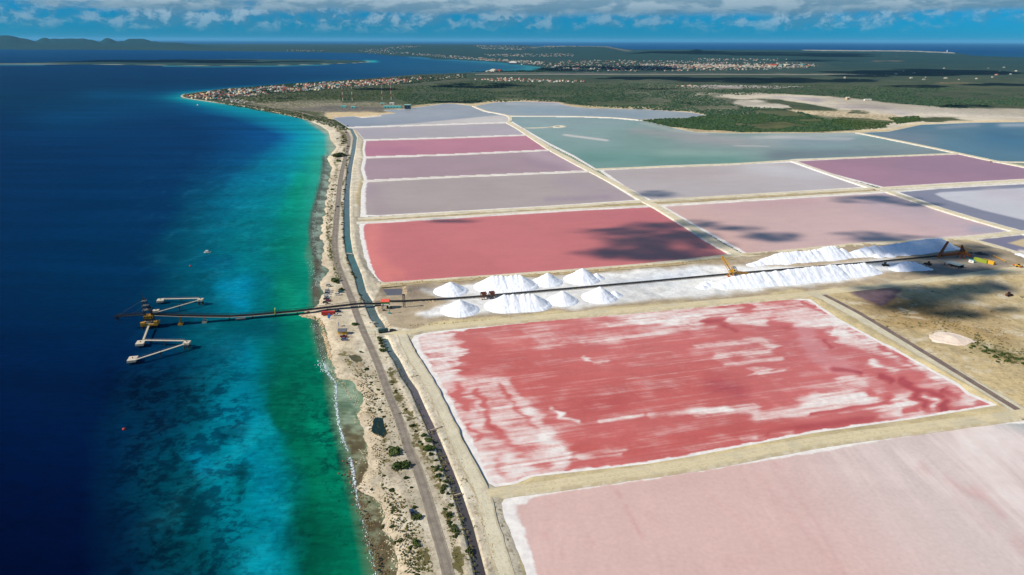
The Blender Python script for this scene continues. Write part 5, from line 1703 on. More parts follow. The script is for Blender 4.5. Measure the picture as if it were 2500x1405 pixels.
for sy in (-0.9, 0.9):
    boom.bar((-2.0, sy, 10.2), (-22.5, sy, 10.6), 0.28, 4); boom.bar((-2.0, sy, 12.0), (-22.5, sy, 11.6), 0.2, 4)
    for i in range(10):
        boom.bar((-2.0-2.05*i, sy, 10.2), (-4.05-2.05*i, sy, 11.8), 0.09, 3)
boom.box((-12, 0, 10.3), (20.5, 1.8, 0.25))
bo = boom.build('boom', STEEL_D, root)
MB().bar((-21.5, 0, 10.8), (-18.6, -0.5, 5.6), 0.5, 6, 0.35).bar((-22.2, 0, 9.6), (-21.0, 0, 9.0), 0.9, 6).build('loading_chute', STEEL_D, bo)
mb = MB()
for sy in (-0.8, 0.8):
    mb.bar((-1.9, 1.6+sy*.3, 21.5), (-19.5, sy, 11.6), 0.035, 3); mb.bar((-1.5, 1.4+sy*.3, 17), (-11, sy, 11.8), 0.03, 3)
mb.build('stay_cable', STEEL_D, root)
mb = MB(); mb.bar((4.5, 0, 14.5), (-0.8, 1.0, 16.5), 0.3, 4); mb.bar((3.4, 0, 8.2), (-0.5, 1.0, 16), 0.5, 4); mb.build('feed_chute', STEEL_D, root)

# ------------------------------------------------------------------ mooring dolphins and catwalks
def dolphin(px, py, w, d, label, rz=0.25, ztop=3.2, tall=False):
    p = at(px, py)
    r = thing('mooring_dolphin', label, 'mooring platform', (p[0], p[1], 0), rz, 'concrete mooring platforms in the sea')
    th = 1.5
    MB().box((0, 0, ztop-th/2), (w, d, th), 0, 1.0, 0.12).build('cap', CONC, r)
    for sx in (-1, 1):
        for sy in (-1, 1):
            MB().bar((sx*w*0.34, sy*d*0.32, -4), (sx*w*0.32, sy*d*0.3, ztop-th), 0.42, 7).build('pile', STEEL_D, r)
    MB().bar((0.2, 0.1, ztop), (0.2, 0.1, ztop+0.5), 0.32, 8).bar((-0.1, 0.1, ztop+0.55), (0.5, 0.1, ztop+0.55), 0.2, 6).build('bollard', RUST, r)
    return r


dolphin(393, 741, 5.2, 5.4, 'pale mooring platform at the left end of the upper level catwalk')
dolphin(491, 744.5, 4.2, 3.6, 'pale mooring platform on tall dark piles where the two upper catwalks meet', 0.1, 5.0)
dolphin(382, 768, 4.4, 3.2, 'small pale mooring platform right behind the ship loader', 0.2, 3.6)
dolphin(344, 846, 5.2, 6.6, 'pale mooring platform just below the ship loader at the start of the lower catwalks')
dolphin(458, 851.5, 4.2, 4.6, 'pale mooring platform on tall dark piles where the two lower catwalks meet', 0.1, 5.0)
dolphin(325, 886, 5.4, 7.0, 'pale mooring platform nearest the camera at the end of the lowest catwalk')


def catwalk(a, b, za, zb, label, w=1.2, post=0.5):
    p, q = at(*a), at(*b)
    r = thing('catwalk', label, 'catwalk', ((p[0]+q[0])/2, (p[1]+q[1])/2, 0), math.atan2(q[1]-p[1], q[0]-p[0]), 'catwalks between the mooring platforms')
    L = math.hypot(q[0]-p[0], q[1]-p[1]); n = max(4, int(L/3))
    zz = lambda t_: za*(1-t_)+zb*t_
    V, F = [], []
    mb = MB()
    mb.add([(-L/2, -w/2, za-.25), (L/2, -w/2, zb-.25), (L/2, w/2, zb-.25), (-L/2, w/2, za-.25), (-L/2, -w/2, za), (L/2, -w/2, zb), (L/2, w/2, zb), (-L/2, w/2, za)], [(3, 2, 1, 0), (4, 5, 6, 7), (0, 1, 5, 4), (1, 2, 6, 5), (2, 3, 7, 6), (3, 0, 4, 7)])
    mb.build('deck', CONC, r)
    for sy in (-1, 1):
        mb = MB(); mb.bar((-L/2, sy*w*.48, za+1), (L/2, sy*w*.48, zb+1), 0.06, 3)
        for i in range(n+1):
            t_ = i/n
            mb.bar((-L/2+L*t_, sy*w*.48, zz(t_)), (-L/2+L*t_, sy*w*.48, zz(t_)+1), 0.045, 3)
        mb.build('handrail', STEEL_G, r)
    if post:
        t_ = post
        MB().bar((-L/2+L*t_, 0, -4), (-L/2+L*t_, 0, zz(t_)-.2), 0.35, 6).box((-L/2+L*t_, 0, zz(t_)-.5), (1.2, 1.8, .5)).build('support_pile', STEEL_D, r)
    return r


catwalk((402, 738.5), (487, 742), 3.0, 4.8, 'pale catwalk at the far side of the pier running level between two platforms', 1.4)
catwalk((388, 771), (487, 747), 3.2, 4.8, 'thin pale catwalk slanting from behind the ship loader to the upper right platform', 1.0)
catwalk((365, 806), (352, 840), 3.4, 3.2, 'short pale catwalk from the ship loader down to the next mooring platform', 1.3, 0)
catwalk((354, 841), (453, 847.5), 3.2, 4.8, 'pale catwalk below the pier running level to the lower right platform', 1.5)
catwalk((333, 889), (452, 856), 3.2, 4.8, 'long pale catwalk slanting down to the platform nearest the camera', 1.4)

# ------------------------------------------------------------------ transfer house, shore buildings, small things
p = at(942, 753, GZ)
root = thing('transfer_house', 'small house on stilts with salmon roof over green and white walls at the bridge end', 'transfer house', tuple(p), 0.02)
for sx in (-2.6, 2.6):
    for sy in (-2.0, 2.0):
        MB().bar((sx, sy, -0.3), (sx, sy, 3.2), 0.3, 4).build('leg', RUST, root)
MB().box((0, 0, 3.1), (6.2, 5.0, 0.4)).build('floor', STEEL_D, root)
w_ = MB().box((0, 0, 3.95), (6.0, 4.8, 1.3)).build('lower_wall', WHITE, root)
MB().box((-1.6, -2.43, 3.95), (1.0, 0.06, 1.2)).build('door', STEEL_G, w_)
MB().box((0, 0, 5.35), (6.1, 4.9, 1.5)).build('upper_wall', GREEN, root)
MB().box((0, 0, 6.16), (6.4, 5.2, 0.12)).gable((0, 0, 6.22), (6.1, 4.9), 1.7, 0.0, 0.25).build('roof', SALMON, root)
MB().box((1.9, -0.4, 1.6), (1.9, 2.6, 3.0)).box((3.7, -1.4, 1.0), (2.6, 1.8, 2.2)).build('drive_housing', STEEL_D, root)

p = at(987, 751, GZ)
root = thing('lattice_mast', 'slim dark lattice mast beside the belt behind the transfer house', 'lattice mast', tuple(p))
mb = MB()
for sx in (-0.75, 0.75):
    for sy in (-0.6, 0.6):
        mb.bar((sx, sy, -.2), (sx, sy, 10.5), 0.16, 4)
mb.build('upright', STEEL_D, root)
mb = MB()
for i in range(6):
    for sy in (-0.6, 0.6):
        mb.bar((-0.75, sy, 1+1.8*i), (0.75, sy, 1+1.8*i), 0.11, 4)
        mb.bar((-0.75, sy, 1+1.8*i), (0.75, sy, min(10.4, 2.8+1.8*i)), 0.07, 3)
mb.build('cross_bar', STEEL_D, root)['kind'] = 'stuff'
MB().box((0, 0, 10.7), (2.0, 1.6, 0.5)).build('head_frame', STEEL_D, root)

p = at(951, 766, GZ)
root = thing('lamp_mast', 'teal lamp mast on a block on the bare ground below the transfer house', 'lamp mast', tuple(p))
MB().box((0, 0, 0.4), (1.9, 1.5, 1.1)).build('base_block', TEAL, root)
MB().bar((0, 0, 0.9), (0, 0, 6.2), 0.24, 6, 0.18).build('pole', TEAL, root)
MB().box((0.2, 0, 6.3), (1.2, 0.8, 0.5)).build('lamp_head', WHITE, root)
p = at(937, 759, GZ)
root = thing('winch', 'small dark winch block standing below the transfer house', 'winch', tuple(p))
MB().box((0, 0, 0.4), (1.8, 1.4, 0.9)).build('frame', STEEL_D, root)
MB().bar((-.8, 0, 1.2), (.8, 0, 1.2), .55, 10).build('drum', STEEL_G, root)
MB().bar((-.6, .5, .6), (-.6, .5, 2.6), .16, 5).build('lever_post', STEEL_D, root)


def container(px, py, rz, L, mat, label, group=None, H=2.6, W=2.45):
    p = at(px, py, GZ)
    r = thing('shipping_container', label, 'container', tuple(p), rz, group)
    mb = MB().box((0, 0, H/2), (L, W, H))
    n = int(L/0.55)
    for i in range(n):
        x = -L/2+L*(i+.5)/n
        for sy in (-1, 1):
            mb.box((x, sy*(W/2+.03), H/2), (L/n*.5, .07, H*.9))
    mb.build('body', mat, r)
    for sy in (-.6, .6):
        d = MB().box((L/2+.04, sy, H/2), (.07, 1.1, H*.92)).build('door', mat, r)
        MB().bar((L/2+.1, sy*.5, .2), (L/2+.1, sy*.5, H-.2), .03, 4).build('lock_bar', STEEL_G, d)
    return r


container(802, 768.5, 0.06, 10.2, RED, 'dull red shipping container under the conveyor bridge by the beach')

p = at(803.5, 779, GZ)
root = thing('dive_site_sign', 'bright blue shark-fin sign post below the red container', 'sign', tuple(p), 0.0)
MB().bar((0, 0, -.2), (0, 0, 4.4), .2, 6).build('post', BLUE, root)
MB().add([(-.9, -.15, .6), (.9, -.15, .6), (1.0, -.15, 2.0), (2.1, -.15, 2.6), (1.0, -.15, 3.4), (.5, -.15, 4.6), (-.9, -.15, 2.6), (-.9, .15, .6), (.9, .15, .6), (1.0, .15, 2.0), (2.1, .15, 2.6), (1.0, .15, 3.4), (.5, .15, 4.6), (-.9, .15, 2.6)],
         [(0, 1, 2, 3, 4, 5, 6), (13, 12, 11, 10, 9, 8, 7)]+[(i, i+7, (i+1) % 7+7, (i+1) % 7) for i in range(7)]).build('panel', BLUE, root)
p = at(827.5, 797.5, GZ)
root = thing('information_board', 'slim blue board post above the yellow hut casting a long shadow', 'sign', tuple(p), 0.1)
for sy in (-.9, .9):
    MB().bar((0, sy, -.2), (0, sy, 3.4), .1, 5).build('post', BLUE, root)
MB().box((0, 0, 2.5), (.16, 2.0, 1.9)).build('panel', BLUE, root)

p = at(837, 815.5, GZ)
root = thing('beach_hut', 'yellow hut with a slate roof on the shore', 'hut', tuple(p), 0.05)
wl = MB().box((0, 0, 1.35), (5.6, 4.2, 2.7)).build('wall', YEL_B, root)
MB().box((-1.2, -2.13, 1.0), (1.0, .06, 2.0)).build('door', WOOD, wl)
for x in (0.6, 2.0):
    MB().box((x, -2.13, 1.5), (.8, .06, .8)).build('window', GLASS, wl)
MB().gable((0, 0, 2.7), (5.6, 4.2), 1.6, 0, .35).build('roof', paint('slate_roof', (98, 104, 118), .8, .3), root)
MB().box((0, -2.7, .12), (5.8, 1.1, .24)).build('step', CONC, root)

# ------------------------------------------------------------------ vehicles
def make_car(mat, kind='car'):
    r = bpy.data.objects.new('parked_car' if kind == 'car' else 'pickup_truck', None)
    C.objects.link(r)
    L, W = 4.7, 1.9
    if kind == 'car':
        prof = [(-2.3, .45), (2.25, .45), (2.3, .8), (2.2, 1.0), (1.1, 1.12), (-2.2, 1.15), (-2.35, .9)]
        cab = [(-2.1, 1.13), (1.1, 1.10), (.35, 1.68), (-1.7, 1.72)]
    else:
        prof = [(-2.6, .55), (2.45, .55), (2.5, .95), (2.4, 1.15), (1.2, 1.25), (-2.6, 1.25)]
        cab = [(-.9, 1.24), (1.2, 1.22), (.55, 1.88), (-.7, 1.90)]

    def ext(pr, w, w2_=None):
        n = len(pr); w2_ = w2_ or [w]*n
        V = [(x, -w2_[i]/2, z) for i, (x, z) in enumerate(pr)]+[(x, w2_[i]/2, z) for i, (x, z) in enumerate(pr)]
        return MB().add(V, [tuple(range(n)), tuple(range(2*n-1, n-1, -1))]+[(i, i+n, (i+1) % n+n, (i+1) % n) for i in range(n)])
    b = ext(prof, W).build('body', mat, r)
    c = ext(cab, W*.94, [W*.94, W*.94, W*.78, W*.78]).build('window', GLASS, r)
    xs = [x for x, z in cab[2:]]
    MB().box(((xs[0]+xs[1])/2, 0, cab[2][1]+.04), (abs(xs[0]-xs[1])*.96, W*.77, .08)).build('roof', mat, r)
    if kind != 'car':
        MB().box((-1.75, 0, 1.27), (1.5, W*.82, .04)).build('load_bed', TYRE, r)
    for x in (-1.45, 1.45):
        for sy in (-1, 1):
            w = MB().bar((x, sy*.75, .36), (x, sy*.97, .36), .36, 10).build('wheel', TYRE, r)
    for sy in (-.65, .65):
        MB().box((prof[2][0]-.02, sy, .78), (.08, .32, .16)).build('headlight', WHITE, r)
    return r


CARP = {}


def car(px, py, rz, colour, rgb, label, kind='car', group='cars parked at the shore'):
    key = (colour, kind)
    if key not in CARP:
        r = CARP[key] = make_car(paint('car_'+colour, rgb, .25, .08, 0.0, .6), kind)
    else:
        r = copy_tree(CARP[key])
    p = at(px, py, GZ+.06)
    r.location = tuple(p); r.rotation_euler = (0, 0, rz)
    tag(r, label, 'car' if kind == 'car' else 'pickup', group)
    return r


silver, white, navy, black = (176, 182, 186), (232, 234, 236), (34, 58, 92), (40, 42, 46)
car(802.8, 698.6, .15, 'silver', silver, 'grey car parked alone above the row of cars on the beach lot')
car(800.8, 710, .1, 'white', white, 'white pickup at the upper end of the row of cars on the beach lot', 'pickup')
car(801.2, 713.6, .12, 'silver', silver, 'silver pickup parked second from the upper end of the beach row', 'pickup')
car(798.8, 718.0, .1, 'navy', navy, 'navy car parked between the silver pickup and a white car in the beach row')
car(797.8, 723.6, .12, 'white', white, 'white car in the middle of the beach row below the navy one')
car(798.5, 728, .1, 'silver', silver, 'silver car in the beach row between the white car and the black pickup')
car(797.5, 732.4, .1, 'black', black, 'black pickup near the lower end of the beach row', 'pickup')
car(801.8, 736, .12, 'red', (120, 34, 34), 'dark red car near the lower end of the beach row by the bridge')
car(795, 740.6, .1, 'black', black, 'black car at the lower end of the beach row beside the conveyor bridge')
car(825.4, 720.8, .05, 'white', white, 'white pickup parked between the beach row and the road', 'pickup')
car(832.4, 714.4, .05, 'teal', (52, 96, 104), 'dark teal car parked nearest the road on the beach lot')
car(825.4, 762.6, .0, 'navy', navy, 'navy pickup parked right of the red container under the bridge', 'pickup')
car(821.6, 771, .08, 'white', white, 'white pickup parked below the red container', 'pickup')
car(839.6, 824, .05, 'red', (120, 34, 34), 'dark red pickup parked just below the yellow hut', 'pickup')
car(841, 831, .05, 'slate', (98, 112, 150), 'slate blue car parked two below the yellow hut')
car(1006.5, 1256, 1.9, 'navy', navy, 'navy pickup on the pale clearing beside the shore road', 'pickup', 'cars stopped along the shore road')
car(959, 809, .3, 'black', black, 'black car driving on the white track by the gate', 'car', 'cars stopped along the shore road')
car(824.6, 506, 1.5, 'navy', navy, 'navy car driving on the shore road far up the coast', 'car', 'cars stopped along the shore road')
car(847, 372, 1.9, 'black', black, 'black car on the shore road near the bend', 'car', 'cars stopped along the shore road')


def lorry(px, py, rz, label, body, tank=None):
    p = at(px, py, GZ+.06)
    r = thing('lorry', label, 'lorry', tuple(p), rz)
    MB().box((0, 0, .85), (7.0, 2.0, .35)).build('chassis', STEEL_D, r)
    c = MB().box((2.7, 0, 2.0), (1.7, 2.4, 2.0), 0, .92).build('cab', tank or body, r)
    MB().box((3.57, 0, 2.25), (.06, 2.0, .8)).build('windscreen', GLASS, c)
    MB().box((-.9, 0, 2.1), (5.0, 2.4, 2.1)).box((-.9, 0, 3.2), (5.2, 2.5, .15)).build('load_box', body, r)
    for x in (-2.6, -1.4, 2.6):
        for sy in (-1, 1):
            MB().bar((x, sy*.8, .5), (x, sy*1.15, .5), .5, 10).build('wheel', TYRE, r)
    return r


lorry(935.5, 812.5, .4, 'dark teal lorry stopped at the gate over the canal', paint('lorry_teal', (58, 92, 98), .5, .3))

# gate at the canal crossing: white wall with posts
p = at(928, 808.5, GZ)
root = thing('gate_wall', 'short white gate wall at the canal crossing beside the shore road', 'gate wall', tuple(p), -.05)
MB().box((0, 0, .6), (4.6, .35, 1.5)).build('wall', WHITE, root)
for x in (-2.4, 2.4):
    MB().box((x, 0, .9), (.5, .5, 2.0)).build('pillar', WHITE, root)
p = at(916.5, 823, GZ)
root = thing('sign_post', 'thin dark sign post at the road side by the gate', 'sign', tuple(p))
MB().bar((0, 0, -.2), (0, 0, 4.4), .12, 5).build('post', STEEL_D, root)
MB().box((0, 0, 4.0), (.8, .08, .8)).build('panel', WHITE, root)


def crossing(a, b, w, label, mat=CONC, z=1.9):
    p, q = at(*a, z), at(*b, z)
    L = math.hypot(q[0]-p[0], q[1]-p[1])
    r = thing('sluice_bridge', label, 'sluice', tuple((p+q)/2), math.atan2(q[1]-p[1], q[0]-p[0]), 'small crossings of the canal')
    MB().box((0, 0, -.2), (L, w, .4)).build('slab', mat, r)
    for sx in (-1, 1):
        MB().box((sx*L*.42, 0, -.6), (.6, w*1.3, 1.2)).build('abutment', CONC_D, r)
    return r


crossing((902, 787.5), (919, 786.5), 1.2, 'pale slab crossing the canal just above the gate')
crossing((1004, 921), (1019, 916), .9, 'pipe crossing of the canal with a white end by the striped pan', WOOD)
crossing((1046, 1052), (1080, 1041), .8, 'timber crossing halfway along the dark canal', WOOD)
crossing((1105, 1210), (1128, 1204), .7, 'thin plank crossing of the canal near the two pans', WOOD)
crossing((846, 618), (862, 620), 1.0, 'slab crossing of the canal left of the coral red pond')

# ------------------------------------------------------------------ stacker, reclaimer and the plant yard
def bp_at(px, py, dz=0.0):
    return at(px, py, GZ)+np.array([0, 0, dz])


p = at(1784, 675, GZ)
root = thing('stacker', 'yellow salt stacker with a raised lattice boom at the left end of the long ridges', 'stacker', tuple(p))
tip = at(1762, 640, GZ+6.0)-p+np.array([0, 0, 4.5])
tail = at(1826, 671.5, GZ)-p+np.array([0, 0, 1.2])
for sx in (-2.4, 2.4):
    for sy in (-2.2, 2.2):
        MB().bar((sx, sy, -.2), (sx*.4, sy*.4, 4.6), .35, 5).build('leg', YEL, root)
for sx in (-2.4, 2.4):
    MB().box((sx, 0, .4), (1.2, 5.6, .9)).build('bogie', ORANGE, root)
MB().box((0, 0, 5.0), (3.0, 3.0, 1.6)).build('turntable', YEL, root)
cb = MB().box((1.8, -1.6, 6.0), (1.8, 1.6, 2.0)).build('cab', YEL_B, root)
MB().box((1.8, -2.43, 6.2), (1.4, .06, .9)).build('window', GLASS, cb)


def truss_boom(name, a, b, w0, w1, n, r, mat, parent):
    a, b = np.array(a, float), np.array(b, float)
    d = (b-a)/np.linalg.norm(b-a)
    u = np.cross(d, (0, 0, 1)); u /= np.linalg.norm(u); v = np.cross(u, d)
    mb = MB()
    for i in range(n):
        q = []
        for j in (i, i+1):
            t_ = j/n; w = (w0*(1-t_)+w1*t_)/2; c = a*(1-t_)+b*t_
            q.append([c+u*sx*w+v*sy*w for sx, sy in ((-1, -1), (1, -1), (1, 1), (-1, 1))])
        for k in range(4):
            mb.bar(q[0][k], q[1][k], r, 4)
            mb.bar(q[0][k], q[1][(k+1) % 4], r*.6, 3)
    mb.bar(a, b, r*1.6, 4)
    return mb.build(name, mat, parent)


truss_boom('boom', (0, 0, 4.6), tip, 3.0, 1.6, 8, .22, YEL, root)
truss_boom('tail_conveyor', (0, 0, 4.6), tail, 2.2, 1.6, 7, .2, YEL, root)
mb = MB(); mb.bar((0.4, 0, 5), (1.6, 0.4, 9.6), .3, 4); mb.build('back_mast', YEL, root)
mb = MB(); mb.bar((1.6, .4, 9.5), tip*.8+np.array([0, 0, 1]), .09, 3); mb.bar((1.6, .4, 9.5), tail*.6, .09, 3); mb.build('stay_cable', YEL, root)
MB().box(tuple(tip+np.array([0, 0, .2])), (1.6, 2.0, 1.6)).build('head_chute', YEL, root)

p = at(2346, 630, GZ)
root = thing('reclaimer', 'orange bucket reclaimer standing in the plant yard at the end of the belt', 'reclaimer', tuple(p))
for sx in (-2.5, 2.5):
    for sy in (-2.3, 2.3):
        MB().bar((sx, sy, -.2), (sx*.5, sy*.5, 5), .4, 5).build('leg', ORANGE, root)
MB().box((0, 0, 5.4), (4.4, 3.6, 1.8)).build('turntable', ORANGE, root)
MB().box((-.4, -.6, 7.6), (3.4, 2.8, 2.6)).build('machine_house', RUST, root)
MB().box((2.2, -1.6, 7.0), (1.8, 1.6, 2.0)).build('cab', YEL, root)
lattice(MB(), (0, 0, 6), (-1.4, .4, 12.5), 2.6, 1.0, 3, .25).build('mast', RUST, root)
truss_boom('boom', (-1, 0, 5.4), at(2300, 629, GZ)-p+np.array([0, 0, 2.2]), 2.2, 1.4, 6, .24, ORANGE, root)
truss_boom('counter_boom', (1, 0, 5.4), at(2366, 633, GZ)-p+np.array([0, 0, 4.0]), 2.0, 1.4, 4, .24, ORANGE, root)
MB().box(tuple(at(2366, 633, GZ)-p+np.array([0, 0, 3.4])), (2.4, 2.4, 2.0)).build('counterweight', RUST, root)

p = at(2291, 629, GZ)
root = thing('loading_elevator', 'orange inclined elevator leaning against the shaded salt ridge', 'elevator', tuple(p))
tip = at(2309, 612, GZ)-p+np.array([0, 0, 8.5])
truss_boom('boom', (0, 0, 1.0), tip, 1.8, 1.4, 8, .3, ORANGE, root)
MB().box((0, 0, .9), (3.0, 2.4, 2.0)).build('drive_base', ORANGE, root)
for sy in (-1.2, 1.2):
    MB().bar((4.0, sy, -.2), tuple(tip*.55+np.array([0, sy*.6, -.4])), .22, 4).build('support_leg', RUST, root)
MB().box(tuple(tip+np.array([0, 0, .2])), (1.6, 1.6, 1.4)).build('head_chute', RUST, root)

BY = ang((2385, 636), (2420, 645))
container(2394, 640, BY, 12.0, paint('dull_lime_paint', (150, 168, 56), .5, .3), 'lime green container in the plant yard beside a longer yellow one', 'containers in the plant yard', 3.2, 3.0)
container(2412, 643.5, BY, 11.0, YEL_B, 'yellow container in the plant yard at the end of the row', 'containers in the plant yard', 3.2, 3.0)
p = at(2372, 641.5, GZ)
root = thing('site_cabin', 'small white cabin on the plant yard left of the lime container', 'cabin', tuple(p), BY)
wl = MB().box((0, 0, 1.3), (4.6, 2.6, 2.6)).build('wall', WHITE, root)
MB().box((2.33, 0, 1.1), (.06, .9, 1.9)).build('door', TEAL, wl)
MB().box((0, -1.33, 1.5), (1.0, .06, .8)).build('window', GLASS, wl)
MB().box((0, 0, 2.68), (5.0, 3.0, .18)).build('roof', TEAL, root)
p = at(2328, 651, GZ)
root = thing('open_shed', 'flat grey roofed open shed on the plant yard', 'shed', tuple(p), BY)
MB().box((0, 0, 3.0), (14, 8.5, .35)).build('roof', paint('zinc_roof', (136, 158, 166), .5, .3), root)
for sx in (-6.4, 0, 6.4):
    for sy in (-3.8, 3.8):
        MB().box((sx, sy, 1.4), (.4, .4, 3.0)).build('post', STEEL_D, root)
MB().box((0, 3.9, 1.4), (13.5, .2, 2.8)).build('back_wall', STEEL_D, root)


def loader(px, py, rz, label, mat):
    p = at(px, py, GZ+.05)
    r = thing('wheel_loader', label, 'loader', tuple(p), rz)
    MB().box((-1.2, 0, 1.5), (3.2, 2.0, 1.3)).box((1.2, 0, 1.2), (2.0, 1.2, .9)).build('body', mat, r)
    c = MB().box((-.1, 0, 2.8), (1.5, 1.6, 1.5), 0, .9).build('cab', GLASS, r)
    MB().box((-.1, 0, 3.6), (1.7, 1.8, .12)).build('roof', mat, c)
    for sy in (-.5, .5):
        MB().bar((.8, sy, 1.6), (3.2, sy, .8), .16, 4).build('arm', mat, r)
    MB().add([(3.0, -1.3, .2), (4.1, -1.3, .2), (3.4, -1.3, 1.5), (3.0, 1.3, .2), (4.1, 1.3, .2), (3.4, 1.3, 1.5)], [(0, 1, 2), (5, 4, 3), (0, 3, 4, 1), (0, 2, 5, 3)]).build('bucket', STEEL_D, r)
    for x in (-1.6, 1.5):
        for sy in (-1, 1):
            MB().bar((x, sy*.75, .75), (x, sy*1.25, .75), .75, 10).build('wheel', TYRE, r)
    return r


loader(2293, 590, .2, 'orange wheel loader on the dike road behind the shaded ridge', ORANGE)
loader(2486, 652.5, -.3, 'yellow wheel loader at the far right end of the plant yard', YEL_B)
loader(2160, 650, .1, 'small dark loader beside the separate salt mound', STEEL_D)
loader(2266, 647.5, 2.0, 'rusty old loader parked on the dark yard ground', RUST)
loader(2462, 723, .3, 'rusty brown loader on the sandy ground at the right edge', RUST)


def pipe_run(a, b, label, r_=.55, mat=YEL):
    p, q = at(*a, GZ), at(*b, GZ)
    L = math.hypot(q[0]-p[0], q[1]-p[1])
    r = thing('pipeline', label, 'pipeline', tuple((p+q)/2), math.atan2(q[1]-p[1], q[0]-p[0]))
    MB().bar((-L/2, 0, .9), (L/2, 0, .9), r_, 7).build('pipe', mat, r)
    mb = MB()
    for i in range(int(L/6)+1):
        mb.box((-L/2+1+i*6 if i*6+1 < L else L/2-1, 0, .25), (.6, 1.2, .9))
    o = mb.build('saddle', CONC_D, r); o['kind'] = 'stuff'
    return r


pipe_run((2424, 626), (2455, 641), 'orange pipeline slanting down to the right of the plant yard')
pipe_run((2314, 595), (2372, 612), 'long orange pipeline behind the reclaimer', .4)
pipe_run((2472, 648), (2492, 655), 'short orange pipeline at the right edge of the yard', .6, ORANGE)

p = at(2396, 624, GZ)
root = thing('ore_stockpile', 'dark heap of spoil behind the containers on the plant yard', 'spoil heap', tuple(p))
bpy.data.objects.remove(root)
pile('spoil_heap', [(2392, 624, 13, .45), (2402, 625, 10, .4)], 'dark heap of spoil behind the containers on the plant yard', .5, .5, 'spoil heaps', paint('dark_spoil', (66, 62, 66), .95, .2), seed=21)['category'] = 'spoil heap'

# ------------------------------------------------------------------ masts, pond buildings, boats, ship
def radio_mast(px, py, top, label):
    p = at(px, py, GZ)
    h = zfoot(px, py, top)-GZ
    r = thing('radio_mast', label, 'radio mast', tuple(p), 0, 'red and white radio masts')
    n = 6
    for i in range(n):
        w = 1.0 if i < 4 else .7
        MB().bar((0, 0, h*i/n), (0, 0, h*(i+1)/n), w, 4).build('white_section' if i % 2 == 0 else 'red_section', WHITE if i % 2 == 0 else RED, r)
    for k in range(3):
        a = k*2.094+.4
        MB().bar((0, 0, h*.66), (h*.45*math.cos(a), h*.45*math.sin(a), 0), .05, 3).build('guy_wire', STEEL_G, r)
    MB().box((0, 0, .3), (3, 3, 1)).build('foot_block', CONC, r)


radio_mast(837, 246, 175, 'leftmost of the four red and white radio masts on the point')
radio_mast(860, 246, 179, 'second from the left of the four red and white radio masts')
radio_mast(933, 243.5, 172, 'third from the left of the four red and white radio masts')
radio_mast(955, 243.5, 174, 'rightmost of the four red and white radio masts')


def shed(px, py, L, W, H, rz, wall, roof, label, name='pump_house', cat='building', group=None, rise=1.5):
    p = at(px, py, GZ)
    r = thing(name, label, cat, tuple(p), rz, group)
    w = MB().box((0, 0, H/2), (L, W, H)).build('wall', wall, r)
    MB().gable((0, 0, H), (L, W), rise, 0, .5).build('roof', roof, r)
    for i in range(max(1, int(L/9))):
        MB().box((-L/2+4.5+i*9, -W/2-.05, H*.45), (3.2, .1, H*.5)).build('door', GLASS, w)
    return r


TQ = paint('turquoise_roof', (104, 196, 204), .6, .2)
shed(959, 264, 52, 14, 5, .02, TQ, TQ, 'long turquoise shed on the shore of the lavender lagoon')
shed(995.5, 265.5, 18, 14, 11, .02, paint('dark_teal_wall', (24, 74, 96), .6, .2), paint('pale_teal', (150, 200, 200), .6, .2), 'tall dark blue pump house on the shore of the lavender lagoon')
shed(957, 256, 14, 10, 5, .1, WHITE, WHITE, 'small white shed behind the long turquoise shed', 'shed', 'shed')
shed(934, 256, 12, 9, 4, .1, CONC, TQ, 'small pale shed left behind the turquoise shed', 'shed', 'shed')
shed(839, 263, 16, 9, 4, 0, TQ, TQ, 'turquoise shed on the dark flat below the left radio masts', 'shed', 'shed')
shed(863, 264.5, 13, 8, 4, 0, TQ, TQ, 'second turquoise shed on the dark flat right of the other', 'shed', 'shed')
shed(2069, 244, 12, 10, 8, .2, paint('tan_wall', (206, 178, 150), .8, .3), WHITE, 'tan tower house beside the white salt flats', 'tower_house', 'house')
shed(2118, 246, 26, 8, 4, .1, WHITE, WHITE, 'low white shed at the edge of the white salt flats', 'shed', 'shed')


def hull(mb, L, W, H, bow=.3, n=7):
    V = []
    for k, (z, f) in enumerate(((0, .78), (H, 1.0))):
        for i in range(n):
            t_ = i/(n-1); w = W/2*f*(1-max(0, (t_-(1-bow))/bow)**2*.97)
            V.append((-L/2+L*t_*(1 if k else .96), -w, z))
        for i in range(n-1, -1, -1):
            t_ = i/(n-1); w = W/2*f*(1-max(0, (t_-(1-bow))/bow)**2*.97)
            V.append((-L/2+L*t_*(1 if k else .96), w, z))
    m = 2*n
    return mb.add(V, [tuple(range(m-1, -1, -1)), tuple(range(m, 2*m))]+[(i, (i+1) % m, m+(i+1) % m, m+i) for i in range(m)])


def boat(px, py, rz, label, k=1.0):
    p = at(px, py)
    r = thing('motor_boat', label, 'boat', (p[0], p[1], -.15), rz)
    hull(MB(), 6.8*k, 2.5*k, 1.2*k).build('hull', WHITE, r)
    MB().box((-.2*k, 0, 1.25*k), (4.6*k, 1.9*k, .1)).build('deck', CONC, r)
    c = MB().box((-.3*k, 0, 1.9*k), (2.4*k, 1.7*k, 1.2*k), 0, .85).build('cabin', WHITE, r)
    MB().box((.75*k, 0, 2.0*k), (.25*k, 1.4*k, .6*k)).build('windscreen', GLASS, c)
    MB().box((-.5*k, 0, 2.7*k), (2.6*k, 1.8*k, .1)).build('canopy', WHITE, r)
    MB().box((-3.5*k, 0, .9*k), (.5*k, .5*k, 1.1*k)).build('outboard_motor', STEEL_D, r)


boat(507, 618, .25, 'small white motor boat on the blue water off the shelf')
boat(483, 257.5, -.4, 'white motor boat moored off the sandy point', 1.15)


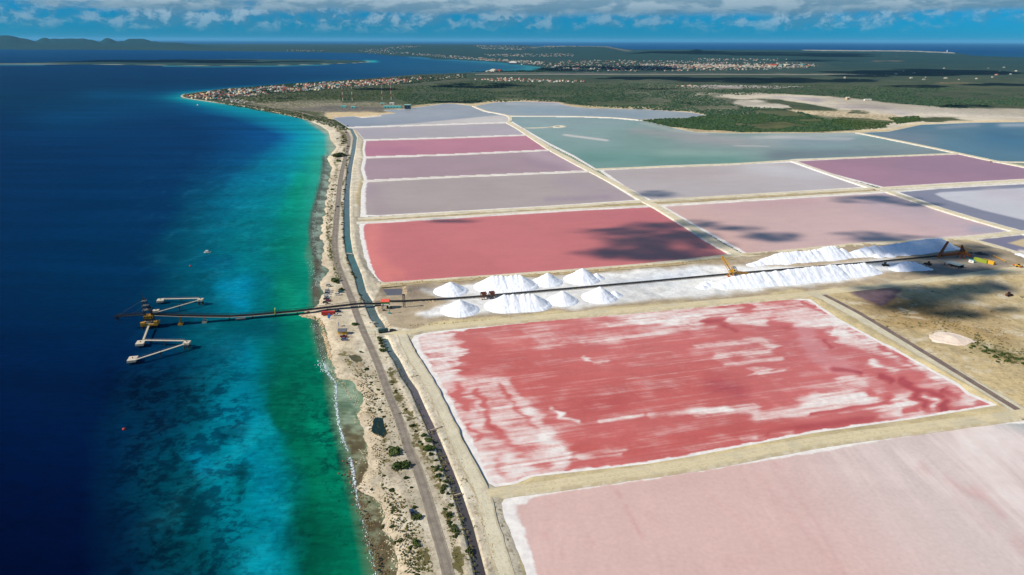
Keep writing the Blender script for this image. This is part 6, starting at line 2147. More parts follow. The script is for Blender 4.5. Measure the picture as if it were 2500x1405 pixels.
def buoy(px, py, r_, label):
    p = at(px, py)
    r = thing('mooring_buoy', label, 'buoy', (p[0], p[1], 0), 0, 'red mooring buoys')
    bm = bmesh.new(); bmesh.ops.create_icosphere(bm, subdivisions=2, radius=r_)
    for v in bm.verts:
        v.co.z = v.co.z*.85+r_*.25
    me = bpy.data.meshes.new('float'); bm.to_mesh(me); bm.free()
    link('float', me, RED, r)
    MB().bar((0, 0, r_*.9), (0, 0, r_*1.7), r_*.16, 6).build('top_ring', STEEL_D, r)


buoy(303, 1049, .95, 'large red mooring buoy in the deep water nearest the camera')
buoy(465, 650.5, 1.0, 'dark red mooring buoy below the small motor boat')

p = at(1252, 157.5)
root = thing('cruise_ship', 'dark hulled cruise ship with white decks moored off the town', 'cruise ship', (p[0], p[1], -1), 2.9)
hull(MB(), 84, 20, 12).build('hull', paint('navy_hull', (30, 44, 84), .5, .1), root)
for i, (l, w, z0_) in enumerate(((74, 18, 12), (64, 17, 16), (54, 16, 20), (40, 14, 24))):
    d = MB().box((-2, 0, z0_+2), (l, w, 3.9)).build('deck', WHITE, root)
    MB().box((-2, -w/2-.1, z0_+2.2), (l*.92, .2, 1.2)).build('window_band', GLASS, d)
MB().box((-14, 0, 31), (8, 6, 8), 0, .8).build('funnel', paint('navy_hull', (30, 44, 84)), root)
MB().bar((18, 0, 27), (18, 0, 36), .6, 5, .3).build('mast', WHITE, root)
p = at(1273, 159.5)
root = thing('ferry', 'small white ferry beside the cruise ship', 'ferry', (p[0], p[1], -.5), 2.9)
hull(MB(), 22, 8, 4).build('hull', STEEL_D, root)
MB().box((-2, 0, 6), (14, 6.5, 4)).box((-2, 0, 9), (8, 5, 2)).build('cabin', WHITE, root)

# lighthouse and hangars, far away
p = at(2312, 127.2, GZ)
root = thing('lighthouse', 'white lighthouse on the far tip of the island', 'lighthouse', tuple(p))
MB().bar((0, 0, 0), (0, 0, 34), 7.5, 8, 5).build('tower', WHITE, root)
MB().bar((0, 0, 34), (0, 0, 41), 4, 8, 3).build('lantern', RED, root)

# ------------------------------------------------------------------ village on the point: every house its own object
def make_house(wall, roof, kind):
    mb1, mb2 = MB().box((0, 0, 2.0), (13, 10, 4.0)).box((4, -6.5, 1.5), (5, 4, 3.0)), None
    o = len(mb1.f)
    if kind == 0:
        mb1.hip((0, 0, 4.0), (13, 10), 3.0, 0, .6)
    elif kind == 1:
        mb1.gable((0, 0, 4.0), (13, 10), 3.0, 0, .5)
    else:
        mb1.box((0, 0, 4.2), (13.4, 10.4, .5)).box((-2, 1, 5.4), (6, 5, 2))
    mb1.gable((4, -6.5, 3.0), (5, 4), 1.0, 0, .3)
    me = mb1.mesh('house')
    me.materials.append(wall); me.materials.append(roof)
    for f in me.polygons:
        f.material_index = 1 if f.index >= o else 0
    return me


HK = [('red', (160, 76, 62)), ('terracotta', (176, 116, 92)), ('white', (214, 212, 208)), ('grey', (150, 154, 160)), ('cream', (226, 210, 158)), ('blue green', (96, 168, 178))]
HM = []
for i, (nm, rgb) in enumerate(HK):
    HM.append((nm, make_house(paint('house_wall', (212, 208, 200), .8, .1), paint('roof_'+nm.replace(' ', '_'), rgb, .8, .15), (0, 1, 2, 1, 0, 1)[i])))
rh = np.random.default_rng(11)


def scatter_px(poly, n, soft=None, rg=rh, gap=0.0):
    X = [q[0] for q in poly]; Y = [q[1] for q in poly]
    out = []
    tries = 0
    while len(out) < n and tries < 60:
        tries += 1
        x = rg.uniform(min(X), max(X), n*3); y = rg.uniform(min(Y), max(Y), n*3)
        k = inside(x, y, poly)
        for a, b in zip(x[k], y[k]):
            if gap and any(abs(a-c) < gap*1.8 and abs(b-d) < gap*.5 for c, d in out[-160:]):
                continue
            out.append((a, b))
            if len(out) >= n:
                break
    return out[:n]


VILL = [([(452, 238), (480, 233), (520, 226), (560, 221), (640, 216), (650, 226), (600, 231), (560, 240), (520, 248), (490, 243)], 78, 'village on the sandy point', (.22, .18, .26, .12, .16, .06)),
        ([(640, 215), (720, 208), (800, 203), (860, 199), (870, 211), (820, 218), (760, 224), (690, 224)], 92, 'village along the north shore', (.2, .16, .34, .12, .1, .08)),
        ([(860, 199.5), (940, 194), (990, 196), (1008, 202), (960, 207), (900, 210), (866, 212)], 62, 'rows right of the radio masts', (.42, .3, .2, .04, .04, 0)),
        ([(1158, 195), (1240, 191), (1290, 194), (1340, 197), (1430, 200), (1400, 202.5), (1300, 201), (1200, 199)], 58, 'suburb south of the runway', (.46, .26, .2, .08, 0, 0))]
HOUSES = {}
for poly, n, where, wts in VILL:
    for x, y in scatter_px(poly, n, gap=3.0):
        i = int(rh.choice(6, p=np.array(wts)/sum(wts)))
        nm, me = HM[i]
        o = bpy.data.objects.new('house', me); C.objects.link(o)
        p = at(x, y, GZ-.1)
        o.location = tuple(p); o.rotation_euler = (0, 0, rh.uniform(0, 6.28))
        s_ = rh.uniform(.55, .95); o.scale = (s_*rh.uniform(.9, 1.3), s_, rh.uniform(.9, 1.35))
        tag(o, '', 'house', '%s roofed houses, %s' % (nm, where))
        HOUSES.setdefault((nm, where), []).append((x, o))


def nth(i):
    return '%d%s' % (i, 'th' if 10 <= i % 100 <= 20 else {1: 'st', 2: 'nd', 3: 'rd'}.get(i % 10, 'th'))


for (nm, where), L in HOUSES.items():
    for i, (x, o) in enumerate(sorted(L, key=lambda q: q[0])):
        o['label'] = '%s %s roofed house from the west in the %s' % (nth(i+1), nm, where)


def far_town():
    """the town across the bay and the suburbs on the ridge, thousands of houses a pixel or less across"""
    V, F, K = [], [], []
    rg = np.random.default_rng(3)
    pal = [(236, 232, 224), (226, 218, 196), (198, 120, 96), (182, 84, 66), (160, 164, 170), (208, 204, 200), (120, 170, 176), (240, 238, 234)]
    zones = [([(1318, 160), (1400, 148), (1560, 148), (1760, 152), (1990, 156), (2000, 165), (1860, 172), (1560, 176), (1350, 174)], 900, 1.0), ([(1560, 158), (1990, 160), (1960, 166), (1600, 167)], 420, 1.2),
             ([(1690, 144), (1930, 146), (1900, 150), (1700, 150)], 90, 1), ([(1180, 135), (1400, 133), (1400, 139), (1200, 140)], 220, 1.1), ([(900, 131), (985, 134), (1050, 139), (1120, 145), (1220, 151), (1320, 160), (1330, 152), (1240, 147), (1120, 139), (1000, 132), (920, 128)], 420, 1.1),
             ([(1150, 117), (1290, 120), (1280, 129), (1180, 127)], 260, 1.2), ([(1320, 118), (1440, 116), (1500, 123), (1330, 127)], 300, 1.1), ([(870, 126), (960, 120), (1030, 118), (1010, 124), (900, 130)], 150, 1.2), ([(700, 125.5), (800, 126.5), (790, 127.5), (700, 126.5)], 36, 1.2), ([(1690, 160), (1900, 163), (1890, 167), (1700, 167)], 130, 1.5),
             ([(1870, 161), (1960, 163), (1950, 165), (1880, 164.5)], 12, 3.0), ([(560, 222), (640, 217), (870, 200), (1010, 190), (1130, 184), (1140, 190), (1000, 200), (880, 212), (700, 228), (570, 240)], 260, .9), ([(560, 240), (600, 247), (640, 254), (600, 256), (530, 247)], 26, .8), ([(1160, 176.4), (1240, 175.2), (1245, 176), (1165, 177.2)], 6, 3.2),
             ([(1655, 211), (1700, 212), (1700, 213.5), (1660, 213)], 14, 1), ([(2030, 190), (2500, 150), (2500, 200), (2100, 200)], 26, 1.2)]
    for poly, n, s0 in zones:
        q = np.array(scatter_px(poly, n, rg=rg))
        W = at(q[:, 0], q[:, 1], 0)
        Z = land_height(W, q[:, 0], q[:, 1])[0]
        for i in range(len(q)):
            s_ = s0*rg.uniform(.5, 1.2); L, w, h = 11*s_*rg.uniform(.8, 1.6), 9*s_, 4.2*s_
            r_ = rg.uniform(0, 3.14); c, s = math.cos(r_), math.sin(r_)
            b = len(V)
            for z_ in (Z[i]-.5, Z[i]+h):
                for a_, d_ in ((-L/2, -w/2), (L/2, -w/2), (L/2, w/2), (-L/2, w/2)):
                    V.append((W[i, 0]+a_*c-d_*s, W[i, 1]+a_*s+d_*c, z_))
            for a_ in (-L*.25, L*.25):
                V.append((W[i, 0]+a_*c, W[i, 1]+a_*s, Z[i]+h+2.2*s_))
            F += [(b, b+1, b+5, b+4), (b+1, b+2, b+6, b+5), (b+2, b+3, b+7, b+6), (b+3, b, b+4, b+7), (b+4, b+5, b+9, b+8), (b+6, b+7, b+8, b+9), (b+5, b+6, b+9), (b+7, b+4, b+8)]
            rc = pal[int(rg.choice(8, p=[.20, .14, .12, .12, .14, .20, .04, .04]))]
            K += [alb(186, 186, 180)]*8+[alb(rc)*.62]*2
            for k in range(4, 8):
                K[b+k] = alb(rc)*.62
    me = bpy.data.meshes.new('town'); me.from_pydata(V, [], F); me.update()
    set_col(me, 'col', np.array(K))
    m, t = new_mat('town_houses')
    finish(t, t.attr('col'), .8, .2)
    o = link('town_houses', me, m)
    o['kind'] = 'stuff'; o['label'] = 'far town of white and red roofed houses along the bay'; o['category'] = 'houses'


far_town()

# ------------------------------------------------------------------ shrubs, scrub, rocks, foam
def leaf_material(name, a, b):
    m, t = new_mat(name)
    r_ = t.node('ShaderNodeNewGeometry').outputs['Random Per Island']
    oi = t.node('ShaderNodeObjectInfo').outputs['Random']
    c = t.mix(r_, A4(*a), A4(*b))
    c = t.mix(t.math('MULTIPLY', oi, .45), c, A4(96, 96, 62))
    finish(t, c, .8, .15)
    return m


LEAF = leaf_material('shrub_leaves', (38, 62, 30), (84, 104, 50))
LEAF_D = leaf_material('dry_shrub_leaves', (84, 82, 54), (132, 122, 84))
TWIG = paint('grey_twigs', (112, 98, 84), .9, .3)


def shrub_mesh(seed, n, flat=.62, lobes=5, mats=(None, None), trunk=True, size=.30):
    rg = np.random.default_rng(seed)
    lob = [(rg.uniform(-.55, .55), rg.uniform(-.55, .55), rg.uniform(.25, .6)*flat, rg.uniform(.38, .62)) for _ in range(lobes)]+[(0, 0, .4*flat, .6)]
    mb = MB()
    for i in range(n):
        l = lob[i % len(lob)]
        d = rg.normal(size=3); d /= np.linalg.norm(d); d[2] = abs(d[2])*.9-.15
        rr = l[3]*rg.uniform(.72, 1.05)
        c = np.array([l[0]+d[0]*rr, l[1]+d[1]*rr, max(.03, l[2]+d[2]*rr*flat*1.2)])
        u = rg.normal(size=3); u -= d*np.dot(u, d)*.6; u /= np.linalg.norm(u); v = np.cross(d+rg.normal(size=3)*.35, u); v /= np.linalg.norm(v)
        s_ = size*rg.uniform(.6, 1.25)
        mb.add([c-u*s_-v*s_*.5, c+u*s_*.2-v*s_*.75, c+u*s_+v*s_*.2, c-u*s_*.1+v*s_*.8], [(0, 1, 2, 3)])
    nl = len(mb.f)
    # dark inner mass and stems
    for l in lob:
        mb.bar((l[0]*.15, l[1]*.15, -.1), (l[0]*.9, l[1]*.9, l[2]), .05, 4, .02)
    me = mb.mesh('shrub')
    me.materials.append(mats[0]); me.materials.append(TWIG)
    for f in me.polygons:
        f.material_index = 0 if f.index < nl else 1
    return me


SHR = [shrub_mesh(100+i, 150, (.55, .7, .62, .5)[i], 5, (LEAF,)) for i in range(4)]
BIG = [shrub_mesh(200+i, 420, .75, 9, (LEAF,), size=.17) for i in range(3)]
DRY = [shrub_mesh(300+i, 90, .5, 4, (LEAF_D,)) for i in range(2)]
gtree = None


def ground_z(x, y):
    """height of the land sheet under a world point"""
    hit, loc, nrm, idx = ground.ray_cast(Vector((x, y, 400.0)), Vector((0, 0, -1)))
    return loc.z if hit else GZ


NSHRUB = [0]


def shrub(px, py, wpx, mesh, label, group=None, hk=1.0, cat='shrub', name='shrub'):
    p = at(px, py, GZ)
    w = wpx/ppm(px, py)/2/.95
    o = bpy.data.objects.new(name, mesh); C.objects.link(o)
    o.location = (p[0], p[1], ground_z(p[0], p[1])-.05)
    o.rotation_euler = (0, 0, random.uniform(0, 6.28))
    o.scale = (w*random.uniform(.85, 1.25), w*random.uniform(.6, 1.05), w*hk*random.uniform(.7, 1.1))
    tag(o, label, cat, group)
    NSHRUB[0] += 1
    return o


for x, y, w, lb in ((963, 1104, 42, 'large dark green shrub west of the road, the upper of the big pair'), (978, 1142, 46, 'large dark green shrub west of the road, the lower of the big pair'),
                    (1052, 1099, 38, 'broad dark green shrub overhanging the canal, largest of its cluster'), (1043, 1078, 23, 'mid sized green shrub just above the broad canal shrub'), (1037, 1067, 16, 'small green shrub topmost of the canal cluster'),
                    (895, 901, 15, 'round green shrub alone on the sand west of the road'), (990, 1169, 15, 'small round shrub just below the big pair of shrubs'), (956, 1198, 18, 'dark shrub at the edge of the white sand blowout'), (1089, 1179, 19, 'round dark green shrub on the canal edge below the cluster'),
                    (1013, 1240, 14, 'small round shrub above the parked navy pickup'), (1018, 1266, 26, 'green shrub just below the parked navy pickup'), (1143, 1347, 20, 'bright green shrub on the canal edge near the bottom'), (937, 857, 19, 'bright green rounded shrub between road and canal below the gate'), (882, 861, 11, 'small dark shrub on the sand above the brown hollow'),
                    (817, 687, 22, 'flat green shrub at the top of the beach parking lot'), (824, 691.5, 13, 'small flat shrub right below another at the top of the parking lot'), (836, 709, 16, 'grey green shrub beside the road on the parking lot'), (867, 794, 18, 'pale green shrub between the yellow hut and the road'), (825, 383, 30, 'broad dark green thicket on the beach left of the road'),
                    (828, 395, 17, 'low green thicket just below the broad beach thicket'), (810, 462.8, 11, 'dark round shrub alone on the beach strip'), (840, 465, 10, 'dark round shrub between the road and the canal'), (1003.8, 1191, 9, 'small round shrub above the white sand blowout'), (1017, 1329, 26, 'low green shrub west of the road near the bottom')):
    shrub(x, y, w, BIG[int(x) % 3] if w > 22 else SHR[int(x) % 4], lb, None, .85)
for i, (x, y) in enumerate(((927, 828), (928.5, 834), (931, 841), (935, 848.5))):
    shrub(x, y, 14, SHR[int(y) % 4], '%s dark rounded shrub from the gate in the short column beside the canal' % nth(i+1), 'column of shrubs below the gate')
rs = np.random.default_rng(23)
random.seed(4)


def shrub_band(poly_line, half, n, wlo, whi, label, group, meshes, hk=.9, avoid=None):
    L = smooth_line(np.array(poly_line, float), 6)
    made = []
    for k in range(n):
        i = rs.integers(0, len(L)); x = L[i, 0]+rs.normal()*half; y = L[i, 1]+rs.normal()*half*.5
        if y > 1460:
            continue
        w = rs.uniform(wlo, whi)*np.clip(ppm(x, y)/4.0, .55, 1.5)
        made.append((y if poly_line[0][1] != 850 else x, shrub(x, y, w, meshes[rs.integers(0, len(meshes))], label, group, hk)))
    for i, (_, o) in enumerate(sorted(made, key=lambda q: q[0])):
        o['label'] = label % nth(i+1)


shrub_band([(1060, 1120), (1072, 1160), (1086, 1215), (1098, 1260), (1112, 1310)], 5, 34, 6, 15, '%s dark green shrub from the gate on the bank of the dark canal stretch', 'shrubs on the dark canal bank', SHR)
shrub_band([(960, 940), (985, 990), (1010, 1040), (1030, 1090)], 7, 18, 4, 11, '%s small shrub from the gate between the road and the canal middle', 'shrubs between road and canal', SHR+DRY)
shrub_band([(850, 350), (846, 420), (838, 500), (838, 560), (844, 610), (856, 655), (872, 690), (884, 725), (893, 742)], 2.2, 56, 6, 13, '%s shrub from the road bend in the hedge beside the northern canal', 'hedge line beside the northern canal', SHR)
shrub_band([(822, 415), (816, 450), (812, 500), (805, 540), (806, 590), (808, 630)], 5, 46, 4, 10, '%s small shrub from the broad thicket along the northern beach strip', 'shrubs on the northern beach strip', SHR+DRY)
shrub_band([(846, 305), (842, 330), (838, 350), (828, 345)], 5, 22, 7, 14, '%s dark mangrove shrub from the far side at the road bend', 'mangrove thicket at the road bend', SHR)
shrub_band([(905, 1090), (940, 1230), (985, 1350), (1010, 1400)], 17, 26, 4, 11, '%s small shrub from the far end on the rocky lower shore', 'shrubs on the rocky lower shore', SHR+DRY)
shrub_band([(915, 940), (930, 1000), (950, 1060)], 9, 16, 4, 11, '%s small shrub from the far end above the big pair of shrubs', 'shrubs west of the road', SHR+DRY)
shrub_band([(2390, 850), (2440, 868), (2500, 885)], 12, 24, 9, 20, '%s green bush from the left on the sandy ground at right edge', 'bushes at the right edge', SHR, .6)


def leaf_stuff():
    """scrub too dense to count: low crowns of a few faces each, joined"""
    rg = np.random.default_rng(31)
    t8 = np.array([(1, 0, 0), (0, 1, 0), (-1, 0, 0), (0, -1, 0), (0, 0, 1), (.7, .7, .55), (-.7, .7, .5), (-.7, -.7, .6), (.7, -.7, .5)], float)
    f8 = np.array([(0, 5, 4), (5, 1, 4), (1, 6, 4), (6, 2, 4), (2, 7, 4), (7, 3, 4), (3, 8, 4), (8, 0, 4), (0, 1, 5), (1, 2, 6), (2, 3, 7), (3, 0, 8)])
    jobs = [  # polygon, count, radius range, colours
        ([(1150, 200), (1700, 205), (2500, 218), (2700, 230), (2700, 275), (2300, 265), (2069, 240), (1900, 230), (1745, 236), (1800, 262), (1930, 268), (1990, 286), (2090, 318), (1980, 324), (1780, 325), (1640, 312), (1570, 296), (1700, 289), (1730, 284), (1690, 275), (1440, 262), (1380, 252), (1280, 248), (1200, 251), (1100, 252), (1010, 258), (960, 240), (1000, 210)], 24000, (1.6, 3.8), ((30, 60, 48), (70, 96, 70))),
        ([(1570, 296), (1730, 284), (1900, 280), (2080, 300), (2100, 318), (1980, 324), (1780, 325), (1640, 312)], 5200, (1.6, 3.4), ((34, 58, 34), (72, 92, 50))),
        ([(2030, 292), (2180, 302), (2150, 316), (2090, 320), (2040, 312)], 700, (1.5, 3), ((34, 58, 34), (72, 92, 50))), ([(2170, 290), (2240, 285), (2250, 297), (2190, 305)], 500, (1.5, 3), ((34, 58, 34), (72, 92, 50))),
        ([(560, 240), (640, 230), (860, 216), (960, 208), (1010, 214), (1000, 240), (900, 246), (760, 246), (640, 254)], 3000, (1.5, 3.5), ((44, 66, 48), (92, 104, 66))),
        ([(450, 236), (520, 223), (700, 206), (860, 196), (1000, 188), (1140, 181), (1140, 192), (1000, 206), (870, 212), (760, 226), (600, 233), (530, 247)], 4200, (2.0, 4.6), ((26, 52, 46), (50, 76, 56))),
        ([(1320, 152), (1500, 148), (2000, 156), (1990, 166), (1700, 176), (1345, 178)], 3200, (2.5, 5), ((18, 48, 52), (40, 74, 66))), ([(1145, 176.5), (1300, 172.5), (1325, 167), (1360, 176), (1200, 178.5)], 420, (3, 6), ((16, 44, 46), (36, 66, 58))),
        ([(520, 250), (600, 256), (700, 271), (800, 291), (850, 316), (840, 322), (770, 300), (700, 284), (560, 259)], 900, (1.2, 2.6), ((36, 60, 40), (78, 92, 56))),
        ([(2180, 730), (2330, 740), (2440, 800), (2500, 880), (2440, 900), (2340, 830), (2240, 790)], 500, (.3, .8), ((96, 92, 56), (150, 132, 88))), ([(800, 590), (812, 590), (838, 690), (820, 690)], 260, (.3, .8), ((70, 84, 50), (120, 116, 74))),
        ([(905, 1090), (950, 1090), (1000, 1180), (1060, 1405), (990, 1405), (940, 1230)], 900, (.15, .55), ((58, 74, 40), (120, 112, 70))), ([(960, 880), (985, 920), (1030, 1010), (1090, 1130), (1150, 1330), (1165, 1405), (1120, 1405), (1060, 1180), (1000, 1010), (940, 880)], 900, (.15, .55), ((64, 80, 44), (130, 116, 74))),
        ([(840, 880), (905, 880), (960, 1010), (1000, 1110), (960, 1090), (905, 1080), (890, 980)], 620, (.15, .6), ((70, 82, 46), (128, 112, 66))), ([(800, 430), (824, 430), (815, 560), (812, 640), (800, 640), (795, 540)], 420, (.3, .9), ((60, 78, 44), (120, 114, 72)))]
    VV, FF, KK = [], [], []
    nb = 0
    for poly, n, (a, b), (c1, c2) in jobs:
        q = np.array(scatter_px(poly, n, rg=rg))
        if n > 5000:      # leave clearings
            W0 = at(q[:, 0], q[:, 1], 0)
            q = q[fbm(W0[:, 0]/160, W0[:, 1]/160, 4) < .60]
        W = at(q[:, 0], q[:, 1], 0)
        r_ = rg.uniform(a, b, len(W))
        z = np.full(len(W), GZ-.15)
        far = q[:, 1] < 150
        if far.any():
            z[far] = land_height(W[far], q[far, 0], q[far, 1])[0]-.3
        jit = 1+.35*rg.normal(size=(len(W), 9, 1))*.5
        th = rg.uniform(0, 6.28, len(W)); c, s = np.cos(th)[:, None], np.sin(th)[:, None]
        T8 = t8[None]*jit*r_[:, None, None]
        x = T8[..., 0]*c-T8[..., 1]*s+W[:, 0:1]; y = T8[..., 0]*s+T8[..., 1]*c+W[:, 1:2]; zz = np.maximum(T8[..., 2], 0)*.85+z[:, None]
        VV.append(np.stack([x, y, zz], -1).reshape(-1, 3))
        FF.append((f8[None]+9*np.arange(len(W))[:, None, None]).reshape(-1, 3)+nb)
        nb += 9*len(W)
        k = rg.random((len(W), 1)); col = alb(c1)*(1-k)+alb(c2)*k
        KK.append(np.repeat(col, 9, 0))
    me = np_mesh('scrub', np.vstack(VV), np.vstack(FF), False)
    set_col(me, 'col', np.vstack(KK))
    m, t = new_mat('scrub_leaves')
    finish(t, t.attr('col'), .9, .1)
    o = link('scrub', me, m)
    o['kind'] = 'stuff'; o['label'] = 'dry green scrub covering the island beyond the ponds'


leaf_stuff()


def rocks():
    rg = np.random.default_rng(41)
    bm = bmesh.new(); bmesh.ops.create_icosphere(bm, subdivisions=1, radius=1.0)
    bv = np.array([v.co for v in bm.verts])[:]; bf = np.array([[v.index for v in f.verts] for f in bm.faces]); bm.free()
    jobs = [([(738, 773), (764, 776.5), (782, 785), (790, 812), (800, 845), (806, 875)], 2.5, 320, .35, 1.0, (206, 186, 156)), ([(736, 769), (757, 761)], 1.5, 40, .4, .9, (180, 160, 134)), ([(806, 880), (822, 925), (850, 950), (876, 985), (880, 1030)], 7, 260, .15, .5, (196, 180, 154)),
            ([(850, 1130), (880, 1210), (900, 1290), (925, 1380), (940, 1420)], 11, 620, .15, .55, (120, 104, 80)), ([(890, 1100), (900, 1150), (930, 1230), (955, 1330), (980, 1405)], 9, 420, .15, .5, (206, 194, 170)), ([(930, 697.5), (1000, 695), (1100, 688), (1360, 671), (1560, 655), (1650, 647), (1790, 632)], 2.2, 520, .35, .9, (190, 166, 124)),
            ([(872, 690), (900, 735), (915, 755), (935, 790), (948, 806)], 5, 240, .2, .6, (206, 180, 140)), ([(985, 870), (1035, 945), (1080, 1030), (1115, 1110), (1150, 1180), (1180, 1290), (1215, 1405)], 6, 380, .12, .45, (196, 180, 148)), ([(986, 706), (990, 714), (992, 722)], 2, 60, .4, .9, (206, 186, 160)),
            ([(780, 450), (770, 520), (768, 600), (778, 680)], 4, 260, .3, .8, (96, 92, 88)), ([(1000, 800), (1200, 786), (1400, 773), (1600, 757), (1800, 739)], 1.6, 260, .25, .6, (176, 156, 116)), ([(1010, 742), (1060, 740)], 2, 40, .3, .8, (200, 180, 150)), ([(910, 800), (935, 795), (955, 802)], 5, 90, .2, .55, (206, 186, 150))]
    VV, FF, KK = [], [], []; nb = 0
    for L, sp, n, a, b, col in jobs:
        P = smooth_line(np.array(L, float), 3)
        i = rg.integers(0, len(P), n)
        q = P[i]+rg.normal(size=(n, 2))*np.array([sp, sp*.6])
        W = at(q[:, 0], q[:, 1], 0)
        z = np.array([max(0.0, ground_z(w[0], w[1])) for w in W])
        r_ = rg.uniform(a, b, n)*rg.uniform(.6, 1.2, n)
        jit = 1+.28*rg.normal(size=(n, len(bv), 1))
        T = bv[None]*jit*r_[:, None, None]*np.array([1.15, 1, .7])
        VV.append((T+np.column_stack([W[:, :2], z])[:, None]).reshape(-1, 3))
        FF.append((bf[None]+len(bv)*np.arange(n)[:, None, None]).reshape(-1, 3)+nb); nb += len(bv)*n
        k = rg.uniform(.65, 1.15, (n, 1))
        KK.append(np.repeat(alb(col)*k, len(bv), 0))
    me = np_mesh('rocks', np.vstack(VV), np.vstack(FF), False)
    set_col(me, 'col', np.clip(np.vstack(KK), 0, .9))
    m, t = new_mat('limestone_rock')
    finish(t, t.attr('col'), .95, .1)
    o = link('shore_rocks', me, m)
    o['kind'] = 'stuff'; o['label'] = 'loose pale limestone rubble along shore and banks'


rocks()


def foam():
    """breaking wavelets: many small ragged sheets of white water just above the sea"""
    rg = np.random.default_rng(51)
    V, F = [], []
    jobs = [([(798, 905), (812, 925), (821, 938), (822, 970), (824, 1000), (830, 1040), (838, 1068)], 1.0, 210, .85), ([(856, 1118), (862, 1140), (868, 1182)], 1.0, 100, .85), ([(868, 1182), (872, 1215), (878, 1240)], 1.2, 50, .6), ([(889, 1268), (896, 1300), (900, 1328), (910, 1355), (917, 1400), (930, 1460)], 1.6, 80, .6),
            ([(762, 590), (768, 560), (772, 530), (780, 500), (786, 470)], 1.6, 70, .8), ([(762, 640), (770, 680), (772, 700)], 1.8, 40, .8), ([(786, 440), (792, 410), (796, 395)], 1.5, 40, .7), ([(770, 790), (785, 840), (796, 875)], 3, 50, .6), ([(838, 1068), (850, 1100)], 1.2, 30, .7), ([(790, 880), (800, 905)], 3.5, 70, .8), ([(812, 380), (800, 350)], 2, 20, .8), ([(780, 310), (760, 298)], 2, 20, .9)]
    for L, sp, n, s0 in jobs:
        P = smooth_line(np.array(L, float), 2)
        for k in range(int(n*1.5)):
            q = P[rg.integers(0, len(P))]+np.array([-abs(rg.normal())*sp*3.4+sp*1.2, rg.normal()*sp])
            w = at(q[0], q[1], 0); m = rg.integers(6, 10); s_ = s0*rg.uniform(.18, .66)
            z = .10+.10*rg.random(); b = len(V); th0 = rg.uniform(0, 6.28)
            for j in range(m):
                a = th0+6.2832*j/m; r_ = s_*rg.uniform(.4, 1.2)
                V.append((w[0]+r_*math.cos(a)*.7, w[1]+r_*math.sin(a)*1.7, .03))
            V.append((w[0], w[1], z+.1))
            F += [(b+j, b+(j+1) % m, b+m) for j in range(m)]
    me = bpy.data.meshes.new('foam'); me.from_pydata(V, [], F); me.update()
    m, t = new_mat('white_water')
    finish(t, t.mix(t.noise(pos(t), 1.2, 3), (.62, .70, .70, 1), (.86, .88, .88, 1)), .6, .3)
    o = link('surf_foam', me, m)
    o['kind'] = 'stuff'; o['label'] = 'white surf breaking along the edge of the reef'


foam()

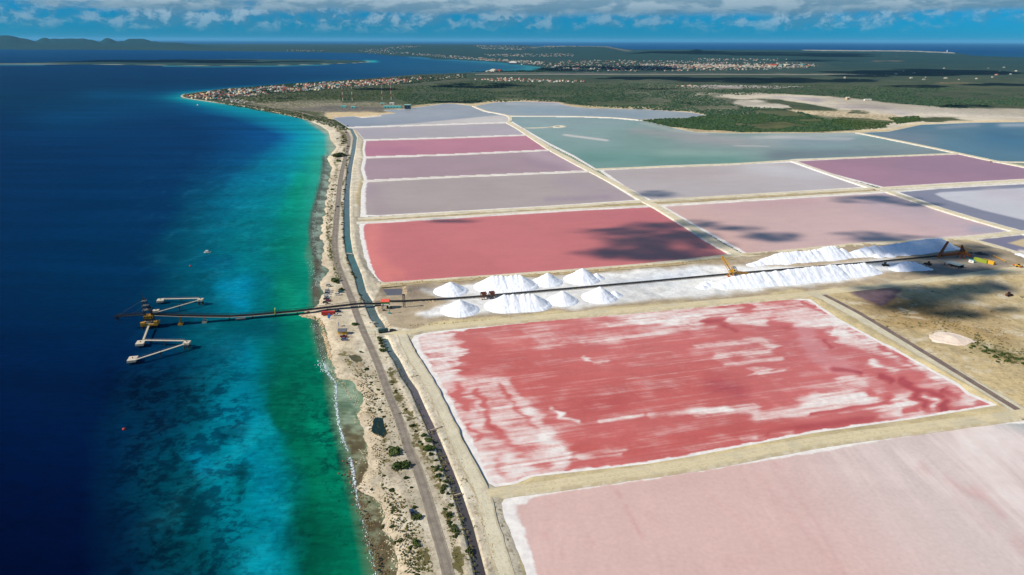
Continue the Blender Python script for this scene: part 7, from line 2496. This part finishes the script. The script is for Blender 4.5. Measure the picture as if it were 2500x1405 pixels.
# ------------------------------------------------------------------ cumulus overhead, out of the picture but shading the land
def build_clouds():
    spots = [  # centre px, half width px, half height px, thin?
        ((430, 151.5), 370, 5.5, 0), ((1860, 197), 270, 9, 0), ((1620, 192), 190, 5, 0), ((2230, 178), 250, 11, 0), ((2440, 208), 80, 6, 0), ((2258, 212), 110, 4, 0), ((2354, 261), 70, 4, 0),
        ((1180, 211), 140, 7, 0), ((1125, 250), 72, 3.4, 0), ((930, 219), 70, 3.5, 0), ((1850, 134), 300, 6, 0), ((2000, 149), 80, 3, 0), ((1500, 168), 190, 8, 0), ((690, 242), 46, 1.6, 0), ((1600, 219), 70, 1.6, 0), ((1680, 254), 26, 1.4, 0),
        ((1500, 566), 110, 9, 1), ((1610, 588), 150, 26, 1), ((1560, 624), 130, 14, 1), ((1600, 556), 90, 14, 1), ((1680, 576), 70, 12, 1), ((1600, 610), 150, 12, 1), ((1640, 628), 160, 14, 1), ((1480, 618), 90, 9, 1), ((1730, 552), 40, 8, 1), ((1740, 600), 60, 10, 1), ((1880, 580), 76, 14, 1), ((1805, 560), 60, 8, 1), ((1700, 545), 50, 8, 1), ((2140, 488), 110, 10, 1), ((2240, 500), 60, 6, 1),
        ((2180, 584), 120, 10, 1), ((2100, 572), 70, 6, 1), ((1608, 474), 60, 9, 1), ((1110, 541), 70, 5, 1),
        ((2290, 618), 190, 24, 2), ((2330, 666), 170, 16, 2), ((2280, 728), 130, 30, 2), ((2390, 705), 90, 20, 2), ((2180, 706), 110, 12, 2), ((2230, 650), 120, 12, 2), ((2330, 770), 90, 18, 2), ((2200, 752), 70, 14, 2), ((2460, 760), 50, 8, 2)]
    base = bmesh.new(); bmesh.ops.create_icosphere(base, subdivisions=2, radius=1.0)
    bv = np.array([v.co for v in base.verts]); bf = np.array([[v.index for v in f.verts] for f in base.faces]); base.free()
    groups = {0: ([], []), 1: ([], []), 2: ([], [])}
    r2 = np.random.default_rng(5)
    for (cx, cy), hw, hh, kind in spots:
        c = at(cx, cy, 0)
        a = (at(cx+hw, cy)-at(cx-hw, cy))[:2]/2
        b = (at(cx, cy-hh)-at(cx, cy+hh))[:2]/2
        L = min(np.hypot(*a), np.hypot(*b))
        h = 900.0 if kind else 1150.0
        n = int((1.0, 1.9, 1.3)[kind]*np.clip(14*max(np.hypot(*a), np.hypot(*b))/L, 16, 90))
        if kind == 1:
            a, b, L = a*1.15, b*1.25, L*1.15
        V, F = groups[kind]
        for i in range(n):
            rr, th = math.sqrt(r2.random()), r2.random()*6.283
            o = a*rr*math.cos(th)*0.9+b*rr*math.sin(th)*0.8
            s = L*(0.42-0.24*rr)*r2.uniform(0.7, 1.3)
            p = np.array([c[0]+o[0], c[1]+o[1], 0])+SUN_DIR*(h/SUN_DIR[2])
            q = bv*np.array([s*r2.uniform(1, 1.7), s, 0.28*s])*(1+0.22*(r2.random((len(bv), 1))-0.5))
            F.append(bf+sum(len(v) for v in V)); V.append(q+p)
    out = []
    for kind, (V, F) in groups.items():
        m, t = new_mat('cloud_%d' % kind)
        d = t.node('ShaderNodeBsdfDiffuse', i={0: (0.9, 0.9, 0.9, 1)})
        tr = t.node('ShaderNodeBsdfTranslucent', i={0: (0.9, 0.9, 0.9, 1)})
        mx = t.node('ShaderNodeMixShader', i={0: 0.3, 1: d, 2: tr})
        fac = {0: 0.70, 1: 0.17, 2: 0.52}[kind]
        tp = t.node('ShaderNodeBsdfTransparent')
        mx2 = t.node('ShaderNodeMixShader', i={0: fac, 1: tp, 2: mx})
        t.node('ShaderNodeOutputMaterial', i={0: mx2})
        o = link('cumulus_clouds', np_mesh('cumulus', np.vstack(V), np.vstack(F)), m)
        o['kind'] = 'stuff'
        o['label'] = 'scattered cumulus drifting over the island and shading it'
        o['category'] = 'clouds'
        out.append(o)
    return out


build_clouds()


# ------------------------------------------------------------------ thin sea haze
HAZE = 0.85e-5


def build_haze():
    me = bpy.data.meshes.new('haze')
    bm = bmesh.new(); bmesh.ops.create_cube(bm, size=1.0)
    for v in bm.verts:
        v.co = (v.co.x*320000, v.co.y*320000, -8.0 if v.co.z < 0 else 470.0)
    bm.to_mesh(me); bm.free()
    m, t = new_mat('haze')
    pv = t.node('ShaderNodeVolumePrincipled', i={'Color': (0.22, 0.66, 1.0, 1), 'Density': HAZE, 'Anisotropy': 0.0})
    o = t.node('ShaderNodeOutputMaterial')
    t.t.links.new(pv.outputs[0], o.inputs['Volume'])
    ob = link('haze', me, m)
    ob['kind'] = 'stuff'
    ob['label'] = 'thin blue sea haze over the far island'


build_haze()
